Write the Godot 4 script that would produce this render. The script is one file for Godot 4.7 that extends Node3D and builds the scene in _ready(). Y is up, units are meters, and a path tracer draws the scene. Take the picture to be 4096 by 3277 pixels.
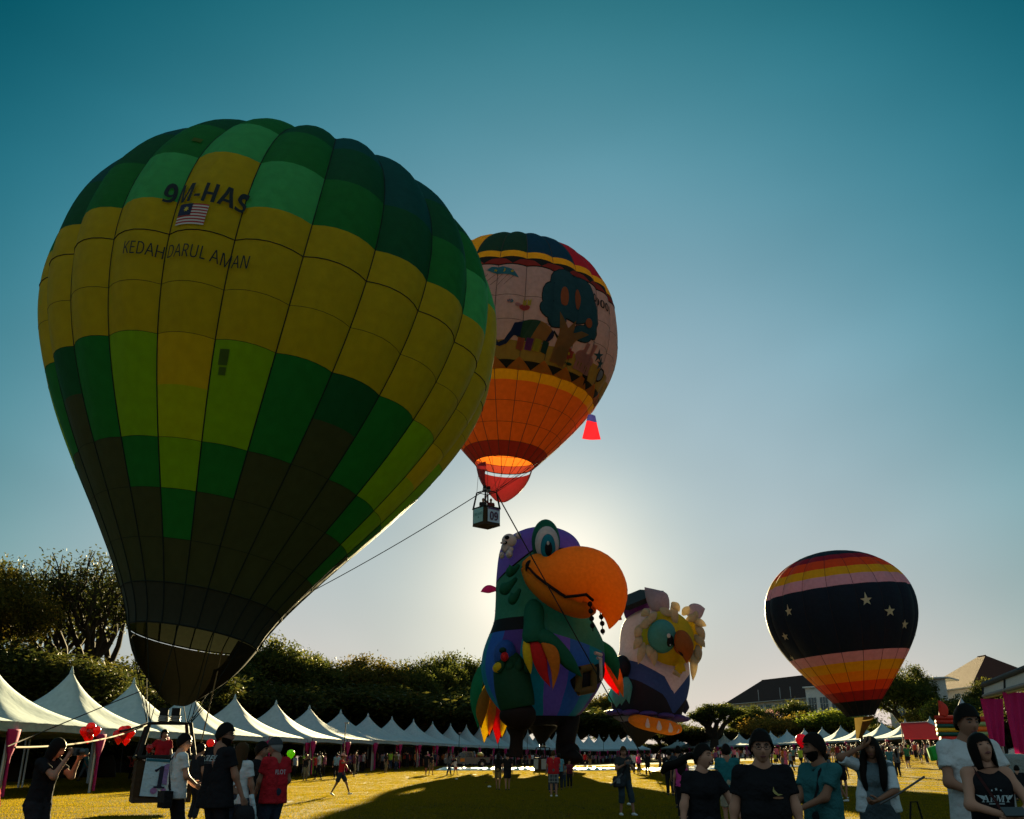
extends Node3D
# A hot-air balloon festival on a sports field, late afternoon, sun low behind the parrot balloon.

class Soup:
	var p := PackedVector3Array()
	var n := PackedVector3Array()
	var t := PackedVector2Array()
	func tri(a: Vector3, b: Vector3, c: Vector3, na: Vector3, nb: Vector3, nc: Vector3) -> void:
		if (b - a).cross(c - a).dot(na + nb + nc) > 0.0:
			p.append(a); p.append(c); p.append(b)
			n.append(na); n.append(nc); n.append(nb)
		else:
			p.append(a); p.append(b); p.append(c)
			n.append(na); n.append(nb); n.append(nc)
	func flat(a: Vector3, b: Vector3, c: Vector3) -> void:
		var m := -(b - a).cross(c - a).normalized()
		p.append(a); p.append(b); p.append(c)
		n.append(m); n.append(m); n.append(m)
	func add(o: Soup, x := Transform3D.IDENTITY) -> Soup:
		if x == Transform3D.IDENTITY:
			p.append_array(o.p); n.append_array(o.n); t.append_array(o.t)
			return self
		var mirrored := x.basis.determinant() < 0.0
		var nb := x.basis.inverse().transposed()
		for i in range(0, o.p.size(), 3):
			for k in ([0, 2, 1] if mirrored else [0, 1, 2]):
				p.append(x * o.p[i + k])
				n.append((nb * o.n[i + k]).normalized())
				if o.t.size(): t.append(o.t[i + k])
		return self
	func shift(v: Vector3) -> Soup:
		for i in p.size():
			p[i] += v
		return self
	func mesh() -> ArrayMesh:
		var a := []
		a.resize(Mesh.ARRAY_MAX)
		a[Mesh.ARRAY_VERTEX] = p
		a[Mesh.ARRAY_NORMAL] = n
		if t.size() == p.size() and t.size() > 0:
			a[Mesh.ARRAY_TEX_UV] = t
		var m := ArrayMesh.new()
		if p.size() > 0:
			m.add_surface_from_arrays(Mesh.PRIMITIVE_TRIANGLES, a)
		return m

var used := {}
var mats := {}
var rng := RandomNumberGenerator.new()
var wrinkle: Texture2D
var mottle: Texture2D
var fine: Texture2D

# ---------- names, things, parts

func numbered(called: String) -> String:
	if not used.has(called):
		used[called] = 0
		return called
	used[called] += 1
	return "%s_%03d" % [called, used[called]]

func tag(o: Node, label: String, category: String, group := "", kind := "") -> Node:
	if label: o.set_meta("label", label)
	if category: o.set_meta("category", category)
	if group: o.set_meta("group", group)
	if kind: o.set_meta("kind", kind)
	return o

func thing(called: String, label: String, category: String, where := Vector3.ZERO, turn := 0.0, group := "") -> Node3D:
	var o := Node3D.new()
	o.name = numbered(called)
	add_child(o)
	o.position = where
	o.rotation.y = turn
	tag(o, label, category, group)
	return o

func part(called: String, m, mat: Material, parent: Node, x := Transform3D.IDENTITY) -> MeshInstance3D:
	var o := MeshInstance3D.new()
	o.name = called
	o.mesh = m.mesh() if m is Soup else m
	o.material_override = mat
	o.transform = x
	parent.add_child(o, true)
	return o

func solo(called: String, m, mat: Material, label: String, category: String, where := Vector3.ZERO, group := "") -> MeshInstance3D:
	var o := MeshInstance3D.new()
	o.name = numbered(called)
	o.mesh = m.mesh() if m is Soup else m
	o.material_override = mat
	o.position = where
	add_child(o)
	tag(o, label, category, group)
	return o

func struct(called: String, m, mat: Material) -> MeshInstance3D:
	var o := solo(called, m, mat, "", "")
	o.set_meta("kind", "structure")
	return o

func copy_of(o: Node3D, where: Vector3, turn: float, label: String, group := "") -> Node3D:
	var c: Node3D = o.duplicate()
	c.name = numbered(String(o.name).rstrip("0123456789").rstrip("_"))
	add_child(c)
	c.position = where
	c.rotation.y = turn
	c.set_meta("label", label)
	if group: c.set_meta("group", group)
	return c

# ---------- materials (colours are linear base colours)

func paint(r: float, g: float, b: float, rough := 0.85, o := {}) -> StandardMaterial3D:
	var key := "%.3f %.3f %.3f %.2f %s" % [r, g, b, rough, str(o)]
	if mats.has(key): return mats[key]
	var m := StandardMaterial3D.new()
	m.albedo_color = Color(r, g, b).linear_to_srgb()
	m.roughness = rough
	m.metallic = o.get("metal", 0.0)
	m.metallic_specular = o.get("spec", 0.35)
	if o.has("back"):
		m.backlight_enabled = true
		m.backlight = Color(o.back, o.back, o.back).linear_to_srgb()
	if o.has("tex"):
		m.albedo_texture = {"mottle": mottle, "fine": fine}[o.tex]
		m.uv1_triplanar = true
		m.uv1_scale = Vector3.ONE * float(o.get("scale", 0.5))
	if o.has("bump"):
		m.heightmap_enabled = true
		m.heightmap_texture = wrinkle
		m.heightmap_scale = o.bump
		m.heightmap_deep_parallax = false
		m.uv1_triplanar = true
		m.uv1_scale = Vector3.ONE * float(o.get("scale", 0.5))
	if o.has("sheen"):
		m.rim_enabled = true
		m.rim = o.sheen
	mats[key] = m
	return m

func fabric(r: float, g: float, b: float) -> StandardMaterial3D:   # balloon nylon: thin, lets light through
	return paint(r, g, b, 0.6, {"back": 0.85, "tex": "mottle", "bump": 3.0, "scale": 0.22, "spec": 0.25})

func cloth(r: float, g: float, b: float) -> StandardMaterial3D:
	return paint(r, g, b, 0.95, {"scale": 1.1, "bump": 3.0, "spec": 0.12})

# ---------- shapes

func sheet(rows: Array, closed := false, outward := true, uv := false) -> Soup:
	var s := Soup.new()
	var nr := rows.size()
	var nc: int = rows[0].size()
	var nor := []
	var total := 0.0
	for r in nr:
		var line := PackedVector3Array()
		line.resize(nc)
		var up: PackedVector3Array = rows[maxi(r - 1, 0)]
		var dn: PackedVector3Array = rows[mini(r + 1, nr - 1)]
		var here: PackedVector3Array = rows[r]
		var mid := Vector3.ZERO
		if closed and outward:
			for c in nc: mid += here[c]
			mid /= nc
		for c in nc:
			var c0 := c - 1
			var c1 := c + 1
			if closed:
				c0 = (c0 + nc) % nc
				c1 = c1 % nc
			else:
				c0 = maxi(c0, 0)
				c1 = mini(c1, nc - 1)
			var du := here[c1] - here[c0]
			var dv := dn[c] - up[c]
			var m := du.cross(dv)
			if du.length_squared() < 1e-9:
				var other: PackedVector3Array = dn if r == 0 else up
				var dd := other[c1] - other[c0]
				m = dd.cross(dv)
				if closed:
					var cen := Vector3.ZERO
					for k in nc: cen += other[k]
					var pole := here[c] - cen / nc
					if pole.length_squared() > 1e-9:
						m = pole * signf(total if total != 0.0 else 1.0) if r > 0 else pole
						if r == 0: line[c] = pole.normalized(); continue
			line[c] = m.normalized()
			if closed and outward:
				total += line[c].dot(here[c] - mid)
		nor.append(line)
	if closed and outward and total < 0.0:
		for r in nr:
			if r == 0 and (rows[0][0] - rows[0][nc / 2]).length_squared() < 1e-9: continue
			for c in nc: nor[r][c] = -nor[r][c]
	for r in nr - 1:
		for c in (nc if closed else nc - 1):
			var d := (c + 1) % nc
			var a: Vector3 = rows[r][c]
			var b: Vector3 = rows[r][d]
			var e: Vector3 = rows[r + 1][c]
			var f: Vector3 = rows[r + 1][d]
			if not a.is_equal_approx(b):
				s.tri(a, b, e, nor[r][c], nor[r][d], nor[r + 1][c])
				if uv: _uv(s, Vector2(float(c) / (nc - 1), float(r) / (nr - 1)), Vector2(float(c + 1) / (nc - 1), float(r) / (nr - 1)), Vector2(float(c) / (nc - 1), float(r + 1) / (nr - 1)), a, b)
			if not e.is_equal_approx(f):
				s.tri(b, f, e, nor[r][d], nor[r + 1][d], nor[r + 1][c])
				if uv: _uv(s, Vector2(float(c + 1) / (nc - 1), float(r) / (nr - 1)), Vector2(float(c + 1) / (nc - 1), float(r + 1) / (nr - 1)), Vector2(float(c) / (nc - 1), float(r + 1) / (nr - 1)), b, f)
	return s

func _uv(s: Soup, a: Vector2, b: Vector2, c: Vector2, _pa: Vector3, pb: Vector3) -> void:
	s.t.append(a)
	if s.p[s.p.size() - 2] == pb:
		s.t.append(b); s.t.append(c)
	else:
		s.t.append(c); s.t.append(b)

func cr(a, b, c, d, t: float):
	return 0.5 * ((2.0 * b) + (c - a) * t + (2.0 * a - 5.0 * b + 4.0 * c - d) * t * t + (3.0 * b - a - 3.0 * c + d) * t * t * t)

# a tube through keys [centre, half width along `side`, half width across]; level: sections lie flat
func loft(keys: Array, side: Vector3, nu := 20, nv := 24, level := false, square := 1.0) -> Soup:
	return sheet(rings(keys, side, nu, nv, level, square), true)

func rings(keys: Array, side: Vector3, nu := 20, nv := 24, level := false, square := 1.0) -> Array:
	var rows := []
	var n := keys.size()
	var cs := []
	for i in nv + 1:
		var f := float(i) / nv * (n - 1)
		var k := mini(int(f), n - 2)
		var t := f - k
		var a: Array = keys[maxi(k - 1, 0)]
		var b: Array = keys[k]
		var c: Array = keys[k + 1]
		var d: Array = keys[mini(k + 2, n - 1)]
		cs.append([cr(a[0], b[0], c[0], d[0], t), maxf(0.0, cr(a[1], b[1], c[1], d[1], t)), maxf(0.0, cr(a[2], b[2], c[2], d[2], t))])
	if cs[0][1] > 0.0: cs.push_front([cs[0][0], 0.0, 0.0])
	if cs[-1][1] > 0.0: cs.push_back([cs[-1][0], 0.0, 0.0])
	for i in cs.size():
		var tan: Vector3 = cs[mini(i + 1, cs.size() - 1)][0] - cs[maxi(i - 1, 0)][0]
		if tan.length_squared() < 1e-10:
			tan = cs[mini(i + 2, cs.size() - 1)][0] - cs[maxi(i - 2, 0)][0]
		tan = tan.normalized()
		var sd := side
		var up := Vector3(0, 0, 1)
		if not level:
			sd = (side - tan * side.dot(tan)).normalized()
			up = tan.cross(sd)
		else:
			up = Vector3.UP.cross(side)
		var line := PackedVector3Array()
		for j in nu:
			var an := TAU * j / nu
			var x := cos(an)
			var y := sin(an)
			if square != 1.0:
				x = signf(x) * pow(absf(x), square)
				y = signf(y) * pow(absf(y), square)
			line.append(cs[i][0] + sd * (x * cs[i][1]) + up * (y * cs[i][2]))
		rows.append(line)
	return rows

func ball(c: Vector3, r: Vector3, nu := 16, nv := 10, b := Basis.IDENTITY) -> Soup:
	var rows := []
	for i in nv + 1:
		var la := PI * i / nv - PI / 2
		var line := PackedVector3Array()
		for j in nu:
			var lo := TAU * j / nu
			line.append(c + b * (Vector3(cos(la) * cos(lo), sin(la), cos(la) * sin(lo)) * r))
		rows.append(line)
	return sheet(rows, true)

func tube(pts: Array, r: float, nu := 6, r2 := -1.0) -> Soup:
	var rows := []
	var n := pts.size()
	var side := Vector3.ZERO
	for i in n:
		var tan: Vector3 = (pts[mini(i + 1, n - 1)] - pts[maxi(i - 1, 0)]).normalized()
		if side == Vector3.ZERO:
			side = tan.cross(Vector3.UP if absf(tan.y) < 0.9 else Vector3.RIGHT).normalized()
		side = (side - tan * side.dot(tan)).normalized()
		var up := tan.cross(side)
		var line := PackedVector3Array()
		var rr := r if r2 < 0.0 else lerpf(r, r2, float(i) / (n - 1))
		for j in nu:
			var an := TAU * j / nu
			line.append(pts[i] + (side * cos(an) + up * sin(an)) * rr)
		rows.append(line)
	return sheet(rows, true)

func box(c: Vector3, size: Vector3, b := Basis.IDENTITY, s: Soup = null) -> Soup:
	if s == null: s = Soup.new()
	var h := size / 2
	for ax in 3:
		for sg in [-1.0, 1.0]:
			var nn := Vector3.ZERO; nn[ax] = sg
			var u := Vector3.ZERO; u[(ax + 1) % 3] = 1.0
			var v := Vector3.ZERO; v[(ax + 2) % 3] = 1.0
			var q := [c + b * ((nn - u - v) * h), c + b * ((nn + u - v) * h), c + b * ((nn + u + v) * h), c + b * ((nn - u + v) * h)]
			var w := b * nn
			s.tri(q[0], q[1], q[2], w, w, w)
			s.tri(q[0], q[2], q[3], w, w, w)
	return s

# an outline in the x-y plane given depth, with a small rounded-off edge
func slab(outline: PackedVector2Array, depth: float, s: Soup = null) -> Soup:
	if s == null: s = Soup.new()
	var idx := Geometry2D.triangulate_polygon(outline)
	for z in [-depth / 2, depth / 2]:
		var m := Vector3(0, 0, signf(z))
		for i in range(0, idx.size(), 3):
			var q := []
			for k in 3: q.append(Vector3(outline[idx[i + k]].x, outline[idx[i + k]].y, z))
			s.tri(q[0], q[1], q[2], m, m, m)
	var area := 0.0
	var n := outline.size()
	for i in n: area += outline[i].cross(outline[(i + 1) % n])
	for i in n:
		var a := outline[i]
		var b := outline[(i + 1) % n]
		var w2 := (b - a).orthogonal().normalized() * signf(area)
		var w := Vector3(w2.x, w2.y, 0)
		if w.dot(Vector3((b - a).y, -(b - a).x, 0)) * signf(area) < 0: w = -w
		s.tri(Vector3(a.x, a.y, -depth / 2), Vector3(b.x, b.y, -depth / 2), Vector3(b.x, b.y, depth / 2), w, w, w)
		s.tri(Vector3(a.x, a.y, -depth / 2), Vector3(b.x, b.y, depth / 2), Vector3(a.x, a.y, depth / 2), w, w, w)
	return s

# cut a mesh along f = 0: [where f > 0, the rest]
func clip(s: Soup, f: Callable) -> Array:
	var res := [Soup.new(), Soup.new()]
	for i in range(0, s.p.size(), 3):
		var d := [f.call(s.p[i]), f.call(s.p[i + 1]), f.call(s.p[i + 2])]
		var pos := int(d[0] > 0) + int(d[1] > 0) + int(d[2] > 0)
		if pos == 3 or pos == 0:
			var o: Soup = res[0 if pos == 3 else 1]
			for k in 3:
				o.p.append(s.p[i + k]); o.n.append(s.n[i + k])
			continue
		var alone := 0
		for k in 3:
			if (d[k] > 0) == (pos == 1): alone = k
		var a := i + alone
		var b := i + (alone + 1) % 3
		var c := i + (alone + 2) % 3
		var da: float = d[alone]
		var tb: float = da / (da - d[(alone + 1) % 3])
		var tc: float = da / (da - d[(alone + 2) % 3])
		var pb := s.p[a].lerp(s.p[b], tb)
		var pc := s.p[a].lerp(s.p[c], tc)
		var nb := s.n[a].lerp(s.n[b], tb).normalized()
		var nc := s.n[a].lerp(s.n[c], tc).normalized()
		var one: Soup = res[0 if pos == 1 else 1]
		var two: Soup = res[1 if pos == 1 else 0]
		one.tri(s.p[a], pb, pc, s.n[a], nb, nc)
		two.tri(pb, s.p[b], s.p[c], nb, s.n[b], s.n[c])
		two.tri(pb, s.p[c], pc, nb, s.n[c], nc)
	return res

# flat triangles, split until no edge is longer than `most`, then laid on a surface by `onto`
func laid(tris: Array, most: float, onto: Callable, measure := Vector2.ONE) -> Soup:
	var s := Soup.new()
	var todo := tris.duplicate()
	while todo.size():
		var q: Array = todo.pop_back()
		var l := [((q[1] - q[0]) * measure).length(), ((q[2] - q[1]) * measure).length(), ((q[0] - q[2]) * measure).length()]
		var k := 0
		if l[1] > l[k]: k = 1
		if l[2] > l[k]: k = 2
		if l[k] > most:
			var m: Vector2 = (q[k] + q[(k + 1) % 3]) * 0.5
			todo.append([q[k], m, q[(k + 2) % 3]])
			todo.append([m, q[(k + 1) % 3], q[(k + 2) % 3]])
			continue
		var a: Array = onto.call(q[0])
		var b: Array = onto.call(q[1])
		var c: Array = onto.call(q[2])
		s.tri(a[0], b[0], c[0], a[1], b[1], c[1])
	return s

func poly(pts) -> Array:
	var o := PackedVector2Array(pts)
	var idx := Geometry2D.triangulate_polygon(o)
	var res := []
	for i in range(0, idx.size(), 3):
		res.append([o[idx[i]], o[idx[i + 1]], o[idx[i + 2]]])
	return res

func oval(c: Vector2, r: Vector2, n := 16) -> PackedVector2Array:
	var o := PackedVector2Array()
	for i in n: o.append(c + Vector2(cos(TAU * i / n), sin(TAU * i / n)) * r)
	return o

func star(c: Vector2, r: float, inner := 0.42, turn := 0.0, n := 5) -> PackedVector2Array:
	var o := PackedVector2Array()
	for i in 2 * n:
		var a := PI / 2 + turn + PI * i / n
		o.append(c + Vector2(cos(a), sin(a)) * (r if i % 2 == 0 else r * inner))
	return o

# lettering as flat triangles: height of a capital = high, centred on the origin
func letters(text: String, high: float, face := "Droid Sans", weight := 700, spread := 1.0, slant := 0.0) -> Array:
	var m := TextMesh.new()
	var f := SystemFont.new()
	f.font_names = PackedStringArray([face])
	f.font_weight = weight
	m.font = f
	m.font_size = 64
	m.pixel_size = 0.01
	m.depth = 0.0
	m.curve_step = 1.2
	m.text = text
	var a := m.surface_get_arrays(0)
	var v: PackedVector3Array = a[Mesh.ARRAY_VERTEX]
	var idx: PackedInt32Array = a[Mesh.ARRAY_INDEX] if a[Mesh.ARRAY_INDEX] != null else PackedInt32Array(range(v.size()))
	var lo := Vector2(1e9, 1e9)
	var hi := -lo
	for q in v:
		lo = lo.min(Vector2(q.x, q.y)); hi = hi.max(Vector2(q.x, q.y))
	var k := high / (hi.y - lo.y)
	var mid := (lo + hi) / 2
	var res := []
	for i in range(0, idx.size(), 3):
		var q := []
		for j in 3:
			var w := (Vector2(v[idx[i + j]].x, v[idx[i + j]].y) - mid) * k
			q.append(Vector2(w.x * spread + w.y * slant, w.y))
		if absf((q[1] - q[0]).cross(q[2] - q[0])) > 1e-9: res.append(q)
	return res

func flat_on(tris: Array, x: Transform3D) -> Soup:   # on a plane: x-y of `x`, facing its z
	var s := Soup.new()
	for q in tris:
		s.tri(x * Vector3(q[0].x, q[0].y, 0), x * Vector3(q[1].x, q[1].y, 0), x * Vector3(q[2].x, q[2].y, 0), x.basis.z, x.basis.z, x.basis.z)
	return s

# ---------- smooth bodies: tapered capsules joined by a smooth minimum, meshed as surface nets
# bone: [a, b, radius at a, radius at b, cut flat at b]

func reach(p: Vector3, b: Array) -> float:
	var ab: Vector3 = b[1] - b[0]
	var len2 := ab.length_squared()
	var t: float = (p - b[0]).dot(ab) / len2 if len2 > 1e-9 else 0.0
	if b.size() > 4 and b[4]:
		var tc := maxf(t, 0.0)
		return maxf(p.distance_to(b[0] + ab * tc) - lerpf(b[2], b[3], minf(tc, 1.0)), (t - 1.0) * sqrt(len2))
	t = clampf(t, 0.0, 1.0)
	return p.distance_to(b[0] + ab * t) - lerpf(b[2], b[3], t)

func field(p: Vector3, bones: Array, k: float) -> float:
	var d := 9.0
	for b in bones:
		var e := reach(p, b)
		var h := maxf(k - absf(d - e), 0.0) / k
		d = minf(d, e) - h * h * k * 0.25
	return d

func nets(bones: Array, cell: float, k: float) -> Soup:
	var lo := Vector3(1e9, 1e9, 1e9)
	var hi := -lo
	for b in bones:
		var r := Vector3.ONE * (maxf(b[2], b[3]) + cell * 2 + k * 0.3)
		lo = lo.min(b[0] - r).min(b[1] - r)
		hi = hi.max(b[0] + r).max(b[1] + r)
	var nx := int((hi.x - lo.x) / cell) + 2
	var ny := int((hi.y - lo.y) / cell) + 2
	var nz := int((hi.z - lo.z) / cell) + 2
	var f := PackedFloat32Array()
	f.resize(nx * ny * nz)
	f.fill(9.0)
	for b in bones:
		var r: Vector3 = Vector3.ONE * (maxf(b[2], b[3]) + cell * 2 + k)
		var l: Vector3 = ((b[0] as Vector3).min(b[1]) - r - lo) / cell
		var h: Vector3 = ((b[0] as Vector3).max(b[1]) + r - lo) / cell
		var a0: Vector3 = b[0]
		var ab: Vector3 = b[1] - a0
		var len2 := ab.length_squared()
		var inv := 1.0 / len2 if len2 > 1e-9 else 0.0
		var ln := sqrt(len2)
		var ra: float = b[2]
		var dr: float = b[3] - ra
		var cut: bool = b.size() > 4 and b[4]
		for z in range(maxi(int(l.z), 0), mini(int(h.z) + 2, nz)):
			for y in range(maxi(int(l.y), 0), mini(int(h.y) + 2, ny)):
				var at := nx * (y + ny * z)
				for x in range(maxi(int(l.x), 0), mini(int(h.x) + 2, nx)):
					var v := lo + Vector3(x, y, z) * cell - a0
					var t := v.dot(ab) * inv
					var e: float
					if cut:
						var tc := maxf(t, 0.0)
						e = maxf((v - ab * tc).length() - ra - dr * minf(tc, 1.0), (t - 1.0) * ln)
					else:
						t = clampf(t, 0.0, 1.0)
						e = (v - ab * t).length() - ra - dr * t
					var o := f[at + x]
					var hh := k - absf(o - e)
					if hh > 0.0:
						f[at + x] = minf(o, e) - hh * hh / k * 0.25
					elif e < o:
						f[at + x] = e
	var vid := PackedInt32Array()
	vid.resize(nx * ny * nz)
	vid.fill(-1)
	var vs := PackedVector3Array()
	var off := [0, 1, nx, nx + 1, nx * ny, nx * ny + 1, nx * ny + nx, nx * ny + nx + 1]
	var cor := [Vector3(0, 0, 0), Vector3(1, 0, 0), Vector3(0, 1, 0), Vector3(1, 1, 0), Vector3(0, 0, 1), Vector3(1, 0, 1), Vector3(0, 1, 1), Vector3(1, 1, 1)]
	var eds := [[0, 1], [2, 3], [4, 5], [6, 7], [0, 2], [1, 3], [4, 6], [5, 7], [0, 4], [1, 5], [2, 6], [3, 7]]
	var near := cell * 1.8
	var cells := PackedInt32Array()
	for z in nz - 1:
		for y in ny - 1:
			var at := nx * (y + ny * z)
			for x in nx - 1:
				if absf(f[at + x]) > near: continue
				var i := at + x
				var neg := 0
				for c in 8:
					if f[i + off[c]] < 0.0: neg += 1
				if neg == 0 or neg == 8: continue
				var sum := Vector3.ZERO
				var cnt := 0
				for e in eds:
					var fa := f[i + off[e[0]]]
					var fb := f[i + off[e[1]]]
					if (fa < 0.0) != (fb < 0.0):
						sum += (cor[e[0]] as Vector3).lerp(cor[e[1]], fa / (fa - fb))
						cnt += 1
				vid[i] = vs.size()
				vs.append(lo + (Vector3(x, y, z) + sum / cnt) * cell)
				cells.append(i)
	var nr := PackedVector3Array()
	nr.resize(vs.size())
	var quads := []
	for i in cells:
		var f0 := f[i]
		for ax in 3:
			var st: int = [1, nx, nx * ny][ax]
			if (f0 < 0.0) == (f[i + st] < 0.0): continue
			var u: int = [nx, nx * ny, 1][ax]
			var w: int = [nx * ny, 1, nx][ax]
			if i - u - w < 0: continue
			var q := [vid[i], vid[i - u], vid[i - u - w], vid[i - w]]
			if q[0] < 0 or q[1] < 0 or q[2] < 0 or q[3] < 0: continue
			var m := (vs[q[2]] - vs[q[0]]).cross(vs[q[3]] - vs[q[1]])
			var dirv := Vector3.ZERO
			dirv[ax] = 1.0 if f0 < 0.0 else -1.0
			if m.dot(dirv) < 0.0: m = -m
			for c in 4: nr[q[c]] += m
			quads.append(q)
	for i in nr.size(): nr[i] = nr[i].normalized()
	var s := Soup.new()
	for q in quads:
		s.tri(vs[q[0]], vs[q[1]], vs[q[2]], nr[q[0]], nr[q[1]], nr[q[2]])
		s.tri(vs[q[0]], vs[q[2]], vs[q[3]], nr[q[0]], nr[q[2]], nr[q[3]])
	return s

# ---------- the lie of the land: flat near by, rising a little towards the tents and the right-hand side

func land(x: float, d: float) -> float:
	var t := clampf((d - 45.0) / 85.0, 0.0, 1.0)
	return 0.62 * t * t * (3.0 - 2.0 * t) + 0.034 * clampf(x - 14.0, 0.0, 40.0) * smoothstep(25.0, 60.0, d)

func ground(x: float, z: float) -> Vector3:
	return Vector3(x, land(x, -z), z)


const SUN_PX := 0.0

func _ready() -> void:
	rng.seed = 20
	# --- camera
	var cam := Camera3D.new()
	cam.name = "view"
	cam.fov = 47.304
	cam.near = 0.05
	cam.far = 3000.0
	cam.position = Vector3(0, 1.38, 0)
	cam.rotation_degrees = Vector3(20.549, 0, 0)
	add_child(cam)
	cam.current = true
	# --- sky, sun, exposure
	var to_sun := (Vector3(17.06, 87.48, -500.00) - Vector3(0, 1.38, 0)).normalized()
	var env := Environment.new()
	env.background_mode = Environment.BG_SKY
	var sky := Sky.new()
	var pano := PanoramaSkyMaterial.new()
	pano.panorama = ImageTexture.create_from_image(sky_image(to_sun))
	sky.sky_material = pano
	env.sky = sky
	env.background_energy_multiplier = 1.0 / EXPOSE
	env.tonemap_mode = Environment.TONE_MAPPER_LINEAR
	env.tonemap_exposure = EXPOSE
	env.sdfgi_enabled = true
	env.ssao_enabled = true
	env.ssil_enabled = true
	if HAZE > 0.0:
		env.fog_enabled = true
		env.fog_density = HAZE
		env.fog_light_color = Color(0.85, 0.85, 0.78)
	var we := WorldEnvironment.new()
	we.name = "world"
	we.environment = env
	add_child(we)
	var sun := DirectionalLight3D.new()
	sun.name = "sun"
	sun.light_color = Color(1.0, 0.80, 0.42).linear_to_srgb()
	sun.light_energy = 1.6
	sun.light_angular_distance = 0.5
	sun.shadow_enabled = true
	add_child(sun)
	sun.look_at_from_position(to_sun * 100.0, Vector3.ZERO)
	textures()
	# --- setting
	lawn()
	trees()
	buildings()
	# --- balloons
	green_balloon()
	festival_balloon()
	night_balloon()
	parrot()
	owl()
	# --- field
	tents()
	field_things()
	right_side()
	people()
	crowd()

const EXPOSE := 6.0
const HAZE := 0.0

func sky_image(to_sun: Vector3) -> Image:
	var w := 512
	var h := 256
	var im := Image.create_empty(w, h, false, Image.FORMAT_RGBF)
	# log of the colour as a quadratic in elevation and distance from the sun (units of 30 degrees)
	var fit := [Vector3(-0.768, -0.558, -0.775), Vector3(-1.495, -0.677, -0.04), Vector3(2.495, 0.901, 0.968), Vector3(0.994, 0.323, -0.048), Vector3(-2.294, -0.973, -1.005), Vector3(-1.43, -0.337, -0.17)]
	var veil := FastNoiseLite.new()
	veil.seed = 4
	veil.frequency = 2.2
	veil.fractal_octaves = 5
	for y in h:
		var el := (0.5 - (y + 0.5) / h) * PI
		for x in w:
			# the panorama's first column is -Z
			var az := (x + 0.5) / w * TAU
			var d := Vector3(sin(az) * cos(el), sin(el), -cos(az) * cos(el))
			var ga := rad_to_deg(d.angle_to(to_sun))
			var e := maxf(rad_to_deg(el), 0.0)
			var u := minf(e, 47.0) / 30.0
			var v := clampf(ga, 5.0, 45.0) / 30.0
			var l: Vector3 = fit[0] + fit[1] * u + fit[2] * v + fit[3] * u * u + fit[4] * v * v + fit[5] * u * v
			var c := Vector3(exp(l.x) - 0.004, exp(l.y) - 0.004, exp(l.z) - 0.004)
			c += Vector3(0.85, 0.62, 0.42) * exp(-pow(ga / 6.0, 2.0))
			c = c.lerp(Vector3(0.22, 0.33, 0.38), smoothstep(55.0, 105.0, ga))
			# thin high cloud, drawn out sideways
			var q := veil.get_noise_3d(d.x * 0.8 / maxf(d.y + 0.25, 0.1), d.y * 2.6, d.z * 0.8)
			c *= 1.0 + 0.10 * q
			if e <= 0.0: c = Vector3(0.16, 0.15, 0.1)
			im.set_pixel(x, y, Color(c.x, c.y, c.z))
	return im

func noise_tex(sd: int, freq: float, oct: int, lo: float, hi: float, size := 512) -> ImageTexture:
	var n := FastNoiseLite.new()
	n.seed = sd
	n.frequency = freq
	n.fractal_octaves = oct
	var im := n.get_seamless_image(size, size)
	im.convert(Image.FORMAT_L8)
	var b := im.get_data()
	for i in b.size(): b[i] = int(lerpf(lo, hi, b[i] / 255.0) * 255.0)
	im = Image.create_from_data(size, size, false, Image.FORMAT_L8, b)
	im.convert(Image.FORMAT_RGB8)
	return ImageTexture.create_from_image(im)

func textures() -> void:
	wrinkle = noise_tex(3, 0.012, 4, 0.0, 1.0)
	mottle = noise_tex(5, 0.02, 5, 0.88, 1.0)
	fine = noise_tex(9, 0.09, 3, 0.72, 1.0, 256)

# ---------- the field

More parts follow.
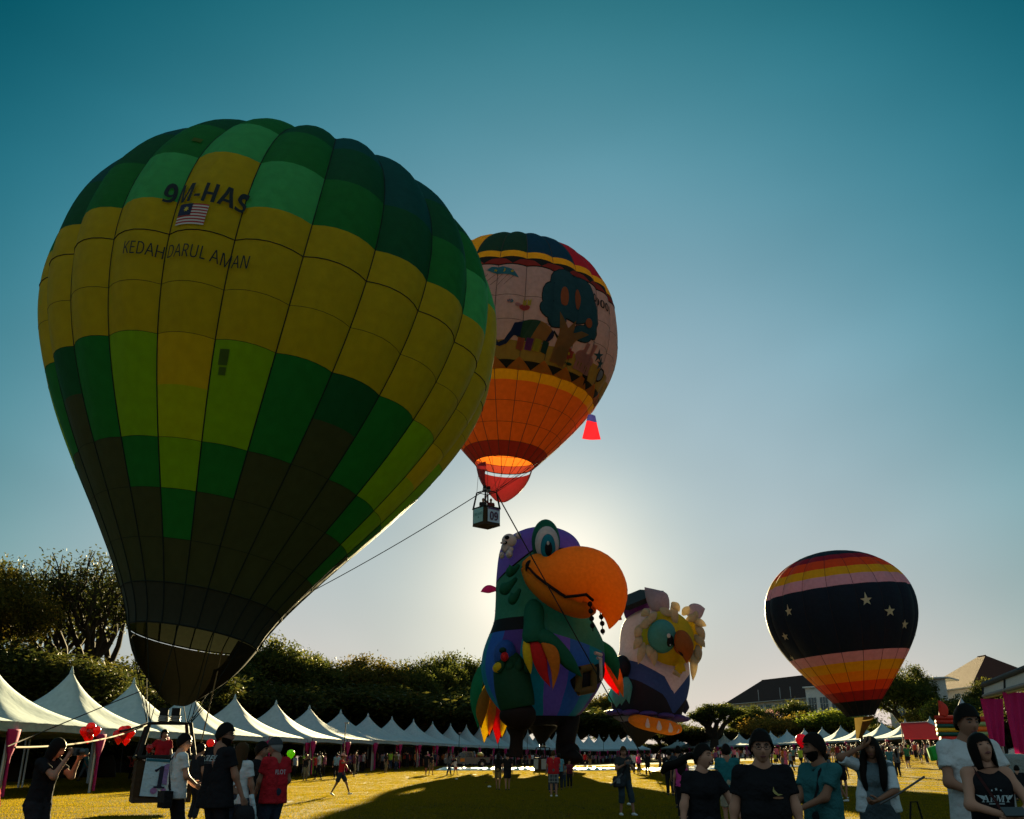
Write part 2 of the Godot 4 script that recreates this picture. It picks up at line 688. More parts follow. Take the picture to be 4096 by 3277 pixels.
func lawn() -> void:
	var zs := []
	var z := 60.0
	while z > -20.0: zs.append(z); z -= 10.0
	while z > -150.0: zs.append(z); z -= 4.0
	for q in [150, 180, 230, 300, 420, 700, 1100]: zs.append(-float(q))
	var xs := []
	for q in [-1200, -500, -200, -100, -60]: xs.append(float(q))
	var x := -50.0
	while x < 61.0: xs.append(x); x += 4.0
	for q in [70, 100, 200, 500, 1200]: xs.append(float(q))
	var rows := []
	for zz in zs:
		var line := PackedVector3Array()
		for xx in xs: line.append(ground(xx, zz))
		rows.append(line)
	var m := StandardMaterial3D.new()
	m.albedo_color = Color(0.10, 0.072, 0.006).linear_to_srgb()
	m.albedo_texture = noise_tex(21, 0.05, 5, 0.55, 1.0)
	m.uv1_triplanar = true
	m.uv1_world_triplanar = true
	m.uv1_scale = Vector3.ONE * 0.11
	m.roughness = 1.0
	m.metallic_specular = 0.1
	m.heightmap_enabled = true
	m.heightmap_texture = fine
	m.heightmap_scale = 3.0
	struct("ground", sheet(rows, false, false), m)
	# blades in tufts, laid patch by patch
	var am := ArrayMesh.new()
	var tones := [paint(0.24, 0.172, 0.006, 0.9, {"back": 1.0, "tex": "mottle", "scale": 2.0, "spec": 0.05}), paint(0.17, 0.145, 0.006, 0.9, {"back": 1.0, "tex": "mottle", "scale": 2.0, "spec": 0.05}), paint(0.34, 0.22, 0.015, 0.9, {"back": 1.0, "tex": "mottle", "scale": 2.0, "spec": 0.05})]
	for k in 3:
		var s := Soup.new()
		for i in [900, 900, 300][k]:
			var c := Vector3(rng.randf_range(-1, 1), -0.004, rng.randf_range(-1, 1))
			var a := rng.randf() * TAU
			var wd: float = rng.randf_range(0.004, 0.008)
			var hgt: float = rng.randf_range(0.018, 0.05) * (1.3 if k == 2 else 1.0)
			var sd := Vector3(cos(a), 0, sin(a)) * wd
			var lean := Vector3(rng.randfn() * 0.02, hgt, rng.randfn() * 0.02)
			s.flat(c - sd, c + lean, c + sd)
		var arr := s.mesh()
		am.add_surface_from_arrays(Mesh.PRIMITIVE_TRIANGLES, arr.surface_get_arrays(0))
		am.surface_set_material(k, tones[k])
	var mm := MultiMesh.new()
	mm.transform_format = MultiMesh.TRANSFORM_3D
	mm.mesh = am
	var xf := []
	var d := 3.0
	while d < 135.0:
		var half := d * 0.62 + 4.0
		var px := -half
		while px < half:
			var at := ground(px + rng.randf_range(-0.3, 0.3), -d + rng.randf_range(-0.3, 0.3))
			var b := Basis(Vector3.UP, rng.randi() % 4 * PI / 2 + rng.randf_range(-0.2, 0.2)).scaled(Vector3(1.08, rng.randf_range(0.75, 1.15), 1.08))
			xf.append(Transform3D(b, at))
			px += 1.9
		d += 1.9
	mm.instance_count = xf.size()
	for i in xf.size(): mm.set_instance_transform(i, xf[i])
	var g := MultiMeshInstance3D.new()
	g.name = numbered("grass")
	g.multimesh = mm
	add_child(g)
	tag(g, "short dry yellow green grass covering the field", "grass", "", "stuff")

# ---------- hot-air balloons

class Envelope:
	var R: float
	var r0: float
	var high: float
	var k1: float
	var k2: float
	var m: float
	var gores: int
	var shape: Callable
	var swell := 0.035
	func ring(s: float) -> Vector2:   # radius and height
		if s < m:
			return Vector2(r0 + (R - r0) * pow(sin(s / m * PI / 2), k1), s * high)
		var a := (s - m) / (1.0 - m) * PI / 2
		return Vector2(R * cos(a), (m + (1.0 - m) * pow(sin(a), 2.0 / k2)) * high)
	func at(s: float, phi: float, out := 0.0) -> Vector3:
		var q := ring(clampf(s, 0.0, 1.0))
		var gw := TAU / gores
		var f := fposmod(phi, gw) / gw * 2.0 - 1.0          # -1 .. 1 across the gore, tapes at the ends
		var b := swell * smoothstep(0.0, 0.55, s) * (1.0 + 0.9 * smoothstep(0.6, 0.95, s))
		var r := q.x * (1.0 - b * 0.5 + b * (1.0 - f * f))
		# the lower gores hang flat between their tapes
		var flatw := 1.0 - smoothstep(0.1, 0.5, s)
		if flatw > 0.0: r *= lerpf(1.0, cos(gw / 2) / cos(f * gw / 2), flatw)
		r += out
		return Vector3(sin(phi) * r, q.y, cos(phi) * r)
	func on(s: float, phi: float, out: float) -> Array:
		var e := 0.004
		var p := at(s, phi, out)
		var nn := (at(s, phi + e, out) - at(s, phi - e, out)).cross(at(minf(s + e, 1.0), phi, out) - at(s - e, phi, out))
		nn = nn.normalized()
		if nn.dot(Vector3(p.x, 0, p.z)) < 0: nn = -nn
		return [p, nn]
	func panel(s0: float, s1: float, phi0: float, phi1: float, nu: int, nv: int) -> Soup:
		var s := Soup.new()
		var ps := []
		var gw := TAU / gores
		for i in nv + 1:
			var line := []
			for j in nu + 1:
				var ph := lerpf(phi0, phi1, float(j) / nu)
				var eps := 0.0001 if j == 0 else (-0.0001 if j == nu else 0.0)
				var ss := lerpf(s0, s1, float(i) / nv)
				var p := at(ss, ph + eps)
				var e := 0.003
				var du := at(ss, ph + (e if j < nu else 0.0) + eps) - at(ss, ph - (e if j > 0 else 0.0) + eps)
				var dv := at(minf(ss + e, 0.9999), ph + eps) - at(ss - e, ph + eps)
				var nn := du.cross(dv).normalized()
				if nn.dot(Vector3(sin(ph), 0.02 if s0 > 0.9 else 0.0, cos(ph))) < 0: nn = -nn
				line.append([p, nn])
			ps.append(line)
		for i in nv:
			for j in nu:
				var a: Array = ps[i][j]
				var b: Array = ps[i][j + 1]
				var c: Array = ps[i + 1][j]
				var d: Array = ps[i + 1][j + 1]
				s.tri(a[0], b[0], c[0], a[1], b[1], c[1])
				s.tri(b[0], d[0], c[0], b[1], d[1], c[1])
		return s
	func tape(phi: float, s0: float, s1: float, n: int) -> Array:
		var pts := []
		for i in n + 1:
			pts.append(at(lerpf(s0, s1, float(i) / n), phi + 0.00001, 0.0))
		return pts

func lean_basis(lx: float, lz: float) -> Basis:
	# first towards +x, then back
	var bx := Basis(Vector3(cos(lx), -sin(lx), 0), Vector3(sin(lx), cos(lx), 0), Vector3(0, 0, 1))
	var bz := Basis(Vector3(1, 0, 0), Vector3(0, cos(lz), sin(lz)), Vector3(0, -sin(lz), cos(lz)))
	return bz * bx

# the rows of panels: colour(row, gore) gives a material; the panels turned away from the field are joined
func dress(o: Node3D, e: Envelope, cuts: Array, turn: float, colour: Callable, most := 290) -> void:
	var gw := TAU / e.gores
	var far := {}
	var many: int = 0
	var shapes := []
	for i in cuts.size() - 1:
		shapes.append(e.panel(cuts[i], cuts[i + 1], 0.0, gw, 6, 5))
	for g in e.gores:
		var turned := wrapf((g + 0.5) * gw + turn, -PI, PI)
		for i in shapes.size():
			var m: Material = colour.call(i, g)
			var x := Transform3D(Basis(Vector3.UP, g * gw + turn), Vector3.ZERO)
			if absf(turned) < 2.1 and many < most:
				part("panel", panel_mesh(shapes[i]), m, o, x)
				many += 1
			else:
				if not far.has(m): far[m] = Soup.new()
				far[m].add(shapes[i], x)
	for m in far:
		var q := part("back_panels", far[m], m, o)
		q.set_meta("kind", "stuff")

var panel_cache := {}
func panel_mesh(s: Soup) -> ArrayMesh:
	if not panel_cache.has(s): panel_cache[s] = s.mesh()
	return panel_cache[s]

func tapes(o: Node3D, e: Envelope, turn: float, r: float, mat: Material, s0 := 0.0) -> void:
	var m := tube(e.tape(0.0, s0, 0.995, 40), r, 5).mesh()
	for g in e.gores:
		part("load_tape", m, mat, o, Transform3D(Basis(Vector3.UP, g * TAU / e.gores + turn), Vector3.ZERO))

func hoop(e: Envelope, s: float, turn: float, out: float, sub := 6) -> Array:
	var pts := []
	var n := e.gores * sub
	for i in n + 1:
		var phi := TAU * i / n
		var eps := 0.00001 if i < n else -0.00001
		var p := e.at(s, phi + eps, out)
		pts.append(Basis(Vector3.UP, turn) * p)
	return pts

# `tris` in (metres round, metres up) about (s, phi); phi and s in envelope terms, unturned
func printed(o: Node3D, called: String, tris: Array, e: Envelope, s: float, phi: float, turn: float, mat: Material, out := 0.03, tilt := 0.0) -> void:
	var q := e.ring(s)
	var ds := 0.01
	var up := (e.ring(s + ds) - e.ring(s - ds)).length() / (2 * ds)
	var bt := Basis(Vector3.UP, turn)
	var m := laid(tris, 0.16, func(p: Vector2) -> Array:
		var w := p.rotated(tilt)
		var h := e.on(s + w.y / up, phi - turn + w.x / q.x, out)
		return [bt * h[0], bt * h[1]])
	part(called, m, mat, o)

func wicker() -> StandardMaterial3D:
	return paint(0.10, 0.055, 0.025, 0.9, {"tex": "fine", "scale": 6.0, "bump": 2.5})

# a basket with its uprights, burner frame and burners; c = middle of the floor
func basket_parts(o: Node3D, wide: float, high: float, frame_up: float, turn: float) -> void:
	var b := Basis(Vector3.UP, turn)
	var x := Transform3D(b, Vector3.ZERO)
	var h := wide / 2
	var wk := wicker()
	var dark := paint(0.012, 0.011, 0.010, 0.8)
	var steel := paint(0.35, 0.34, 0.32, 0.35, {"metal": 0.8})
	for k in 4:
		var bb := Basis(Vector3.UP, k * PI / 2)
		var w := Soup.new()
		var rows := []
		for i in 13:      # woven bands, each slightly proud
			var y := 0.08 + (high - 0.16) * i / 12.0
			var line := PackedVector3Array()
			for j in 13:
				line.append(bb * Vector3(lerpf(-h, h, j / 12.0), y, h - 0.03 * absf(sin(i * PI / 2)) + 0.012 * (1 if (i + j) % 2 else -1)))
			rows.append(line)
		w = sheet(rows, false, false)
		part("wicker_wall", w, wk, o, x)
	part("floor_board", box(Vector3(0, 0.05, 0), Vector3(wide, 0.1, wide)), paint(0.05, 0.03, 0.02), o, x)
	var rim := []
	for k in 5: rim.append(Vector3(h, high, h).rotated(Vector3.UP, k * PI / 2))
	var rs := Soup.new()
	for k in 4: rs.add(tube([rim[k], rim[k + 1]], 0.06, 8))
	part("padded_rim", rs, dark, o, x)
	for k in 4:
		var c := Vector3(h * 0.97, high, h * 0.97).rotated(Vector3.UP, k * PI / 2)
		var t := Vector3(h * 0.72, frame_up, h * 0.72).rotated(Vector3.UP, k * PI / 2)
		part("padded_upright", tube([c, c.lerp(t, 0.5), t], 0.062, 8, 0.05), dark, o, x)
	var f := Soup.new()
	for k in 4:
		var t := Vector3(h * 0.72, frame_up, h * 0.72).rotated(Vector3.UP, k * PI / 2)
		f.add(tube([t, t.rotated(Vector3.UP, PI / 2)], 0.025, 6))
		f.add(tube([t, Vector3(0, frame_up + 0.05, 0)], 0.02, 6))
	part("burner_frame", f, dark, o, x)
	for sx in [-0.16, 0.16]:
		var bu := part("burner", tube([Vector3(sx, frame_up + 0.05, 0), Vector3(sx, frame_up + 0.42, 0)], 0.12, 12), dark, o, x)
		var coil := []
		for i in 33: coil.append(Vector3(sx + cos(i * 0.8) * 0.135, frame_up + 0.06 + i * 0.005, sin(i * 0.8) * 0.135))
		part("burner_coil", tube(coil, 0.018, 5), steel, bu)

func banner(o: Node3D, called: String, x: Transform3D, w: float, h: float, mat: Material) -> MeshInstance3D:
	var rows := []
	for i in 7:
		var line := PackedVector3Array()
		for j in 7:
			var u := j / 6.0
			var v := i / 6.0
			line.append(x * Vector3((u - 0.5) * w, (0.5 - v) * h, 0.012 * sin(u * 5.0 + v * 3.0)))
		rows.append(line)
	return part(called, sheet(rows, false, false), mat, o)

func rope(label: String, a: Vector3, b: Vector3, sag: float, r: float, mat: Material) -> void:
	var pts := []
	for i in 17:
		var t := i / 16.0
		pts.append(a.lerp(b, t) - a - Vector3(0, sag * 4 * t * (1 - t), 0))
	solo("tether_rope", tube(pts, r, 5), mat, label, "rope", a, "tether ropes")

func rigging(o: Node3D, e: Envelope, basis: Basis, env_at: Vector3, tops: Array, s: float, turn: float, r: float, mat: Material) -> void:
	for g in e.gores:
		if g % 2: continue
		var a := env_at + basis * (Basis(Vector3.UP, turn) * e.at(s, g * TAU / e.gores + 0.00001))
		var best: Vector3 = tops[0]
		for t in tops:
			if (t as Vector3).distance_to(a) < best.distance_to(a): best = t
		part("rigging_wire", tube([a - o.position, best - o.position], r, 4), mat, o)

# the near, green and yellow one, number 11
func green_balloon() -> void:
	var e := Envelope.new()
	e.R = 7.42; e.r0 = 1.9; e.high = 17.27; e.k1 = 1.283; e.k2 = 2.09; e.m = 0.62; e.gores = 24; e.swell = 0.04
	var where := Vector3(-9.51, 4.74, -28.5)
	var o := thing("hot_air_balloon", "huge green and yellow hot air balloon lettered KEDAH DARUL AMAN, nearest on the field", "hot air balloon", where)
	o.basis = lean_basis(0.133, -0.098)
	var turn := deg_to_rad(5.5)
	var teal := fabric(0.006, 0.075, 0.085)
	var dk := fabric(0.006, 0.085, 0.035)
	var gr := fabric(0.012, 0.16, 0.035)
	var mint := fabric(0.05, 0.36, 0.13)
	var yel := fabric(0.46, 0.33, 0.006)
	var gold := fabric(0.58, 0.38, 0.006)
	var bright := fabric(0.38, 0.43, 0.005)
	var lime := fabric(0.20, 0.38, 0.006)
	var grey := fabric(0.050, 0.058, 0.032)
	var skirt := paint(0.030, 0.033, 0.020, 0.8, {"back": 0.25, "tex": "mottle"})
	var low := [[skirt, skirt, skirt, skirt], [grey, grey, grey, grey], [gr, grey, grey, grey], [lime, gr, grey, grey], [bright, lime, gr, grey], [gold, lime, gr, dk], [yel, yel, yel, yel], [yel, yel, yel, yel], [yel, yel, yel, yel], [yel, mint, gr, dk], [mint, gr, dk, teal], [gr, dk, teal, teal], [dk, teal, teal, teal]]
	# gore 0 runs from the tape at `turn` to the right; the tip gore lies just left of it
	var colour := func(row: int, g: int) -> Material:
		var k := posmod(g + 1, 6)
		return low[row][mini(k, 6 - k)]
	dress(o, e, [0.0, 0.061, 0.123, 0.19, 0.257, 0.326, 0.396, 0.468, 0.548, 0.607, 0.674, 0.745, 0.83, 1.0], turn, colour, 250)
	var dark := paint(0.006, 0.012, 0.010, 0.9)
	tapes(o, e, turn, 0.021, dark)
	for s in [0.548, 0.061, 0.002]: part("stitched_seam", tube(hoop(e, s, turn, 0.01), 0.015, 5), dark, o)
	for s in [0.468, 0.396, 0.257, 0.19, 0.123]: part("stitched_seam", tube(hoop(e, s, turn, 0.0), 0.008, 4), dark, o)
	var ink := paint(0.012, 0.02, 0.022, 0.8)
	printed(o, "registration_letters", letters("9M-HAS", 0.60, "Droid Sans", 700, 0.84), e, 0.612, deg_to_rad(-3.0), turn, ink, 0.07, -0.035)
	printed(o, "name_letters", letters("KEDAH DARUL AMAN", 0.37, "Droid Sans", 400, 0.76), e, 0.512, deg_to_rad(-4.2), turn, ink, 0.07, -0.045)
	# the flag under the registration
	var fl := [0.5745, deg_to_rad(-4.3)]
	var red := paint(0.32, 0.03, 0.03, 0.8)
	var white := paint(0.5, 0.46, 0.4, 0.8)
	for k in 14:
		printed(o, "flag_stripe", poly2(0.76, [Vector2(-0.58, 0.42 - 0.06 * k), Vector2(0.58, 0.42 - 0.06 * k), Vector2(0.58, 0.36 - 0.06 * k), Vector2(-0.58, 0.36 - 0.06 * k)]), e, fl[0], fl[1], turn, red if k % 2 == 0 else white, 0.045, -0.04)
	printed(o, "flag_canton", poly2(0.76, [Vector2(-0.58, 0.42), Vector2(-0.02, 0.42), Vector2(-0.02, -0.06), Vector2(-0.58, -0.06)]), e, fl[0], fl[1], turn, paint(0.012, 0.02, 0.05, 0.8), 0.055, -0.04)
	var moon := PackedVector2Array()
	for i in 15: moon.append(Vector2(-0.38, 0.18) + Vector2(cos(0.7 + i * 0.348), sin(0.7 + i * 0.348)) * 0.16)
	for i in 13: moon.append(Vector2(-0.335, 0.18) + Vector2(cos(5.4 - i * 0.37), sin(5.4 - i * 0.37)) * 0.13)
	printed(o, "flag_crescent", poly2(0.76, moon), e, fl[0], fl[1], turn, paint(0.5, 0.38, 0.05), 0.065, -0.04)
	printed(o, "flag_star", poly2(0.76, star(Vector2(-0.24, 0.18), 0.12, 0.55, 0, 7)), e, fl[0], fl[1], turn, paint(0.5, 0.38, 0.05), 0.065, -0.04)
	# repair patches
	for q in [[0.371, 8.5, 0.13, 0.22], [0.352, 8.7, 0.10, 0.11], [0.702, -12.0, 0.12, 0.10]]:
		printed(o, "repair_patch", poly([Vector2(-q[2], -q[3]), Vector2(q[2], -q[3]), Vector2(q[2], q[3]), Vector2(-q[2], q[3])]), e, q[0], deg_to_rad(q[1]), turn, fabric(0.10, 0.16, 0.02), 0.03)
	# the scoop below the mouth, open towards the field on the near right
	var inv := o.transform.affine_inverse()
	var nozzle: Vector3 = inv * Vector3(-9.75, 2.9, -28.2)
	var rows := []
	for i in 9:
		var t := i / 8.0
		var line := PackedVector3Array()
		for j in 33:
			var phi := deg_to_rad(lerpf(60.0, 305.0, j / 32.0))
			var q := e.at(0.0, phi)
			var p := Vector3(q.x, -0.015, q.z).lerp(nozzle + Vector3(sin(phi), 0, cos(phi)) * 0.42, t)
			var edge := 1.0 - pow(absf(j / 16.0 - 1.0), 3.0)
			p = p.lerp(Vector3(q.x, -0.015, q.z), (1.0 - edge) * t * 0.55)
			p += (p - Vector3(nozzle.x, p.y, nozzle.z)).normalized() * sin(t * PI) * 0.18
			line.append(p)
		rows.append(line)
	part("scoop", sheet(rows, false, false), paint(0.020, 0.018, 0.010, 0.9, {"back": 0.15, "tex": "mottle", "spec": 0.1}), o)
	# basket and its rigging
	var bk := thing("balloon_basket", "dark wicker balloon basket with number 11 banner, under the huge green balloon", "basket", Vector3(-9.75, 0.30, -28.0))
	basket_parts(bk, 1.5, 1.15, 2.05, deg_to_rad(24))
	var face := Transform3D(Basis(Vector3.UP, deg_to_rad(14)), Vector3.ZERO)
	var bx := face * Transform3D(Basis(Vector3.RIGHT, 0.02).rotated(Vector3.FORWARD, 0.06), Vector3(0.16, 0.62, 0.88))
	var bn := banner(bk, "number_banner", bx, 1.15, 0.95, cloth(0.42, 0.55, 0.62))
	part("banner_strip", flat_on(poly([Vector2(-0.56, 0.40), Vector2(0.56, 0.40), Vector2(0.56, 0.47), Vector2(-0.56, 0.47)]), bx.translated_local(Vector3(0, 0, 0.022))), cloth(0.03, 0.12, 0.16), bn)
	part("emblem", flat_on(poly(oval(Vector2(0.06, 0.1), Vector2(0.24, 0.27))), bx.translated_local(Vector3(0, 0, 0.020))), cloth(0.24, 0.16, 0.34), bn)
	part("numeral", flat_on(letters("11", 0.56, "Droid Serif", 700, 0.9), bx.translated_local(Vector3(0.06, 0.02, 0.026))), paint(0.02, 0.02, 0.04), bn)
	for k in 3: part("emblem", flat_on(poly(oval(Vector2(-0.24 + 0.26 * k, -0.33), Vector2(0.09, 0.08))), bx.translated_local(Vector3(0, 0, 0.020))), cloth(0.28, 0.14, 0.30), bn)
	var tops := []
	for k in 4: tops.append(bk.position + Vector3(0.54, 2.05, 0.54).rotated(Vector3.UP, deg_to_rad(24) + k * PI / 2))
	rigging(o, e, o.basis, o.position, tops, 0.0, turn, 0.012, dark)
	fix_local(o, "rigging_wire")
	rope("slack tan tether rope from the number 11 basket towards the left edge", bk.position + Vector3(-0.5, 2.02, 0.2), Vector3(-8.00, 1.57, -16.00), 0.15, 0.018, paint(0.16, 0.11, 0.05))
	rope("thin dark line rising from tents past the first peaked roofs to green balloon", Vector3(-8.63, 1.60, -17.00), Vector3(-9.91, 3.33, -27.00), 0.0, 0.012, paint(0.03, 0.025, 0.02))
	rope("orange crown line hanging beside the green balloon mouth to the ground", Vector3(-8.44, 4.38, -28.00), Vector3(-8.47, 1.70, -27.00), 0.0, 0.02, paint(0.22, 0.12, 0.04))
	rope("dark strap running left from the number 11 burner frame", bk.position + Vector3(-0.5, 2.05, 0.3), Vector3(-9.91, 2.06, -25.00), 0.03, 0.03, paint(0.01, 0.01, 0.01))

# parts laid in world terms under a leaning thing
func fix_local(o: Node3D, called: String) -> void:
	var inv := o.transform.affine_inverse()
	for c in o.get_children():
		if String(c.name).begins_with(called):
			c.transform = inv * Transform3D(Basis.IDENTITY, o.position)

# the second one, with the children's picture, number 09
func festival_balloon() -> void:
	var e := Envelope.new()
	e.R = 7.24; e.r0 = 0.46; e.high = 18.256; e.k1 = 1.007; e.k2 = 2.46; e.m = 0.574; e.gores = 24; e.swell = 0.03
	var o := thing("hot_air_balloon", "orange, grey and red hot air balloon painted with tree and elephant, number 09 basket", "hot air balloon", Vector3(-0.604, 18.33, -60))
	o.basis = lean_basis(0.065, -0.011)
	var turn := deg_to_rad(6.0)
	var orange := fabric(0.75, 0.17, 0.018)
	var maroon := fabric(0.30, 0.035, 0.022)
	var yel := fabric(0.75, 0.42, 0.008)
	var black := fabric(0.012, 0.014, 0.012)
	var white := fabric(0.36, 0.29, 0.30)
	var olive := fabric(0.20, 0.16, 0.035)
	var red := fabric(0.5, 0.035, 0.02)
	var green := fabric(0.010, 0.05, 0.028)
	var navy := fabric(0.006, 0.045, 0.10)
	var crimson := fabric(0.35, 0.015, 0.035)
	var caps := [navy, navy, crimson, crimson, yel, yel, green, green]
	var colour := func(row: int, g: int) -> Material:
		match row:
			0: return maroon
			1, 2, 3: return orange
			4: return yel
			5: return black
			6: return olive
			7, 8, 9: return white
			10: return black
			11: return yel
		return caps[posmod(g, 8)]
	dress(o, e, [0.085, 0.13, 0.183, 0.244, 0.303, 0.333, 0.361, 0.421, 0.49, 0.575, 0.637, 0.662, 0.683, 0.80, 1.0], turn, colour, 285)
	tapes(o, e, turn, 0.022, paint(0.06, 0.04, 0.03, 0.9), 0.085)
	for s in [0.13, 0.183, 0.244]: part("stitched_seam", tube(hoop(e, s, turn, 0.0), 0.016, 4), paint(0.10, 0.03, 0.01), o)
	for s in [0.49, 0.575]: part("stitched_seam", tube(hoop(e, s, turn, 0.0), 0.016, 4), paint(0.05, 0.05, 0.04), o)
	var gw := TAU / 24
	var r1 := e.ring(0.347)
	var r2 := e.ring(0.649)
	for g in 24:
		var ph := turn + g * gw
		var w1 := r1.x * gw
		printed(o, "orange_point", poly([Vector2(-w1 / 2, -0.30), Vector2(w1 / 2, -0.30), Vector2(0, 0.55)]), e, 0.347, ph, turn, orange, 0.03)
		var w2 := r2.x * gw
		printed(o, "red_point", poly([Vector2(-w2 / 2, -0.28), Vector2(w2 / 2, -0.28), Vector2(w2 * 0.25, 0.12), Vector2(0, 0.27), Vector2(-w2 * 0.25, 0.12)]), e, 0.649, ph, turn, red, 0.03)
	# the picture; positions in degrees round and in s
	var put := func(called: String, outline, s: float, deg: float, mat: Material, out := 0.04) -> void:
		printed(o, called, poly(outline), e, s, deg_to_rad(deg), turn, mat, out)
	var leaf := fabric(0.03, 0.085, 0.095)
	var rimc := fabric(0.012, 0.03, 0.035)
	var crown := [[-1.45, 0.9, 0.75, 0.7], [-0.7, 1.7, 0.95, 0.85], [0.6, 1.5, 1.1, 0.95], [1.5, 0.5, 0.9, 0.9], [1.7, -0.6, 0.7, 0.8], [1.0, -1.3, 0.75, 0.7], [-1.6, 0.0, 0.7, 0.8], [-1.1, -0.8, 0.6, 0.7], [0.0, 0.5, 1.4, 1.1]]
	for q in crown: q[1] = q[1] * 0.72 + 0.15; q[3] *= 0.74
	for q in crown: put.call("painted_tree_edge", oval(Vector2(q[0], q[1]), Vector2(q[2] + 0.06, q[3] + 0.06)), 0.535, 32.0, rimc, 0.035)
	for i in crown.size(): put.call("painted_tree_crown", oval(Vector2(crown[i][0], crown[i][1]), Vector2(crown[i][2], crown[i][3])), 0.535, 32.0, leaf, 0.05 + i * 0.004)
	put.call("painted_tree_trunk", [Vector2(-0.95, -3.0), Vector2(0.25, -3.2), Vector2(0.35, -2.0), Vector2(0.75, -1.35), Vector2(1.55, -0.75), Vector2(0.95, -0.7), Vector2(0.35, -1.0), Vector2(0.45, -0.1), Vector2(-0.15, -0.85), Vector2(-0.85, 0.1), Vector2(-0.7, -1.2)], 0.535, 31.0, fabric(0.30, 0.12, 0.035), 0.10)
	for q in [[-0.6, 0.9], [0.45, 1.0], [1.4, 0.0]]: put.call("painted_fruit", oval(q_v(q), Vector2(0.27, 0.33)), 0.535, 31.0, fabric(0.5, 0.10, 0.03), 0.11)
	# elephant in slanting stripes
	var body := oval(Vector2(0, 0), Vector2(1.35, 0.72), 24)
	var bands := [fabric(0.02, 0.05, 0.10), fabric(0.03, 0.07, 0.03), fabric(0.04, 0.08, 0.04), fabric(0.38, 0.15, 0.035), fabric(0.38, 0.15, 0.035), fabric(0.02, 0.02, 0.05), fabric(0.14, 0.03, 0.08)]
	for k in 7:
		var strip := PackedVector2Array([Vector2(-1.9 + k * 0.5, -1), Vector2(-1.4 + k * 0.5, -1), Vector2(-0.5 + k * 0.5, 1), Vector2(-1.0 + k * 0.5, 1)])
		for piece in Geometry2D.intersect_polygons(body, strip): put.call("painted_elephant_body", piece, 0.456, 12.0, bands[k], 0.05)
	put.call("painted_elephant_head", [Vector2(-0.8, 0.55), Vector2(-1.3, 0.4), Vector2(-1.5, -0.1), Vector2(-1.9, -0.7), Vector2(-2.3, -0.85), Vector2(-2.45, -0.55), Vector2(-2.6, -0.6), Vector2(-2.55, -0.95), Vector2(-2.2, -1.1), Vector2(-1.75, -0.95), Vector2(-1.3, -0.4), Vector2(-0.9, -0.4)], 0.456, 12.5, fabric(0.015, 0.025, 0.07), 0.055)
	var lg := [fabric(0.40, 0.08, 0.035), fabric(0.16, 0.03, 0.12), fabric(0.42, 0.30, 0.02), fabric(0.02, 0.06, 0.04)]
	for k in 4: put.call("painted_elephant_leg", [Vector2(-0.95 + k * 0.55, -0.45), Vector2(-0.5 + k * 0.55, -0.5), Vector2(-0.6 + k * 0.55, -1.25), Vector2(-1.05 + k * 0.55, -1.2)], 0.456, 12.0, lg[k], 0.06)
	put.call("painted_elephant_tail", [Vector2(1.25, 0.2), Vector2(1.65, -0.3), Vector2(1.75, -0.2), Vector2(1.3, 0.32)], 0.456, 12.0, black, 0.06)
	# parachute, birds, flowers, pink animals
	put.call("painted_parachute", [Vector2(-1.0, 0.3), Vector2(-0.7, 0.62), Vector2(0.0, 0.66), Vector2(0.7, 0.35), Vector2(1.1, -0.25), Vector2(0.4, -0.05), Vector2(-0.6, 0.12)], 0.612, -6.5, fabric(0.04, 0.19, 0.23), 0.05)
	for q in [-0.45, 0.65]: put.call("painted_star", star(Vector2(q, 0.33 - 0.2 * maxf(q, 0)), 0.14), 0.612, -6.5, yel, 0.06)
	put.call("painted_moon", [Vector2(0.12, 0.5), Vector2(0.22, 0.36), Vector2(0.18, 0.2), Vector2(0.05, 0.16), Vector2(0.13, 0.3)], 0.612, -6.5, yel, 0.06)
	for k in 5: put.call("painted_line", [Vector2(-0.9 + k * 0.45, 0.0), Vector2(-0.87 + k * 0.45, 0.0), Vector2(-1.5 + k * 0.42, -0.75), Vector2(-1.53 + k * 0.42, -0.75)], 0.612, -6.5, black, 0.05)
	put.call("painted_bird", oval(Vector2(0, 0), Vector2(0.34, 0.2)), 0.535, 6.0, fabric(0.45, 0.06, 0.05), 0.05)
	put.call("painted_bird", oval(Vector2(-0.42, 0.14), Vector2(0.17, 0.15)), 0.535, 6.0, fabric(0.5, 0.2, 0.18), 0.05)
	for q in [0.0, 0.28]: put.call("painted_wing", [Vector2(q - 0.12, 0.15), Vector2(q + 0.1, 0.15), Vector2(q + 0.14, 0.62), Vector2(q, 0.45), Vector2(q - 0.08, 0.62)], 0.535, 6.0, fabric(0.5, 0.34, 0.04), 0.055)
	put.call("painted_bird", oval(Vector2(0, 0), Vector2(0.2, 0.12)), 0.552, -1.2, fabric(0.03, 0.14, 0.2), 0.05)
	put.call("painted_bird", oval(Vector2(-0.07, 0.0), Vector2(0.14, 0.13)), 0.552, -1.2, fabric(0.5, 0.2, 0.18), 0.05)
	for q in [[29.3, 0.17, 0.02, 0.03], [34.5, 0.42, 0.05, 0.03]]:
		put.call("painted_flower", star(Vector2(0, 0.1), 0.42, 0.75, 0.0, 6), 0.408, q[0], fabric(q[1], q[2], q[3]), 0.06)
		put.call("painted_flower_heart", oval(Vector2(0, 0.1), Vector2(0.1, 0.1)), 0.408, q[0], yel, 0.07)
		for sx in [-1, 1]: put.call("painted_leaf", oval(Vector2(0.24 * sx, -0.52), Vector2(0.22, 0.1)), 0.408, q[0], green, 0.06)
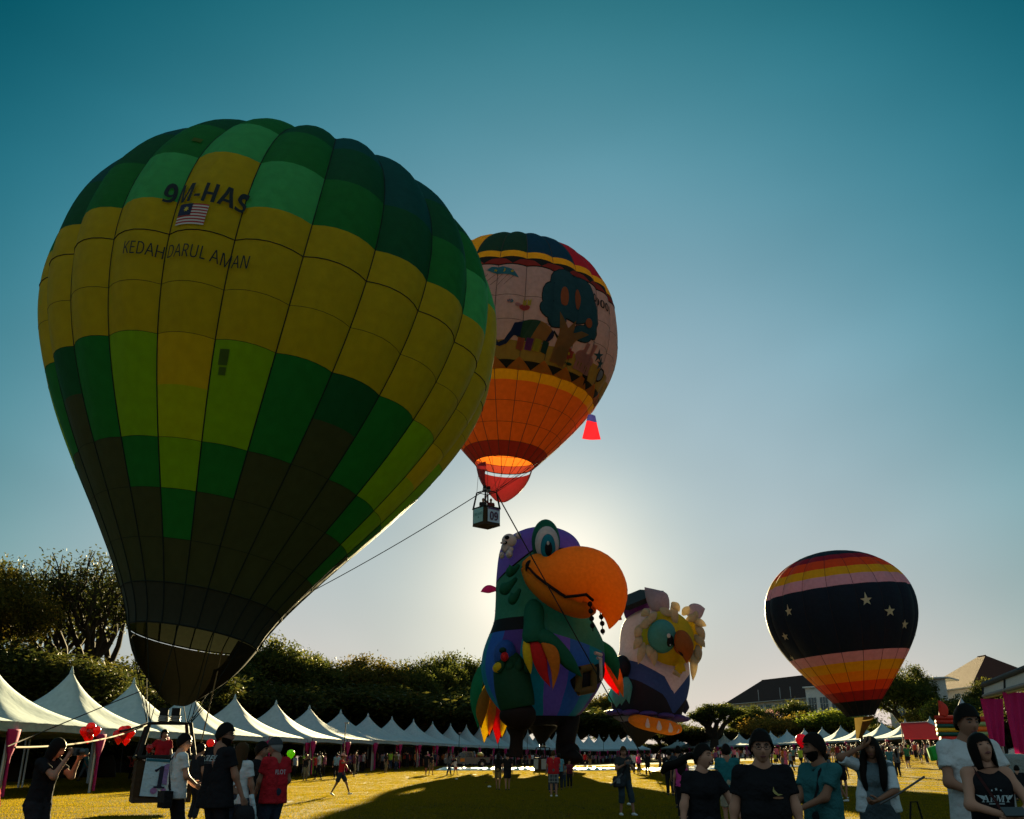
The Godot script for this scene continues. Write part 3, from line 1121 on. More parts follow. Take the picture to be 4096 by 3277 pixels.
	for q in [[43.0, 0.0], [49.5, 0.25]]:
		put.call("painted_animal", oval(Vector2(0, 0.0), Vector2(0.5, 0.4)), 0.418, q[0], fabric(0.48, 0.17, 0.13), 0.05)
		put.call("painted_animal", [Vector2(-0.1, 0.1), Vector2(0.2, 0.1), Vector2(0.42, 1.0 + q[1]), Vector2(0.1, 1.0 + q[1])], 0.418, q[0], fabric(0.48, 0.17, 0.13), 0.055)
		for k in 3: put.call("painted_animal", [Vector2(-0.35 + k * 0.28, -0.2), Vector2(-0.2 + k * 0.28, -0.2), Vector2(-0.07 + k * 0.28, -0.9), Vector2(-0.36 + k * 0.28, -0.9)], 0.418, q[0], fabric(0.48, 0.17, 0.13), 0.06)
	for q in [[56.0, 0.45], [60.0, 0.43]]: put.call("painted_cactus", star(Vector2.ZERO, 0.5, 0.35, 0.3, 5), q[1], q[0], fabric(0.02, 0.07, 0.09), 0.05)
	put.call("painted_windmill", [Vector2(-0.5, 0.6), Vector2(-0.2, 0.3), Vector2(0.1, 0.35), Vector2(0.35, -0.2), Vector2(0.25, -0.7), Vector2(0.1, -0.2), Vector2(-0.2, -0.1), Vector2(-0.25, 0.2)], 0.372, 52.0, black, 0.05)
	put.call("painted_hoop", oval(Vector2.ZERO, Vector2(0.45, 0.5)), 0.405, 66.0, black, 0.05)
	put.call("painted_hoop", oval(Vector2.ZERO, Vector2(0.33, 0.38)), 0.405, 66.0, white, 0.06)
	# registration running down to the right
	printed(o, "registration_letters", letters("B-0000L", 0.62, "Droid Sans", 700, 1.0), e, 0.607, deg_to_rad(51.0), turn, paint(0.02, 0.02, 0.02), 0.05, -0.06)
	# mouth ring, skirt and scoop
	var rows := []
	for i in 9:
		var t := i / 8.0
		var line := PackedVector3Array()
		for j in 41:
			var phi := deg_to_rad(lerpf(75.0, 320.0, j / 40.0))
			var q := e.at(0.078, phi)
			var edge := 1.0 - pow(absf(j / 20.0 - 1.0), 4.0)
			var tt := t * lerpf(0.15, 1.0, edge)
			line.append(Vector3(lerpf(q.x, 0.0 + sin(phi) * 0.45, tt), lerpf(q.y - 0.14, -0.9, tt), lerpf(q.z, cos(phi) * 0.45, tt)) + Vector3(sin(phi), 0, cos(phi)) * sin(tt * PI) * 0.28)
		rows.append(line)
	part("scoop", sheet(rows, false, false), paint(0.32, 0.022, 0.028, 0.7, {"back": 0.3, "tex": "mottle"}), o)
	part("mouth_hoop", tube(hoop(e, 0.086, turn, 0.0, 3), 0.03, 5), paint(0.05, 0.02, 0.01), o)
	# the small flag hung under the belly
	var fp: Vector3 = e.at(0.30, deg_to_rad(84))
	var fr := []
	for i in 8:
		var line := PackedVector3Array()
		for j in 6:
			var u := j / 5.0
			var v := i / 7.0
			line.append(fp + Vector3(0.25 + (u - 0.45) * (0.5 + 0.75 * v), -0.15 - v * 1.75, 0.12 * sin(u * 4 + v * 3)))
		fr.append(line)
	var both := clip(sheet(fr, false, false), func(p: Vector3) -> float: return p.y - (fp.y - 0.62))
	var flag := part("hanging_flag", both[1], paint(0.6, 0.015, 0.03, 0.7, {"back": 0.5, "tex": "mottle"}), o)
	part("flag_canton", both[0], fabric(0.02, 0.02, 0.12), flag)
	# basket
	var base := Vector3(-1.64, 15.33, -58.50)
	var bk := thing("balloon_basket", "wicker balloon basket with number 09 banner hanging high under the painted balloon", "basket", base)
	var bt := deg_to_rad(40)
	basket_parts(bk, 1.25, 1.15, 2.25, bt)
	for k in 2:
		var fx := Transform3D(Basis(Vector3.UP, bt + (-PI / 2 if k == 0 else 0.0)), Vector3.ZERO) * Transform3D(Basis.IDENTITY, Vector3(0.04, 0.62, 0.70))
		var bn := banner(bk, "banner", fx, 0.98, 0.92, cloth(0.25, 0.42, 0.45) if k == 0 else cloth(0.42, 0.50, 0.62))
		if k == 1:
			part("numeral", flat_on(letters("09", 0.56, "Droid Sans", 700, 0.85), fx.translated_local(Vector3(0.0, -0.06, 0.03))), paint(0.07, 0.02, 0.06), bn)
			part("banner_strip", flat_on(poly([Vector2(-0.48, 0.36), Vector2(0.48, 0.36), Vector2(0.48, 0.45), Vector2(-0.48, 0.45)]), fx.translated_local(Vector3(0, 0, 0.025))), cloth(0.10, 0.05, 0.16), bn)
		else:
			part("banner_word", flat_on(letters("LIMLAND", 0.17, "Droid Sans", 400, 0.95), fx.translated_local(Vector3(0.0, 0.08, 0.03))), paint(0.01, 0.09, 0.10), bn)
			part("banner_dot", flat_on(poly(oval(Vector2(0.05, -0.14), Vector2(0.05, 0.05))), fx.translated_local(Vector3(0, 0, 0.03))), paint(0.01, 0.09, 0.10), bn)
	var tops := []
	for k in 4: tops.append(base + Vector3(0.45, 2.25, 0.45).rotated(Vector3.UP, bt + k * PI / 2))
	var dark := paint(0.02, 0.02, 0.02)
	rigging(o, e, o.basis, o.position, tops, 0.086, turn, 0.012, dark)
	fix_local(o, "rigging_wire")
	rope("tether rope from number 09 basket running left behind the green balloon", tops[3] if tops[3].x < tops[1].x else tops[1], Vector3(-14.86, 12.05, -66.00), 0.2, 0.03, dark)
	rope("long dark tether rope from number 09 basket down past the parrot to ground", base + Vector3(0.6, 2.2, 0.3), Vector3(10.29, 1.02, -76.00), 0.0, 0.045, dark)
	rope("thin tether line rising from number 09 burner frame to the balloon side", base + Vector3(0.6, 2.3, 0.2), Vector3(1.64, 19.29, -57.50), 0.0, 0.02, dark)

func poly2(k: float, pts) -> Array:
	var o := PackedVector2Array(pts)
	for i in o.size(): o[i] *= k
	return poly(o)

func q_v(q: Array) -> Vector2:
	return Vector2(q[0], q[1])

# the far one on the right, navy with stars
func night_balloon() -> void:
	var e := Envelope.new()
	e.R = 6.70; e.r0 = 1.207; e.high = 14.844; e.k1 = 1.147; e.k2 = 2.03; e.m = 0.635; e.gores = 18; e.swell = 0.03
	var o := thing("hot_air_balloon", "navy hot air balloon with white stars and pink, yellow, orange bands", "hot air balloon", Vector3(31.22, 5.07, -88))
	o.basis = lean_basis(-0.082, 0.002)
	var turn := deg_to_rad(-5.5)
	var navy := fabric(0.008, 0.018, 0.038)
	var pink := fabric(0.55, 0.34, 0.45)
	var yel := fabric(0.62, 0.40, 0.012)
	var orange := fabric(0.70, 0.27, 0.012)
	var red := fabric(0.60, 0.07, 0.015)
	var deep := fabric(0.26, 0.022, 0.022)
	var wine := fabric(0.22, 0.012, 0.035)
	var black := fabric(0.006, 0.014, 0.022)
	var cols := [black, deep, red, orange, yel, pink, navy, navy, navy, pink, yel, red, wine, navy]
	dress(o, e, [0.0, 0.085, 0.139, 0.192, 0.245, 0.298, 0.353, 0.46, 0.575, 0.693, 0.737, 0.776, 0.825, 0.864, 1.0], turn, func(row: int, _g: int) -> Material: return cols[row], 240)
	tapes(o, e, turn, 0.022, paint(0.02, 0.015, 0.02, 0.9))
	var st := fabric(0.75, 0.66, 0.42)
	for q in [[0.623, -58.7, 0.47], [0.488, -71.9, 0.4], [0.624, 0.6, 0.5], [0.554, 18.5, 0.5], [0.479, 35.5, 0.45], [0.364, -84.0, 0.4], [0.424, 66.5, 0.4]]:
		printed(o, "star", poly(star(Vector2.ZERO, q[2])), e, q[0], deg_to_rad(q[1]), turn, st, 0.03)
	# scoop, open to the left
	var inv := o.transform.affine_inverse()
	var nozzle: Vector3 = inv * Vector3(30.72, 3.15, -88.00)
	var rows := []
	for i in 7:
		var t := i / 6.0
		var line := PackedVector3Array()
		for j in 25:
			var phi := deg_to_rad(lerpf(-10.0, 190.0, j / 24.0))
			var q := e.at(0.0, phi)
			line.append(Vector3(q.x, -0.1, q.z).lerp(nozzle + Vector3(sin(phi), 0, cos(phi)) * 0.3, t))
		rows.append(line)
	part("scoop", sheet(rows, false, false), fabric(0.10, 0.07, 0.02), o)
	var bk := thing("balloon_basket", "dark wicker balloon basket half hidden by the crowd under the navy balloon", "basket", ground(31.2, -88))
	basket_parts(bk, 1.2, 1.1, 2.0, 0.3)

# ---------- the parrot and the owl: inflated shapes of thin cloth

func blob(called: String, s: Soup, m: Material, o: Node3D, base: Vector3) -> MeshInstance3D:
	return part(called, s.shift(-base), m, o)

# the columns a..b (and rows r0..r1) of a lofted skin
func slice(rows: Array, a: int, b: int, r0: int, r1: int) -> Soup:
	var cut := []
	var n: int = rows[0].size()
	for r in range(r0, r1 + 1):
		var line := PackedVector3Array()
		for c in range(a, b + 1): line.append(rows[r][c % n])
		cut.append(line)
	return sheet(cut, false, false)

# a leaf-like inflated feather along a path of points
func feather(pts: Array, wide: float, thick: float, side: Vector3, most := 0.42) -> Soup:
	var keys := []
	var n := pts.size()
	for i in n:
		var t := float(i) / (n - 1)
		var w := pow(sin(PI * pow(t, log(0.5) / log(most))), 1.0) if t > 0.0 and t < 1.0 else 0.0
		if i == 0: w = 0.35
		keys.append([pts[i], wide * w, thick * w])
	return loft(keys, side, 14, 16)

func parrot() -> void:
	var base := ground(2.3, -95.0)
	var o := thing("parrot_balloon", "giant green parrot balloon with orange beak, purple bandana and black boots", "balloon", base)
	var X := Vector3(1, 0, 0)
	var green := fabric(0.035, 0.17, 0.11)
	var dgreen := fabric(0.010, 0.13, 0.075)
	var purple := fabric(0.17, 0.09, 0.44)
	var violet := fabric(0.09, 0.04, 0.22)
	var blue := fabric(0.03, 0.11, 0.42)
	var teal := fabric(0.01, 0.20, 0.28)
	var black := fabric(0.012, 0.010, 0.012)
	var orange := fabric(0.70, 0.24, 0.012)
	var white := fabric(0.62, 0.58, 0.58)
	var yellow := fabric(0.70, 0.52, 0.015)
	var red := fabric(0.62, 0.02, 0.02)
	var keys := [[Vector3(2.64, 4.42, -95.00), 2.23, 2.00], [Vector3(2.90, 5.45, -95.00), 3.63, 3.26], [Vector3(2.88, 6.82, -95.00), 4.85, 4.36], [Vector3(2.97, 8.24, -95.00), 5.68, 5.11], [Vector3(3.01, 9.66, -95.00), 6.03, 5.43], [Vector3(3.11, 11.09, -95.00), 6.03, 5.42], [Vector3(3.24, 12.35, -95.00), 5.79, 5.21], [Vector3(3.21, 13.74, -95.00), 5.20, 4.68], [Vector3(3.09, 14.72, -95.00), 4.84, 4.36], [Vector3(3.00, 16.33, -95.00), 4.66, 4.43], [Vector3(2.90, 18.91, -95.00), 4.48, 4.39], [Vector3(2.95, 21.50, -95.00), 4.18, 4.18], [Vector3(3.08, 22.75, -95.00), 3.42, 3.42], [Vector3(3.16, 23.54, -95.00), 2.07, 2.07], [Vector3(3.16, 23.86, -95.00), 0.52, 0.52]]
	var all := loft(keys, X, 64, 84, true)
	# bandana above a slanting hem, breast between, patchwork below
	var hl: Vector3 = Vector3(-1.53, 18.25, -92.00)
	var hm: Vector3 = Vector3(2.04, 20.74, -92.00)
	var hr: Vector3 = Vector3(7.02, 21.19, -92.00)
	var hem := func(p: Vector3) -> float:
		return p.y - (lerpf(hl.y, hm.y, clampf((p.x - hl.x) / (hm.x - hl.x), 0, 1)) if p.x < hm.x else lerpf(hm.y, hr.y, (p.x - hm.x) / (hr.x - hm.x)))
	var a := clip(all, hem)
	var band := blob("bandana", a[0], purple, o, base)
	var b := clip(a[1], func(p: Vector3) -> float: return hem.call(p) + 0.22)
	blob("bandana_hem", b[0], black, band, base)
	var wl: Vector3 = Vector3(-1.76, 13.01, -92.00)
	var wm: Vector3 = Vector3(3.66, 12.62, -90.00)
	var wr: Vector3 = Vector3(8.79, 11.21, -92.00)
	var waist := func(p: Vector3) -> float:
		return p.y - (wl.y if p.x < wm.x else lerpf(wm.y, wr.y, (p.x - wm.x) / (wr.x - wm.x)))
	var c := clip(b[1], waist)
	var strap_y: float = Vector3(-1.16, 14.30, -92.00).y
	var cd := clip(c[0], func(p: Vector3) -> float: return minf(strap_y - p.y, wm.x - 1.0 - p.x))
	blob("breast", cd[1], green, o, base)
	blob("shoulder_strap", cd[0], black, o, base)
	# seams on the breast
	var rs := rings(keys, X, 64, 84, true)
	var ht := PackedFloat32Array()
	for r in rs: ht.append(r[0].y)
	for q in [40, 46, 52]:
		if q < rs.size():
			var pts := []
			for k in range(0, 33): pts.append(rs[q][k] + (rs[q][k] - Vector3(2.3, rs[q][k].y, -95)).normalized() * 0.02)
			blob("stitched_seam", tube(pts, 0.03, 4), paint(0.008, 0.03, 0.02), o, base)
	for k in [4, 9, 13, 17, 21, 26]:
		var pts := []
		for q in range(36, 62): pts.append(rs[q][k] + (rs[q][k] - Vector3(2.3, rs[q][k].y, -95)).normalized() * 0.02)
		blob("stitched_seam", tube(pts, 0.025, 4), paint(0.008, 0.03, 0.02), o, base)
	var cols := [teal, purple, blue, teal, violet, teal, blue, purple, teal, blue, violet, teal, purple, blue, teal, violet]
	for k in 16:
		# tiers: under the waist, and the underside in quieter tones
		var sl: Soup = clip(slice(rs, k * 4, k * 4 + 4, 0, 50), waist)[1]
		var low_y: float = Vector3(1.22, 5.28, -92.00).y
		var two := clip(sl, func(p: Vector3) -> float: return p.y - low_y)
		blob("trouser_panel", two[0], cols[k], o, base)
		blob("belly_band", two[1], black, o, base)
	# eye
	var lid := blob("eyelid", ball(Vector3(3.30, 21.38, -90.00), Vector3(1.39, 2.15, 1.90), 24, 18), dgreen, o, base)
	var ew := blob("eye", ball(Vector3(3.36, 20.85, -88.60), Vector3(1.15, 1.68, 1.15), 24, 16), white, o, base)
	blob("iris", ball(Vector3(3.42, 20.27, -87.70), Vector3(0.71, 1.31, 0.75), 24, 14), teal, ew, base)
	blob("pupil", ball(Vector3(3.44, 20.06, -87.20), Vector3(0.38, 0.71, 0.50), 20, 12), black, ew, base)
	blob("highlight", ball(Vector3(3.39, 20.48, -86.80), Vector3(0.13, 0.21, 0.22), 12, 8), white, ew, base)
	lid.name = "eyelid"
	# beak
	blob("upper_beak", loft([[Vector3(1.22, 19.20, -90.50), 0.4, 0.4], [Vector3(2.45, 18.78, -89.60), 1.7, 1.3], [Vector3(3.97, 18.05, -88.80), 2.2, 2.1], [Vector3(5.94, 17.71, -88.00), 2.55, 2.75], [Vector3(7.69, 17.19, -88.00), 2.5, 2.75], [Vector3(8.82, 16.02, -88.00), 2.15, 2.2], [Vector3(9.27, 14.68, -88.00), 1.5, 1.35], [Vector3(9.22, 13.58, -88.00), 0.75, 0.65], [Vector3(8.98, 12.71, -88.00), 0.05, 0.05]], Vector3(0, 0, 1), 28, 36), orange, o, base)
	blob("lower_beak", loft([[Vector3(1.31, 18.87, -90.60), 0.5, 0.5], [Vector3(2.33, 17.61, -89.80), 1.5, 1.1], [Vector3(4.08, 16.22, -89.20), 2.0, 1.35], [Vector3(5.94, 15.23, -88.90), 2.0, 1.3], [Vector3(7.20, 14.78, -88.70), 1.5, 1.0], [Vector3(7.89, 14.63, -88.60), 0.5, 0.4]], Vector3(0, 0, 1), 22, 24), orange, o, base)
	var lip := [Vector3(1.39, 18.88, -88.90), Vector3(1.70, 18.30, -88.10), Vector3(2.39, 17.43, -87.50), Vector3(3.52, 16.43, -86.85), Vector3(4.93, 15.45, -86.75), Vector3(5.75, 15.40, -85.90), Vector3(6.77, 15.51, -85.75), Vector3(7.42, 15.05, -86.30)]
	blob("mouth_line", tube(lip, 0.14, 6), black, o, base)
	blob("mouth_corner", feather([Vector3(1.33, 18.24, -88.80), Vector3(1.43, 18.69, -88.40), Vector3(1.75, 18.96, -88.10), Vector3(2.20, 18.85, -88.00)], 0.28, 0.14, Vector3(0, 1, 0)), black, o, base)
	for q in [Vector3(6.27, 19.53, -86.60), Vector3(6.65, 19.73, -87.30)]: blob("nostril", ball(q, Vector3(0.24, 0.14, 0.14), 10, 6), black, o, base)
	# skull badge on the bandana
	var sk := blob("skull_badge", ball(Vector3(-0.27, 21.59, -90.60), Vector3(0.74, 0.66, 0.80), 18, 12), white, o, base)
	blob("jaw", ball(Vector3(-0.59, 20.89, -90.60), Vector3(0.49, 0.54, 0.60), 14, 10), white, sk, base)
	for q: Soup in [ball(Vector3(0.62, 22.11, -90.80), Vector3(0.30, 0.37, 0.50)), ball(Vector3(-1.00, 20.12, -90.60), Vector3(0.29, 0.34, 0.50)), ball(Vector3(-0.27, 20.12, -90.00), Vector3(0.36, 0.41, 0.50))]: blob("bone_end", q, white, sk, base)
	blob("bone", tube([Vector3(-0.27, 20.26, -90.20), Vector3(-0.02, 20.81, -90.20)], 0.25, 8), white, sk, base)
	blob("eye_socket", ball(Vector3(-0.49, 21.71, -89.80), Vector3(0.24, 0.20, 0.30), 12, 8), black, sk, base)
	blob("mouth", ball(Vector3(-0.73, 21.23, -89.90), Vector3(0.27, 0.17, 0.35), 12, 8), black, sk, base)
	blob("pipe", tube([Vector3(-0.68, 21.22, -89.60), Vector3(-1.07, 21.07, -89.40)], 0.12, 6), white, sk, base)
	blob("bandana_knot", feather([Vector3(-1.47, 17.54, -95.00), Vector3(-2.23, 17.59, -95.00), Vector3(-2.73, 17.49, -95.00), Vector3(-3.18, 17.29, -95.00)], 0.42, 0.2, Vector3(0, 1, 0)), fabric(0.30, 0.03, 0.16), o, base)
	for q in [[Vector3(0.63, 19.12, -90.60), Vector3(0.19, 18.58, -90.10), Vector3(-0.29, 18.45, -89.90), Vector3(-0.48, 18.56, -90.00)], [Vector3(0.39, 17.80, -90.60), Vector3(-0.19, 17.12, -90.00), Vector3(-0.82, 16.73, -90.00), Vector3(-1.20, 16.90, -90.40)], [Vector3(0.72, 16.69, -90.30), Vector3(0.38, 16.05, -89.90), Vector3(-0.05, 15.80, -89.80), Vector3(-0.33, 15.97, -90.00)]]:
		blob("cheek_feather", feather(q, 0.62, 0.5, Vector3(0, 1, 0.3), 0.62), dgreen, o, base)
	# the near wing
	blob("wing_arm", loft([[Vector3(2.01, 15.44, -90.20), 0.55, 0.5], [Vector3(2.08, 14.68, -89.60), 0.95, 0.8], [Vector3(2.06, 13.21, -89.00), 0.98, 0.85], [Vector3(2.09, 12.13, -88.60), 1.15, 0.85], [Vector3(2.13, 11.51, -88.50), 0.95, 0.6]], X, 20, 20), dgreen, o, base)
	blob("wing_leading_edge", loft([[Vector3(2.14, 12.48, -88.70), 0.9, 0.6], [Vector3(3.28, 11.84, -88.30), 0.75, 0.6], [Vector3(4.31, 10.87, -88.40), 0.72, 0.5], [Vector3(5.33, 9.66, -88.60), 0.6, 0.4], [Vector3(6.37, 8.55, -88.90), 0.05, 0.05]], X, 18, 22), dgreen, o, base)
	blob("wing_feather", feather([Vector3(1.30, 12.06, -88.60), Vector3(1.34, 11.08, -88.30), Vector3(1.47, 10.18, -88.30), Vector3(1.60, 9.42, -88.40), Vector3(1.71, 8.70, -88.50)], 0.44, 0.25, X), yellow, o, base)
	blob("wing_feather", feather([Vector3(1.95, 12.24, -88.60), Vector3(2.23, 11.18, -88.20), Vector3(2.56, 9.95, -88.20), Vector3(2.92, 8.75, -88.40), Vector3(3.52, 7.55, -88.50)], 0.66, 0.3, X), red, o, base)
	blob("wing_feather", feather([Vector3(2.64, 12.08, -88.40), Vector3(3.26, 11.27, -88.00), Vector3(3.75, 10.27, -88.00), Vector3(3.92, 8.96, -88.20), Vector3(3.68, 7.29, -88.40)], 0.62, 0.3, X), fabric(0.65, 0.20, 0.02), o, base)
	# the far wing
	blob("far_wing_feather", feather([Vector3(9.01, 10.92, -97.20), Vector3(9.53, 9.83, -97.00), Vector3(10.09, 8.63, -97.00), Vector3(10.68, 7.34, -97.00)], 0.72, 0.16, X), fabric(0.75, 0.03, 0.03), o, base)
	blob("far_wing_feather", feather([Vector3(9.33, 11.35, -97.00), Vector3(10.06, 10.05, -96.70), Vector3(10.61, 8.72, -96.70), Vector3(11.04, 7.17, -96.70)], 0.62, 0.16, X), fabric(0.75, 0.20, 0.015), o, base)
	blob("far_wing", feather([Vector3(8.78, 12.51, -96.00), Vector3(9.54, 11.44, -96.00), Vector3(10.15, 10.23, -96.00), Vector3(10.48, 8.69, -96.00)], 0.75, 0.5, X), dgreen, o, base)
	# tail
	var tails := [[Vector3(-2.82, 2.94, -100.00), Vector3(-2.52, 7.40, -100.40), Vector3(-2.20, 9.06, -99.50), yellow, 0.85], [Vector3(-2.32, 3.63, -100.00), Vector3(-2.00, 7.40, -100.40), Vector3(-1.69, 9.06, -99.50), orange, 0.7], [Vector3(-1.46, 2.84, -100.00), Vector3(-1.36, 7.15, -100.40), Vector3(-1.05, 8.81, -99.50), red, 0.85], [Vector3(-1.01, 3.51, -100.00), Vector3(-0.85, 6.91, -100.40), Vector3(-0.54, 8.57, -99.50), yellow, 0.75], [Vector3(-0.30, 4.51, -100.00), Vector3(-0.21, 7.15, -100.40), Vector3(0.10, 8.81, -99.50), fabric(0.42, 0.2, 0.02), 0.6]]
	for q in tails:
		var t: Vector3 = q[0]
		var m: Vector3 = q[1]
		var s: Vector3 = q[2]
		blob("tail_feather", feather([s, m, m.lerp(t, 0.5), t], q[4], 0.22, X, 0.45), q[3], o, base)
	blob("tail_cover", feather([Vector3(-2.72, 11.00, -99.00), Vector3(-3.48, 9.04, -99.30), Vector3(-3.70, 6.84, -99.30), Vector3(-3.37, 4.30, -99.30)], 0.62, 0.35, X, 0.5), dgreen, o, base)
	blob("tail_cover", feather([Vector3(-2.28, 8.75, -98.60), Vector3(-2.78, 7.29, -98.60), Vector3(-3.09, 5.85, -98.60), Vector3(-3.09, 4.28, -98.60)], 0.62, 0.3, X, 0.5), fabric(0.36, 0.16, 0.015), o, base)
	# legs
	var tl := blob("trouser_leg", loft([[Vector3(-0.19, 11.20, -91.50), 0.7, 0.6], [Vector3(-0.09, 9.73, -90.60), 1.6, 1.3], [Vector3(0.09, 7.88, -90.00), 1.75, 1.6], [Vector3(0.37, 6.54, -89.80), 1.72, 1.65], [Vector3(0.50, 5.84, -89.80), 1.6, 1.55]], X, 24, 20), fabric(0.010, 0.065, 0.028), o, base)
	for q in [[Vector3(-1.22, 8.91, -88.90), Vector3(-1.04, 9.58, -89.00), Vector3(-0.77, 10.43, -89.60)], [Vector3(-0.34, 8.91, -88.90), Vector3(-0.21, 9.58, -89.00), Vector3(0.00, 10.43, -89.60)], [Vector3(0.53, 8.91, -88.90), Vector3(0.62, 9.58, -89.00), Vector3(0.77, 10.43, -89.60)], [Vector3(1.40, 8.91, -88.90), Vector3(1.45, 9.58, -89.00), Vector3(1.54, 10.43, -89.60)]]: blob("ragged_edge", feather(q, 0.42, 0.2, X, 0.3), fabric(0.010, 0.065, 0.028), tl, base)
	blob("boot", loft([[Vector3(0.46, 6.06, -89.80), 1.3, 1.3], [Vector3(0.50, 5.45, -89.80), 1.66, 1.6], [Vector3(0.55, 4.75, -89.80), 1.55, 1.5], [Vector3(0.50, 4.20, -90.00), 0.95, 0.95], [Vector3(0.43, 3.29, -90.00), 0.62, 0.62], [Vector3(0.36, 2.27, -90.00), 0.62, 0.62], [Vector3(0.32, 1.59, -90.00), 0.66, 0.7]], X, 22, 30), fabric(0.018, 0.011, 0.009), o, base)
	blob("boot", loft([[Vector3(5.66, 5.87, -95.00), 0.95, 1.0], [Vector3(5.42, 4.75, -94.50), 1.05, 1.1], [Vector3(5.18, 3.60, -94.00), 0.92, 1.0], [Vector3(5.06, 2.60, -94.00), 0.95, 1.0], [Vector3(5.34, 1.86, -93.40), 1.15, 1.2], [Vector3(5.77, 1.38, -93.00), 0.8, 0.9]], X, 22, 26), fabric(0.012, 0.010, 0.012), o, base)
	blob("boot_toe", loft([[Vector3(4.99, 1.77, -93.00), 0.45, 0.6], [Vector3(5.62, 1.64, -92.60), 0.72, 0.9], [Vector3(6.20, 1.47, -92.40), 0.45, 0.6], [Vector3(6.56, 1.29, -92.30), 0.1, 0.1]], Vector3(0, 1, 0), 16, 14), fabric(0.012, 0.010, 0.012), o, base)
	# pouch and its baubles
	blob("hip_pouch", ball(Vector3(-0.61, 10.61, -90.70), Vector3(1.13, 1.46, 1.30), 22, 14), blue, o, base)
	blob("bauble", ball(Vector3(-1.27, 9.38, -89.20), Vector3(0.55, 0.46, 0.50), 16, 10, Basis(Vector3(0, 0, 1), 0.5)), yellow, o, base)
	blob("bauble", ball(Vector3(-0.69, 10.33, -89.10), Vector3(0.37, 0.44, 0.42), 14, 10), red, o, base)
	blob("bauble", ball(Vector3(-0.86, 10.93, -89.20), Vector3(0.35, 0.28, 0.40), 14, 10), fabric(0.01, 0.05, 0.04), o, base)
	# belt, buckle, hilt, beads
	var bz := [Vector3(6.25, 9.19, -89.60), Vector3(7.58, 9.53, -90.40), Vector3(7.57, 7.55, -90.40), Vector3(6.07, 7.23, -89.60)]
	var brass := fabric(0.13, 0.09, 0.03)
	for k in 4: blob("buckle_bar", tube([bz[k], (bz[k] as Vector3).lerp(bz[(k + 1) % 4], 0.5), bz[(k + 1) % 4]], 0.34, 12), brass, o, base)
	blob("belt", loft([[Vector3(5.58, 7.86, -89.70), 0.5, 0.3], [Vector3(6.90, 8.43, -90.20), 0.85, 0.25], [Vector3(8.37, 9.17, -92.00), 0.85, 0.25], [Vector3(8.79, 9.52, -93.40), 0.4, 0.2]], Vector3(0, 1, 0), 14, 12), black, o, base)
	blob("hilt", tube([Vector3(7.81, 10.81, -90.40), Vector3(8.47, 10.68, -91.00)], 0.16, 8), white, o, base)
	blob("hilt", tube([Vector3(7.99, 10.33, -90.20), Vector3(8.41, 10.30, -90.80)], 0.14, 8), white, o, base)
	blob("hilt", tube([Vector3(8.32, 10.19, -90.60), Vector3(8.34, 9.28, -90.60), Vector3(8.33, 8.34, -90.80)], 0.16, 8), white, o, base)
	var beads := [Vector3(7.14, 14.75, -86.40), Vector3(7.21, 14.15, -86.60), Vector3(7.31, 13.53, -87.00), Vector3(7.36, 12.88, -87.00), Vector3(8.32, 13.88, -88.40), Vector3(8.39, 13.27, -88.40), Vector3(8.41, 12.56, -88.40)]
	for q in beads: blob("bead", ball(q, Vector3(0.23, 0.25, 0.23), 10, 8), black, o, base)
	blob("bead_string", tube([Vector3(7.15, 15.00, -86.40), Vector3(7.26, 13.82, -86.80), Vector3(7.39, 12.38, -87.00)], 0.05, 5), black, o, base)
	blob("bead_string", tube([Vector3(8.18, 14.55, -88.40), Vector3(8.37, 13.36, -88.40), Vector3(8.43, 12.22, -88.40)], 0.05, 5), black, o, base)
	# scoop under the belly, basket
	blob("scoop", loft([[Vector3(3.03, 4.54, -95.00), 1.6, 1.5], [Vector3(2.93, 3.74, -95.00), 0.95, 0.9], [Vector3(2.82, 2.84, -95.00), 0.3, 0.3]], X, 18, 10, true), paint(0.014, 0.013, 0.012, 0.9, {"back": 0.3, "tex": "mottle"}), o, base)
	var bk := thing("balloon_basket", "wicker balloon basket with white banners under the giant parrot balloon", "basket", ground(Vector3(2.94, 0.94, -95.00).x, -95))
	basket_parts(bk, 1.3, 1.15, 2.1, 0.4)
	for k in 2: banner(bk, "banner", Transform3D(Basis(Vector3.UP, 0.4 + (-PI / 2 if k == 0 else 0.0)), Vector3.ZERO) * Transform3D(Basis.IDENTITY, Vector3(0, 0.62, 0.72)), 1.0, 0.9, cloth(0.36, 0.44, 0.48))

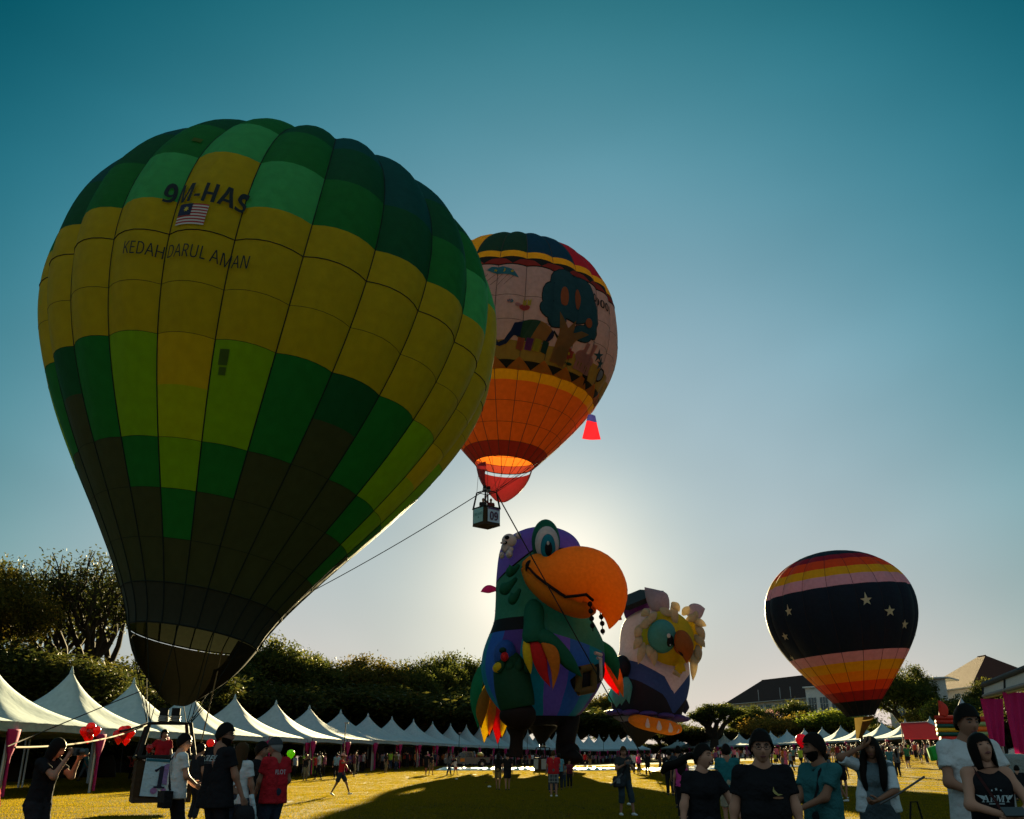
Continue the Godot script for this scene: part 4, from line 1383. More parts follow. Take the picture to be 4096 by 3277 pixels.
func owl() -> void:
	var base := ground(13.5, -106.0)
	var o := thing("owl_balloon", "yellow faced owl balloon in graduation cap and black gown with blue sash", "balloon", base)
	var X := Vector3(1, 0, 0)
	var pale := fabric(0.50, 0.42, 0.48)
	var gown := fabric(0.012, 0.013, 0.022)
	var sash := fabric(0.025, 0.055, 0.19)
	var yellow := fabric(0.62, 0.45, 0.015)
	var aqua := fabric(0.07, 0.30, 0.30)
	var orange := fabric(0.72, 0.24, 0.015)
	var tuft := fabric(0.26, 0.22, 0.28)
	var leaf := fabric(0.50, 0.42, 0.28)
	var purple := fabric(0.09, 0.06, 0.24)
	var black := fabric(0.012, 0.012, 0.014)
	var keys := [[Vector3(14.84, 5.03, -106.00), 2.69, 2.42], [Vector3(14.56, 5.67, -106.00), 3.60, 3.24], [Vector3(14.63, 6.31, -106.00), 3.78, 3.40], [Vector3(14.84, 7.47, -106.00), 4.05, 3.65], [Vector3(15.09, 9.04, -106.00), 4.24, 3.81], [Vector3(15.24, 10.35, -106.00), 4.18, 3.76], [Vector3(15.43, 11.68, -106.00), 3.93, 3.62], [Vector3(15.60, 12.75, -106.00), 3.73, 3.54], [Vector3(15.75, 14.24, -106.00), 3.73, 3.55], [Vector3(15.83, 15.47, -106.00), 3.51, 3.33], [Vector3(15.85, 16.51, -106.00), 2.80, 2.66], [Vector3(15.74, 17.06, -106.00), 1.82, 1.73], [Vector3(15.75, 17.29, -106.00), 0.56, 0.53]]
	var all := loft(keys, X, 56, 70, true)
	# cuts in the x-y plane: gown below two slanting lines, the sash along them
	var line := func(p: Vector3, a: Vector3, b: Vector3) -> float:   # > 0 above the line a-b
		return (b.x - a.x) * (p.y - a.y) - (b.y - a.y) * (p.x - a.x)
	var a1: Vector3 = Vector3(11.45, 11.81, -102.00)
	var b1: Vector3 = Vector3(13.54, 11.09, -102.00)
	var c1: Vector3 = Vector3(16.10, 9.66, -102.00)
	var d1: Vector3 = Vector3(17.05, 7.87, -102.00)
	var e1: Vector3 = Vector3(18.87, 9.76, -102.00)
	var chain := func(p: Vector3, dy: float, dx: float) -> float:
		var q := Vector3(p.x - dx, p.y + dy, p.z)
		if p.x > d1.x: return line.call(Vector3(p.x + dx, p.y + dy, 0), d1, e1) / (e1.x - d1.x)
		if q.x < b1.x: return line.call(q, a1, b1) / (b1.x - a1.x)
		if q.x < c1.x: return line.call(q, b1, c1) / (c1.x - b1.x)
		return line.call(q, c1, d1) / (d1.x - c1.x)
	var u := clip(all, func(p: Vector3) -> float: return chain.call(p, 0.0, 0.0))
	blob("head_and_breast", u[0], pale, o, base)
	var w := clip(u[1], func(p: Vector3) -> float: return chain.call(p, 1.9, -0.1))
	blob("sash", w[0], sash, o, base)
	var hem_y: float = Vector3(14.46, 5.75, -103.00).y
	var g := clip(w[1], func(p: Vector3) -> float: return p.y - hem_y)
	blob("gown", g[0], gown, o, base)
	blob("underside", g[1], fabric(0.16, 0.18, 0.24), o, base)
	# shoulder and wing
	blob("gown_sleeve", ball(Vector3(11.78, 10.70, -103.40), Vector3(0.91, 1.23, 2.00), 18, 14), gown, o, base)
	for q in [[Vector3(10.69, 8.51, -102.20), Vector3(10.61, 7.48, -101.80), Vector3(10.89, 6.79, -102.00)], [Vector3(11.09, 8.64, -102.20), Vector3(11.00, 7.61, -101.80), Vector3(10.82, 6.45, -102.00)], [Vector3(11.57, 8.89, -102.20), Vector3(11.48, 7.86, -101.80), Vector3(11.40, 6.69, -102.00)], [Vector3(12.07, 9.57, -102.20), Vector3(11.98, 8.53, -101.80), Vector3(12.22, 6.84, -102.00)]]:
		blob("wing_feather", feather(q, 0.62, 0.2, X, 0.45), aqua, o, base)
	blob("far_wing_tip", feather([Vector3(18.99, 7.53, -107.00), Vector3(18.83, 6.75, -107.00), Vector3(18.87, 6.02, -107.00)], 0.55, 0.2, X, 0.4), fabric(0.03, 0.035, 0.06), o, base)
	# hem ruffle and feet
	for k in 12:
		var an := TAU * k / 12 + 0.1
		var cen: Vector3 = Vector3(14.61, 5.82, -106.00)
		blob("ruffle", ball(cen + Vector3(cos(an) * 3.55, 0.03 - cos(an) * 0.35, sin(an) * 3.25), Vector3(1.0, 0.34, 1.0), 12, 8), purple, o, base)
	var toes := loft([[Vector3(12.58, 5.36, -103.20), 0.45, 0.5], [Vector3(13.28, 5.12, -102.20), 0.68, 0.8], [Vector3(14.76, 4.76, -101.80), 0.72, 0.85], [Vector3(16.32, 4.48, -102.00), 0.72, 0.8], [Vector3(17.38, 4.40, -102.80), 0.4, 0.4]], Vector3(0, 1, 0), 18, 20)
	blob("feet", toes, orange, o, base)
	for q in [Vector3(12.83, 5.19, -102.10), Vector3(13.94, 4.89, -101.20), Vector3(15.07, 4.64, -101.00), Vector3(16.22, 4.45, -101.20), Vector3(16.98, 4.42, -101.90)]:
		var p: Vector3 = q
		blob("claw", loft([[p + Vector3(0, 0.55, 0), 0.0, 0.0], [p + Vector3(0, 0.25, 0), 0.16, 0.14], [p + Vector3(0, -0.15, 0), 0.28, 0.22], [p + Vector3(0, -0.42, 0), 0.16, 0.14]], X, 14, 10), fabric(0.70, 0.62, 0.60), o, base)
	blob("scoop", loft([[Vector3(14.18, 5.21, -106.00), 2.6, 2.4], [Vector3(13.99, 4.27, -106.00), 1.9, 1.8], [Vector3(13.74, 3.51, -106.00), 1.0, 1.0], [Vector3(13.52, 2.68, -106.00), 0.15, 0.15]], X, 18, 10, true), paint(0.012, 0.012, 0.010, 0.9, {"back": 0.2, "tex": "mottle"}), o, base)
	# face
	blob("face_disc", ball(Vector3(16.75, 13.60, -104.00), Vector3(3.04, 3.16, 3.30), 28, 20), yellow, o, base)
	blob("face_disc", ball(Vector3(19.90, 13.86, -106.20), Vector3(1.17, 2.50, 2.40), 24, 16), yellow, o, base)
	var ey := blob("eye", ball(Vector3(16.01, 13.68, -101.60), Vector3(1.60, 1.79, 1.45), 26, 18), aqua, o, base)
	blob("pupil", ball(Vector3(16.53, 13.19, -100.55), Vector3(0.45, 0.71, 0.40), 18, 12), black, ey, base)
	blob("highlight", ball(Vector3(16.45, 13.59, -100.20), Vector3(0.20, 0.24, 0.18), 10, 8), fabric(0.7, 0.65, 0.68), ey, base)
	blob("highlight", ball(Vector3(16.55, 12.64, -100.20), Vector3(0.08, 0.09, 0.10), 8, 6), fabric(0.7, 0.65, 0.68), ey, base)
	blob("eye", ball(Vector3(18.64, 13.83, -102.60), Vector3(0.59, 1.29, 0.90), 20, 14), aqua, o, base)
	blob("beak", loft([[Vector3(17.64, 14.02, -101.40), 0.25, 0.3], [Vector3(17.85, 13.46, -100.60), 0.8, 0.8], [Vector3(17.99, 12.49, -100.00), 0.95, 0.95], [Vector3(18.14, 11.72, -99.90), 0.62, 0.65], [Vector3(18.12, 10.80, -100.00), 0.03, 0.03]], Vector3(0, 0, 1), 20, 22), fabric(0.34, 0.10, 0.02), o, base)
	blob("lower_beak", loft([[Vector3(17.23, 12.96, -101.20), 0.2, 0.2], [Vector3(17.44, 12.35, -100.80), 0.5, 0.4], [Vector3(17.82, 11.71, -100.50), 0.2, 0.2]], Vector3(0, 0, 1), 14, 10), fabric(0.30, 0.08, 0.02), o, base)
	blob("mouth_line", tube([Vector3(16.98, 12.77, -100.40), Vector3(17.18, 12.25, -99.90), Vector3(17.62, 11.49, -99.40)], 0.10, 6), black, o, base)
	var fs := [[Vector3(14.72, 16.47, -101.60), Vector3(13.96, 15.91, -101.40)], [Vector3(15.48, 16.20, -101.60), Vector3(14.46, 15.12, -101.40)], [Vector3(14.62, 15.15, -101.60), Vector3(13.77, 14.65, -101.40)], [Vector3(13.67, 14.88, -101.60), Vector3(13.19, 13.68, -101.40)], [Vector3(13.75, 13.71, -101.60), Vector3(13.01, 12.57, -101.40)], [Vector3(13.98, 13.06, -101.60), Vector3(13.39, 11.24, -101.40)], [Vector3(14.37, 12.80, -101.60), Vector3(14.59, 11.54, -101.40)], [Vector3(14.88, 12.54, -101.60), Vector3(14.93, 10.98, -101.40)], [Vector3(15.90, 16.60, -101.60), Vector3(16.91, 15.91, -101.40)], [Vector3(17.28, 17.13, -101.60), Vector3(17.39, 15.12, -101.40)], [Vector3(17.23, 17.27, -101.60), Vector3(17.80, 16.44, -101.40)], [Vector3(18.68, 16.25, -103.80), Vector3(19.29, 16.98, -103.60)], [Vector3(19.05, 15.71, -103.80), Vector3(20.13, 16.01, -103.60)], [Vector3(19.73, 15.71, -103.80), Vector3(20.89, 15.15, -103.60)], [Vector3(20.11, 15.18, -103.80), Vector3(20.71, 13.87, -103.60)], [Vector3(19.84, 14.11, -103.80), Vector3(20.65, 13.02, -103.60)], [Vector3(20.10, 13.05, -103.80), Vector3(20.00, 11.45, -103.60)], [Vector3(19.65, 12.52, -103.80), Vector3(19.36, 9.89, -103.60)], [Vector3(19.77, 16.25, -103.80), Vector3(20.28, 16.17, -103.60)], [Vector3(15.18, 15.67, -101.60), Vector3(13.91, 14.86, -101.40)]]
	for q in fs:
		var p: Vector3 = q[0]
		var t: Vector3 = p.lerp(q[1], 1.25)
		blob("face_feather", feather([p, p.lerp(t, 0.33) + Vector3(0, 0, 0.3), p.lerp(t, 0.7) + Vector3(0, 0, 0.25), t], 0.44, 0.14, (t - p).cross(Vector3(0, 0, 1)).normalized(), 0.42), leaf, o, base)
	blob("ear_tuft", feather([Vector3(17.04, 16.82, -104.00), Vector3(16.26, 17.58, -103.60), Vector3(15.37, 18.48, -103.80), Vector3(14.69, 19.34, -104.00)], 1.25, 0.7, Vector3(0.6, 0.8, 0), 0.33), tuft, o, base)
	blob("ear_tuft", feather([Vector3(19.42, 16.20, -104.60), Vector3(20.04, 16.61, -104.40), Vector3(20.77, 16.90, -104.50), Vector3(21.38, 17.05, -104.60)], 0.95, 0.55, Vector3(0, 1, 0), 0.4), tuft, o, base)
	blob("bow", feather([Vector3(17.18, 10.01, -102.00), Vector3(17.68, 10.42, -101.40), Vector3(18.28, 10.13, -101.60)], 0.6, 0.4, Vector3(0, 1, 0), 0.5), yellow, o, base)
	blob("bow", feather([Vector3(16.95, 9.90, -101.90), Vector3(17.32, 9.98, -101.60), Vector3(17.64, 9.44, -101.80)], 0.4, 0.3, Vector3(1, 0, 0), 0.5), leaf, o, base)
	# graduation cap
	var cc: Vector3 = Vector3(13.81, 17.73, -106.00)
	blob("cap_crown", loft([[Vector3(14.36, 16.35, -106.00), 1.55, 1.5], [Vector3(14.11, 16.98, -106.00), 1.6, 1.5], [Vector3(13.81, 17.67, -106.00), 1.5, 1.45]], X, 20, 10), fabric(0.14, 0.04, 0.20), o, base)
	var bb := Basis(Vector3(0, 0, 1), 0.30) * Basis(Vector3.RIGHT, 0.32) * Basis(Vector3.UP, 0.35)
	blob("mortar_board", box(cc + Vector3(0, 0.55, 0), Vector3(4.9, 0.55, 4.9), bb), fabric(0.03, 0.03, 0.03), o, base)
	blob("tassel", tube([Vector3(11.54, 16.51, -103.00), Vector3(11.68, 16.08, -103.00), Vector3(11.74, 15.60, -103.00)], 0.12, 6, 0.22), fabric(0.16, 0.02, 0.03), o, base)

# ---------- trees

func grow(s: Soup, tips: Array, p: Vector3, dir: Vector3, len: float, r: float, depth: int, o: Dictionary) -> void:
	var q := p + dir * len
	var bend := Vector3(rng.randfn(), rng.randfn() * 0.4, rng.randfn()) * len * 0.07
	s.add(tube([p, p.lerp(q, 0.5) + bend, q], r, 5 if depth > 1 else 7, r * 0.62))
	if depth >= o.depth:
		tips.append(q)
		tips.append(p.lerp(q, 0.55))
		return
	if depth >= o.depth - 2:
		tips.append(q)
		if depth >= 2: tips.append(p.lerp(q, 0.5))
	var n: int = o.split + (rng.randi() % 2)
	for k in n:
		var a := TAU * (k + rng.randf() * 0.7) / n
		var out := Vector3(cos(a), 0, sin(a))
		var nd: Vector3 = (dir * o.straight + out * o.spread + Vector3.UP * o.up).normalized()
		grow(s, tips, q if k > 0 or depth > 1 else q, nd, len * rng.randf_range(0.62, 0.86) * o.shrink, r * 0.58, depth + 1, o)

# a tree 10 m high: [trunk, crown]; leaves scattered in clumps round the twig ends
func tree_kind(sd: int, o: Dictionary) -> Array:
	rng.seed = sd
	var wood := Soup.new()
	var tips := []
	for k in int(o.get("stems", 1)):
		grow(wood, tips, Vector3(rng.randf_range(-0.3, 0.3) * (o.get("stems", 1) - 1), -0.2, rng.randf_range(-0.3, 0.3) * (o.get("stems", 1) - 1)), Vector3(rng.randfn() * 0.06, 1, rng.randfn() * 0.06).normalized(), o.trunk, o.get("girth", 0.28), 0, o)
	var top := 0.1
	for t in tips: top = maxf(top, t.y)
	var k: float = (10.0 - o.clump * 0.6) / top
	var leaves := [Soup.new(), Soup.new(), Soup.new()]
	for t in tips:
		var tone := rng.randi() % 3
		for i in int(o.leaves):
			var v: Vector3 = Vector3(rng.randfn(), rng.randfn() * 0.7, rng.randfn()) * o.clump * 0.55
			var c: Vector3 = t * k + v
			if c.y < 0.3: c.y = 0.3 + rng.randf()
			var a: Vector3 = Vector3(rng.randfn(), rng.randfn() * 0.6, rng.randfn()).normalized() * o.leaf * rng.randf_range(0.6, 1.2)
			var b: Vector3 = a.cross(Vector3(rng.randfn(), rng.randfn(), rng.randfn())).normalized() * o.leaf * rng.randf_range(0.25, 0.45)
			var s: Soup = leaves[tone if rng.randf() < 0.7 else rng.randi() % 3]
			s.flat(c - a, c + b, c + a)
			s.flat(c - a, c + a, c - b)
	var am := ArrayMesh.new()
	for i in 3:
		am.add_surface_from_arrays(Mesh.PRIMITIVE_TRIANGLES, (leaves[i] as Soup).mesh().surface_get_arrays(0))
	var w := Soup.new()
	w.add(wood, Transform3D(Basis.IDENTITY.scaled(Vector3.ONE * k), Vector3.ZERO))
	return [w.mesh(), am]

func leaf_mats(r: float, g: float, b: float) -> Array:
	var o := {"back": 0.9, "tex": "mottle", "scale": 0.7, "spec": 0.2}
	return [paint(r, g, b, 0.6, o), paint(r * 0.62, g * 0.72, b * 0.8, 0.6, o), paint(r * 1.45, g * 1.25, b * 1.0, 0.6, o)]

func plant(kind: Array, spot: Array, wide: float, label: String, group: String, tones: Array, called := "tree") -> void:
	var o := thing(called, label, "tree" if called == "tree" else "bush", spot[0], rng.randf() * TAU, group)
	var k: float = spot[1] / 10.0
	var x := Transform3D(Basis.IDENTITY.scaled(Vector3(k * wide, k, k * wide)), Vector3.ZERO)
	part("trunk" if called == "tree" else "stems", kind[0], paint(0.035, 0.025, 0.017, 0.95, {"tex": "fine", "scale": 2.0}), o, x)
	var c := part("crown", kind[1], null, o, x)
	c.material_override = null
	for i in 3: c.set_surface_override_material(i, tones[i])

func trees() -> void:
	var dense := tree_kind(11, {"depth": 4, "split": 3, "straight": 0.7, "spread": 0.75, "up": 0.2, "shrink": 0.92, "trunk": 2.0, "clump": 1.05, "leaves": 36, "leaf": 0.22})
	var dense2 := tree_kind(17, {"depth": 4, "split": 3, "straight": 0.8, "spread": 0.6, "up": 0.3, "shrink": 1.0, "trunk": 1.6, "clump": 0.9, "leaves": 34, "leaf": 0.20})
	var airy := tree_kind(23, {"depth": 5, "split": 2, "straight": 0.9, "spread": 0.55, "up": 0.22, "shrink": 1.0, "trunk": 1.7, "clump": 0.55, "leaves": 16, "leaf": 0.17})
	var near_dense := tree_kind(13, {"depth": 4, "split": 3, "straight": 0.7, "spread": 0.75, "up": 0.2, "shrink": 0.92, "trunk": 2.0, "clump": 0.85, "leaves": 90, "leaf": 0.115})
	var near_airy := tree_kind(29, {"depth": 5, "split": 2, "straight": 0.85, "spread": 0.6, "up": 0.25, "shrink": 1.0, "trunk": 1.7, "clump": 0.6, "leaves": 10, "leaf": 0.11, "stems": 2})
	var near_bush := tree_kind(41, {"depth": 3, "split": 4, "straight": 0.55, "spread": 0.9, "up": 0.25, "shrink": 0.9, "trunk": 0.9, "clump": 1.2, "leaves": 80, "leaf": 0.20, "stems": 2, "girth": 0.2})
	var round_ := tree_kind(31, {"depth": 4, "split": 3, "straight": 0.75, "spread": 0.75, "up": 0.22, "shrink": 0.85, "trunk": 1.1, "clump": 0.75, "leaves": 17, "leaf": 0.26})
	var bushy := tree_kind(37, {"depth": 3, "split": 4, "straight": 0.55, "spread": 0.9, "up": 0.25, "shrink": 0.9, "trunk": 0.9, "clump": 1.3, "leaves": 46, "leaf": 0.34, "stems": 2, "girth": 0.2})
	rng.seed = 99
	var deep := leaf_mats(0.050, 0.055, 0.012)
	var mid := leaf_mats(0.065, 0.075, 0.014)
	var olive := leaf_mats(0.10, 0.085, 0.014)
	var light := leaf_mats(0.13, 0.16, 0.018)
	var gold := leaf_mats(0.20, 0.14, 0.025)
	undergrowth(bushy, deep)
	var back := "trees along the left side of the field"
	plant(near_dense, [Vector3(-36.38, 0.09, -66.00), 14.51], 0.62, "broad brown green tree at the left edge behind the first peaked tents", back, olive)
	plant(dense2, [Vector3(-42.78, 0.15, -72.00), 16.54], 1.1, "dark tree beyond the left edge of the view", back, deep)
	plant(near_airy, [Vector3(-33.03, 0.17, -74.00), 17.35], 0.95, "tall open tree with bare showing limbs left of the green balloon mouth", back, deep)
	plant(near_airy, [Vector3(-42.65, 0.32, -88.00), 19.06], 0.8, "slimmer open tree between the brown crown and the bare limbs", back, deep)
	plant(near_bush, [Vector3(-33.38, 0.13, -70.00), 7.00], 1.5, "low wide shrubby tree under the open tree at left", back, deep)
	plant(near_bush, [Vector3(-31.87, 0.19, -76.00), 7.06], 1.5, "low shrubby tree behind the second and third tents", back, deep)
	plant(near_bush, [Vector3(-33.37, 0.36, -92.00), 9.96], 1.5, "low shrubby tree behind the number 11 basket", back, deep)
	plant(near_bush, [Vector3(-33.76, 0.08, -64.00), 8.82], 1.3, "low shrubby tree at the far left behind the first tent", back, deep)
	plant(dense, [Vector3(-36.82, 0.59, -118.00), 13.46], 0.9, "dark tree seen under the right side of the green balloon mouth", back, mid)
	plant(dense2, [Vector3(-32.29, 0.62, -128.00), 16.62], 0.75, "tall tree whose top leaves the green balloon edge", back, mid)
	plant(dense, [Vector3(-29.49, 0.62, -134.00), 16.09], 0.9, "dark round topped tree right of the green balloon", back, mid)
	plant(airy, [Vector3(-27.66, 0.62, -140.00), 16.07], 0.55, "thin feathery tree between two dark round crowns", back, mid)
	plant(dense2, [Vector3(-24.60, 0.62, -146.00), 15.76], 0.9, "first crown of the long dark tree line behind tents", back, olive)
	plant(dense, [Vector3(-21.18, 0.62, -150.00), 16.17], 0.8, "second crown of the long dark tree line, yellowish top", back, olive)
	plant(dense2, [Vector3(-17.53, 0.62, -156.00), 16.08], 0.8, "third crown of the long dark tree line, loose top", back, mid)
	plant(dense2, [Vector3(-14.89, 0.62, -172.00), 18.34], 0.65, "fourth crown of the long dark tree line, narrow", back, mid)
	plant(dense2, [Vector3(-13.90, 0.62, -192.00), 21.26], 0.6, "highest crown of the tree line left of the parrot", back, mid)
	plant(dense, [Vector3(-11.35, 0.62, -226.00), 24.44], 0.7, "tree crown just left of the parrot balloon wing", back, mid)
	plant(dense2, [Vector3(-6.75, 0.62, -230.00), 23.58], 0.7, "tree crown partly behind the parrot balloon tail", back, mid)
	plant(dense, [Vector3(-1.16, 0.62, -250.00), 21.92], 0.9, "tree hidden mostly behind the parrot balloon", back, mid)
	plant(dense, [Vector3(7.55, 0.62, -262.00), 20.33], 0.9, "tree seen between the legs of the parrot balloon", back, mid)
	for i in 14:
		var q: Array = [[Vector3(-31.97, 0.55, -112.00), 9.48], [Vector3(-31.00, 0.60, -122.00), 9.59], [Vector3(-28.58, 0.62, -128.00), 10.17], [Vector3(-27.24, 0.62, -140.00), 10.18], [Vector3(-23.53, 0.62, -138.00), 10.73], [Vector3(-21.11, 0.62, -142.00), 11.02], [Vector3(-18.80, 0.62, -150.00), 11.04], [Vector3(-16.55, 0.62, -162.00), 11.66], [Vector3(-13.93, 0.62, -176.00), 13.04], [Vector3(-10.75, 0.62, -192.00), 13.92], [Vector3(-7.01, 0.62, -214.00), 13.58], [Vector3(-2.24, 0.62, -230.00), 13.98], [Vector3(3.19, 0.62, -240.00), 13.97], [Vector3(8.92, 0.62, -246.00), 13.70]][i]
		plant(bushy, q, 1.35 if i < 4 else 1.7, ["low dark bushy tree behind the tents, nearest of its row", "low dark bushy tree second along behind the tents", "low dark bushy tree third along behind the tents", "low dark bushy tree fourth along behind the tents", "low bushy tree under the first crown of the tree line", "low bushy tree under the second crown of the tree line", "low bushy tree under the third crown of the tree line", "low bushy tree left of the narrow fourth crown", "low bushy tree under the narrow fourth crown", "low bushy tree under the highest crown", "low bushy tree left of the parrot balloon tail", "low bushy tree behind the parrot balloon tail", "low bushy tree behind the parrot balloon left boot", "low bushy tree between the parrot balloon boots"][i], "low bushy trees behind the left row of tents", deep)
	var far := "trees at the far end of the field"
	plant(dense, [Vector3(24.49, 0.98, -275.00), 18.91], 1.0, "hazy tree between the parrot and owl balloons", far, olive)
	plant(bushy, [Vector3(18.85, 0.78, -262.00), 13.74], 1.6, "low hazy tree beside the parrot balloon right boot", far, mid)
	plant(bushy, [Vector3(29.01, 1.13, -270.00), 12.48], 1.8, "low hazy tree left of the owl balloon scoop", far, mid)
	plant(dense, [Vector3(43.62, 1.63, -300.00), 12.04], 1.6, "far hazy tree below the owl balloon", far, mid)
	plant(bushy, [Vector3(47.93, 1.77, -290.00), 9.24], 1.8, "far low tree right below the owl balloon", far, mid)
	var right := "trees in front of the white buildings"
	plant(round_, [Vector3(50.48, 1.86, -250.00), 13.40], 1.05, "round open tree against the bright sky right of the owl", right, mid)
	plant(bushy, [Vector3(47.27, 1.75, -262.00), 8.02], 1.6, "low tree at the foot of the round open tree, left", right, deep)
	plant(bushy, [Vector3(56.47, 1.98, -268.00), 7.66], 1.6, "low tree at the foot of the round open tree, right", right, deep)
	plant(dense, [Vector3(62.70, 1.98, -262.00), 13.50], 0.9, "dark green tree in front of the building corner", right, mid)
	plant(bushy, [Vector3(63.04, 1.98, -250.00), 9.64], 1.0, "yellowish bushy tree below the long building", right, gold)
	plant(round_, [Vector3(70.25, 1.98, -264.00), 12.13], 0.75, "tree with pink blossom in front of the long building", right, [paint(0.42, 0.22, 0.25, 0.7, {"back": 0.9, "tex": "mottle"}), mid[0], mid[1]])
	plant(dense2, [Vector3(77.17, 1.98, -270.00), 15.25], 1.0, "dark leafy tree before the middle of the long building", right, mid)
	plant(bushy, [Vector3(70.10, 1.98, -248.00), 9.55], 1.1, "second yellowish bushy tree below the long building", right, gold)
	plant(bushy, [Vector3(75.56, 1.98, -250.00), 10.72], 1.0, "olive bushy tree before the white pavilion", right, olive)
	plant(bushy, [Vector3(76.79, 1.98, -235.00), 10.73], 1.25, "bright lime green bushy tree left of the navy balloon scoop", right, light)
	plant(bushy, [Vector3(83.52, 1.98, -238.00), 8.45], 1.5, "shaded green tree behind the navy balloon scoop", right, mid)
	plant(dense, [Vector3(76.79, 1.98, -190.00), 16.34], 0.95, "large tree right of the navy balloon, loose upper twigs", right, mid)
	plant(airy, [Vector3(81.99, 1.98, -196.00), 18.45], 0.5, "thin twiggy treetop above the large tree at right", right, mid)
	plant(bushy, [Vector3(74.37, 1.98, -200.00), 6.05], 1.3, "low dark tree under the large tree, left", right, deep)
	plant(bushy, [Vector3(71.19, 1.98, -170.00), 7.84], 0.8, "small rounded olive tree below the brown roofed house", right, olive)
	plant(bushy, [Vector3(71.61, 1.98, -165.00), 8.88], 0.5, "small lime green tree beside the house wall", right, light)
	plant(dense2, [Vector3(79.88, 1.98, -165.00), 12.71], 0.75, "upright dark tree between the house and the stage sign", right, mid)
	plant(bushy, [Vector3(73.81, 1.98, -160.00), 8.99], 0.9, "olive leafy tree right of the house windows", right, mid)
	plant(dense, [Vector3(66.47, 1.98, -130.00), 8.15], 1.1, "dark tree behind the pink drapes", right, deep)
	plant(dense, [Vector3(65.79, 1.96, -120.00), 8.09], 1.1, "dark tree at the right edge behind the stage", right, deep)
	plant(bushy, [Vector3(68.16, 1.98, -140.00), 5.74], 1.2, "low dark tree behind the inflatable castle", right, deep)

func undergrowth(kind: Array, tones: Array) -> void:
	var am: ArrayMesh = (kind[1] as ArrayMesh).duplicate()
	for i in 3: am.surface_set_material(i, tones[i])
	var xf := []
	var path := []
	for q in LEFT_ROW: path.append([q[0] - 9.0 - 0.03 * q[1], q[1] + 7.0])
	path.append([34.0, 262.0])
	path.append([40.0, 300.0])
	for i in range(RIGHT_ROW.size() - 1, -1, -1): path.append([RIGHT_ROW[i][0] + 14.0, RIGHT_ROW[i][1] + 9.0])
	path.append([82.0, 130.0])
	path.append([84.0, 90.0])
	for i in path.size() - 1:
		var a := Vector2(path[i][0], path[i][1])
		var b := Vector2(path[i + 1][0], path[i + 1][1])
		var n := int(a.distance_to(b) / 2.2) + 1
		for k in n:
			for r in 2:
				var p := a.lerp(b, (k + rng.randf()) / n) + Vector2(rng.randf_range(-1, 1), r * 3.0)
				var sc := rng.randf_range(0.30, 0.5)
				xf.append(Transform3D(Basis(Vector3.UP, rng.randf() * TAU).scaled(Vector3(sc * 1.3, sc, sc * 1.3)), ground(p.x, -p.y) - Vector3(0, 0.5, 0)))
	var mm := MultiMesh.new()
	mm.transform_format = MultiMesh.TRANSFORM_3D
	mm.mesh = am
	mm.instance_count = xf.size()
	for i in xf.size(): mm.set_instance_transform(i, xf[i])
	var g := MultiMeshInstance3D.new()
	g.name = numbered("undergrowth")
	g.multimesh = mm
	add_child(g)
	tag(g, "dark leafy undergrowth closing the field behind the tents", "undergrowth", "", "stuff")

# ---------- buildings

func wall_with_windows(o: Node3D, x: Transform3D, w: float, h: float, cols: Array, rows: Array, ww: float, wh: float, wall: Material, parts := true) -> void:
	# x: lower left corner, x along the wall, y up, z outwards
	part("wall", box(Vector3(w / 2, h / 2, -0.2), Vector3(w, h, 0.4)), wall, o, x)
	var glass := paint(0.02, 0.025, 0.03, 0.15, {"spec": 0.8})
	var frame := paint(0.45, 0.45, 0.42, 0.7)
	if not parts: return
	for yy in rows:
		for xx in cols:
			var win := part("window", box(Vector3(xx, yy, -0.03), Vector3(ww, wh, 0.10)), glass, o, x)
			var f := Soup.new()
			for k in 4:
				f = box(Vector3(xx - ww / 2 + ww * k / 3.0, yy, 0.05), Vector3(0.09, wh + 0.1, 0.10), Basis.IDENTITY, f)
			for k in 3:
				f = box(Vector3(xx, yy - wh / 2 + wh * k / 2.0, 0.045), Vector3(ww, 0.09, 0.08), Basis.IDENTITY, f)
			part("window_frame", f, frame, win)
			part("sill", box(Vector3(xx, yy - wh / 2 - 0.12, 0.1), Vector3(ww + 0.4, 0.14, 0.3)), frame, o, x)

func frame_at(a: Vector3, b: Vector3) -> Transform3D:   # x axis from a to b on the level, z to the left-hand front
	var x := Vector3(b.x - a.x, 0, b.z - a.z).normalized()
	return Transform3D(Basis(x, Vector3.UP, x.cross(Vector3.UP)), a)

func hip_roof(o: Node3D, x: Transform3D, w: float, d: float, y: float, rise: float, over: float, mat: Material) -> void:
	var a := Vector3(-over, y, over)
	var b := Vector3(w + over, y, over)
	var c := Vector3(w + over, y, -d - over)
	var e := Vector3(-over, y, -d - over)
	var r1 := Vector3(d * 0.5, y + rise, -d / 2)
	var r2 := Vector3(w - d * 0.5, y + rise, -d / 2)
	var s := Soup.new()
	for q in [[a, b, r2], [a, r2, r1], [b, c, r2], [c, e, r1], [c, r1, r2], [e, a, r1]]:
		var n: Vector3 = (q[1] - q[0]).cross(q[2] - q[0]).normalized()
		if n.y < 0: n = -n
		s.tri(q[0], q[1], q[2], n, n, n)
	part("roof", s, mat, o, x)
	part("eave_board", box(Vector3(w / 2, y - 0.12, -d / 2), Vector3(w + 2 * over - 0.02, 0.22, d + 2 * over - 0.02)), paint(0.4, 0.4, 0.38), o, x)
	part("ridge_cap", tube([r1, r2], 0.16, 6), mat, o, x)

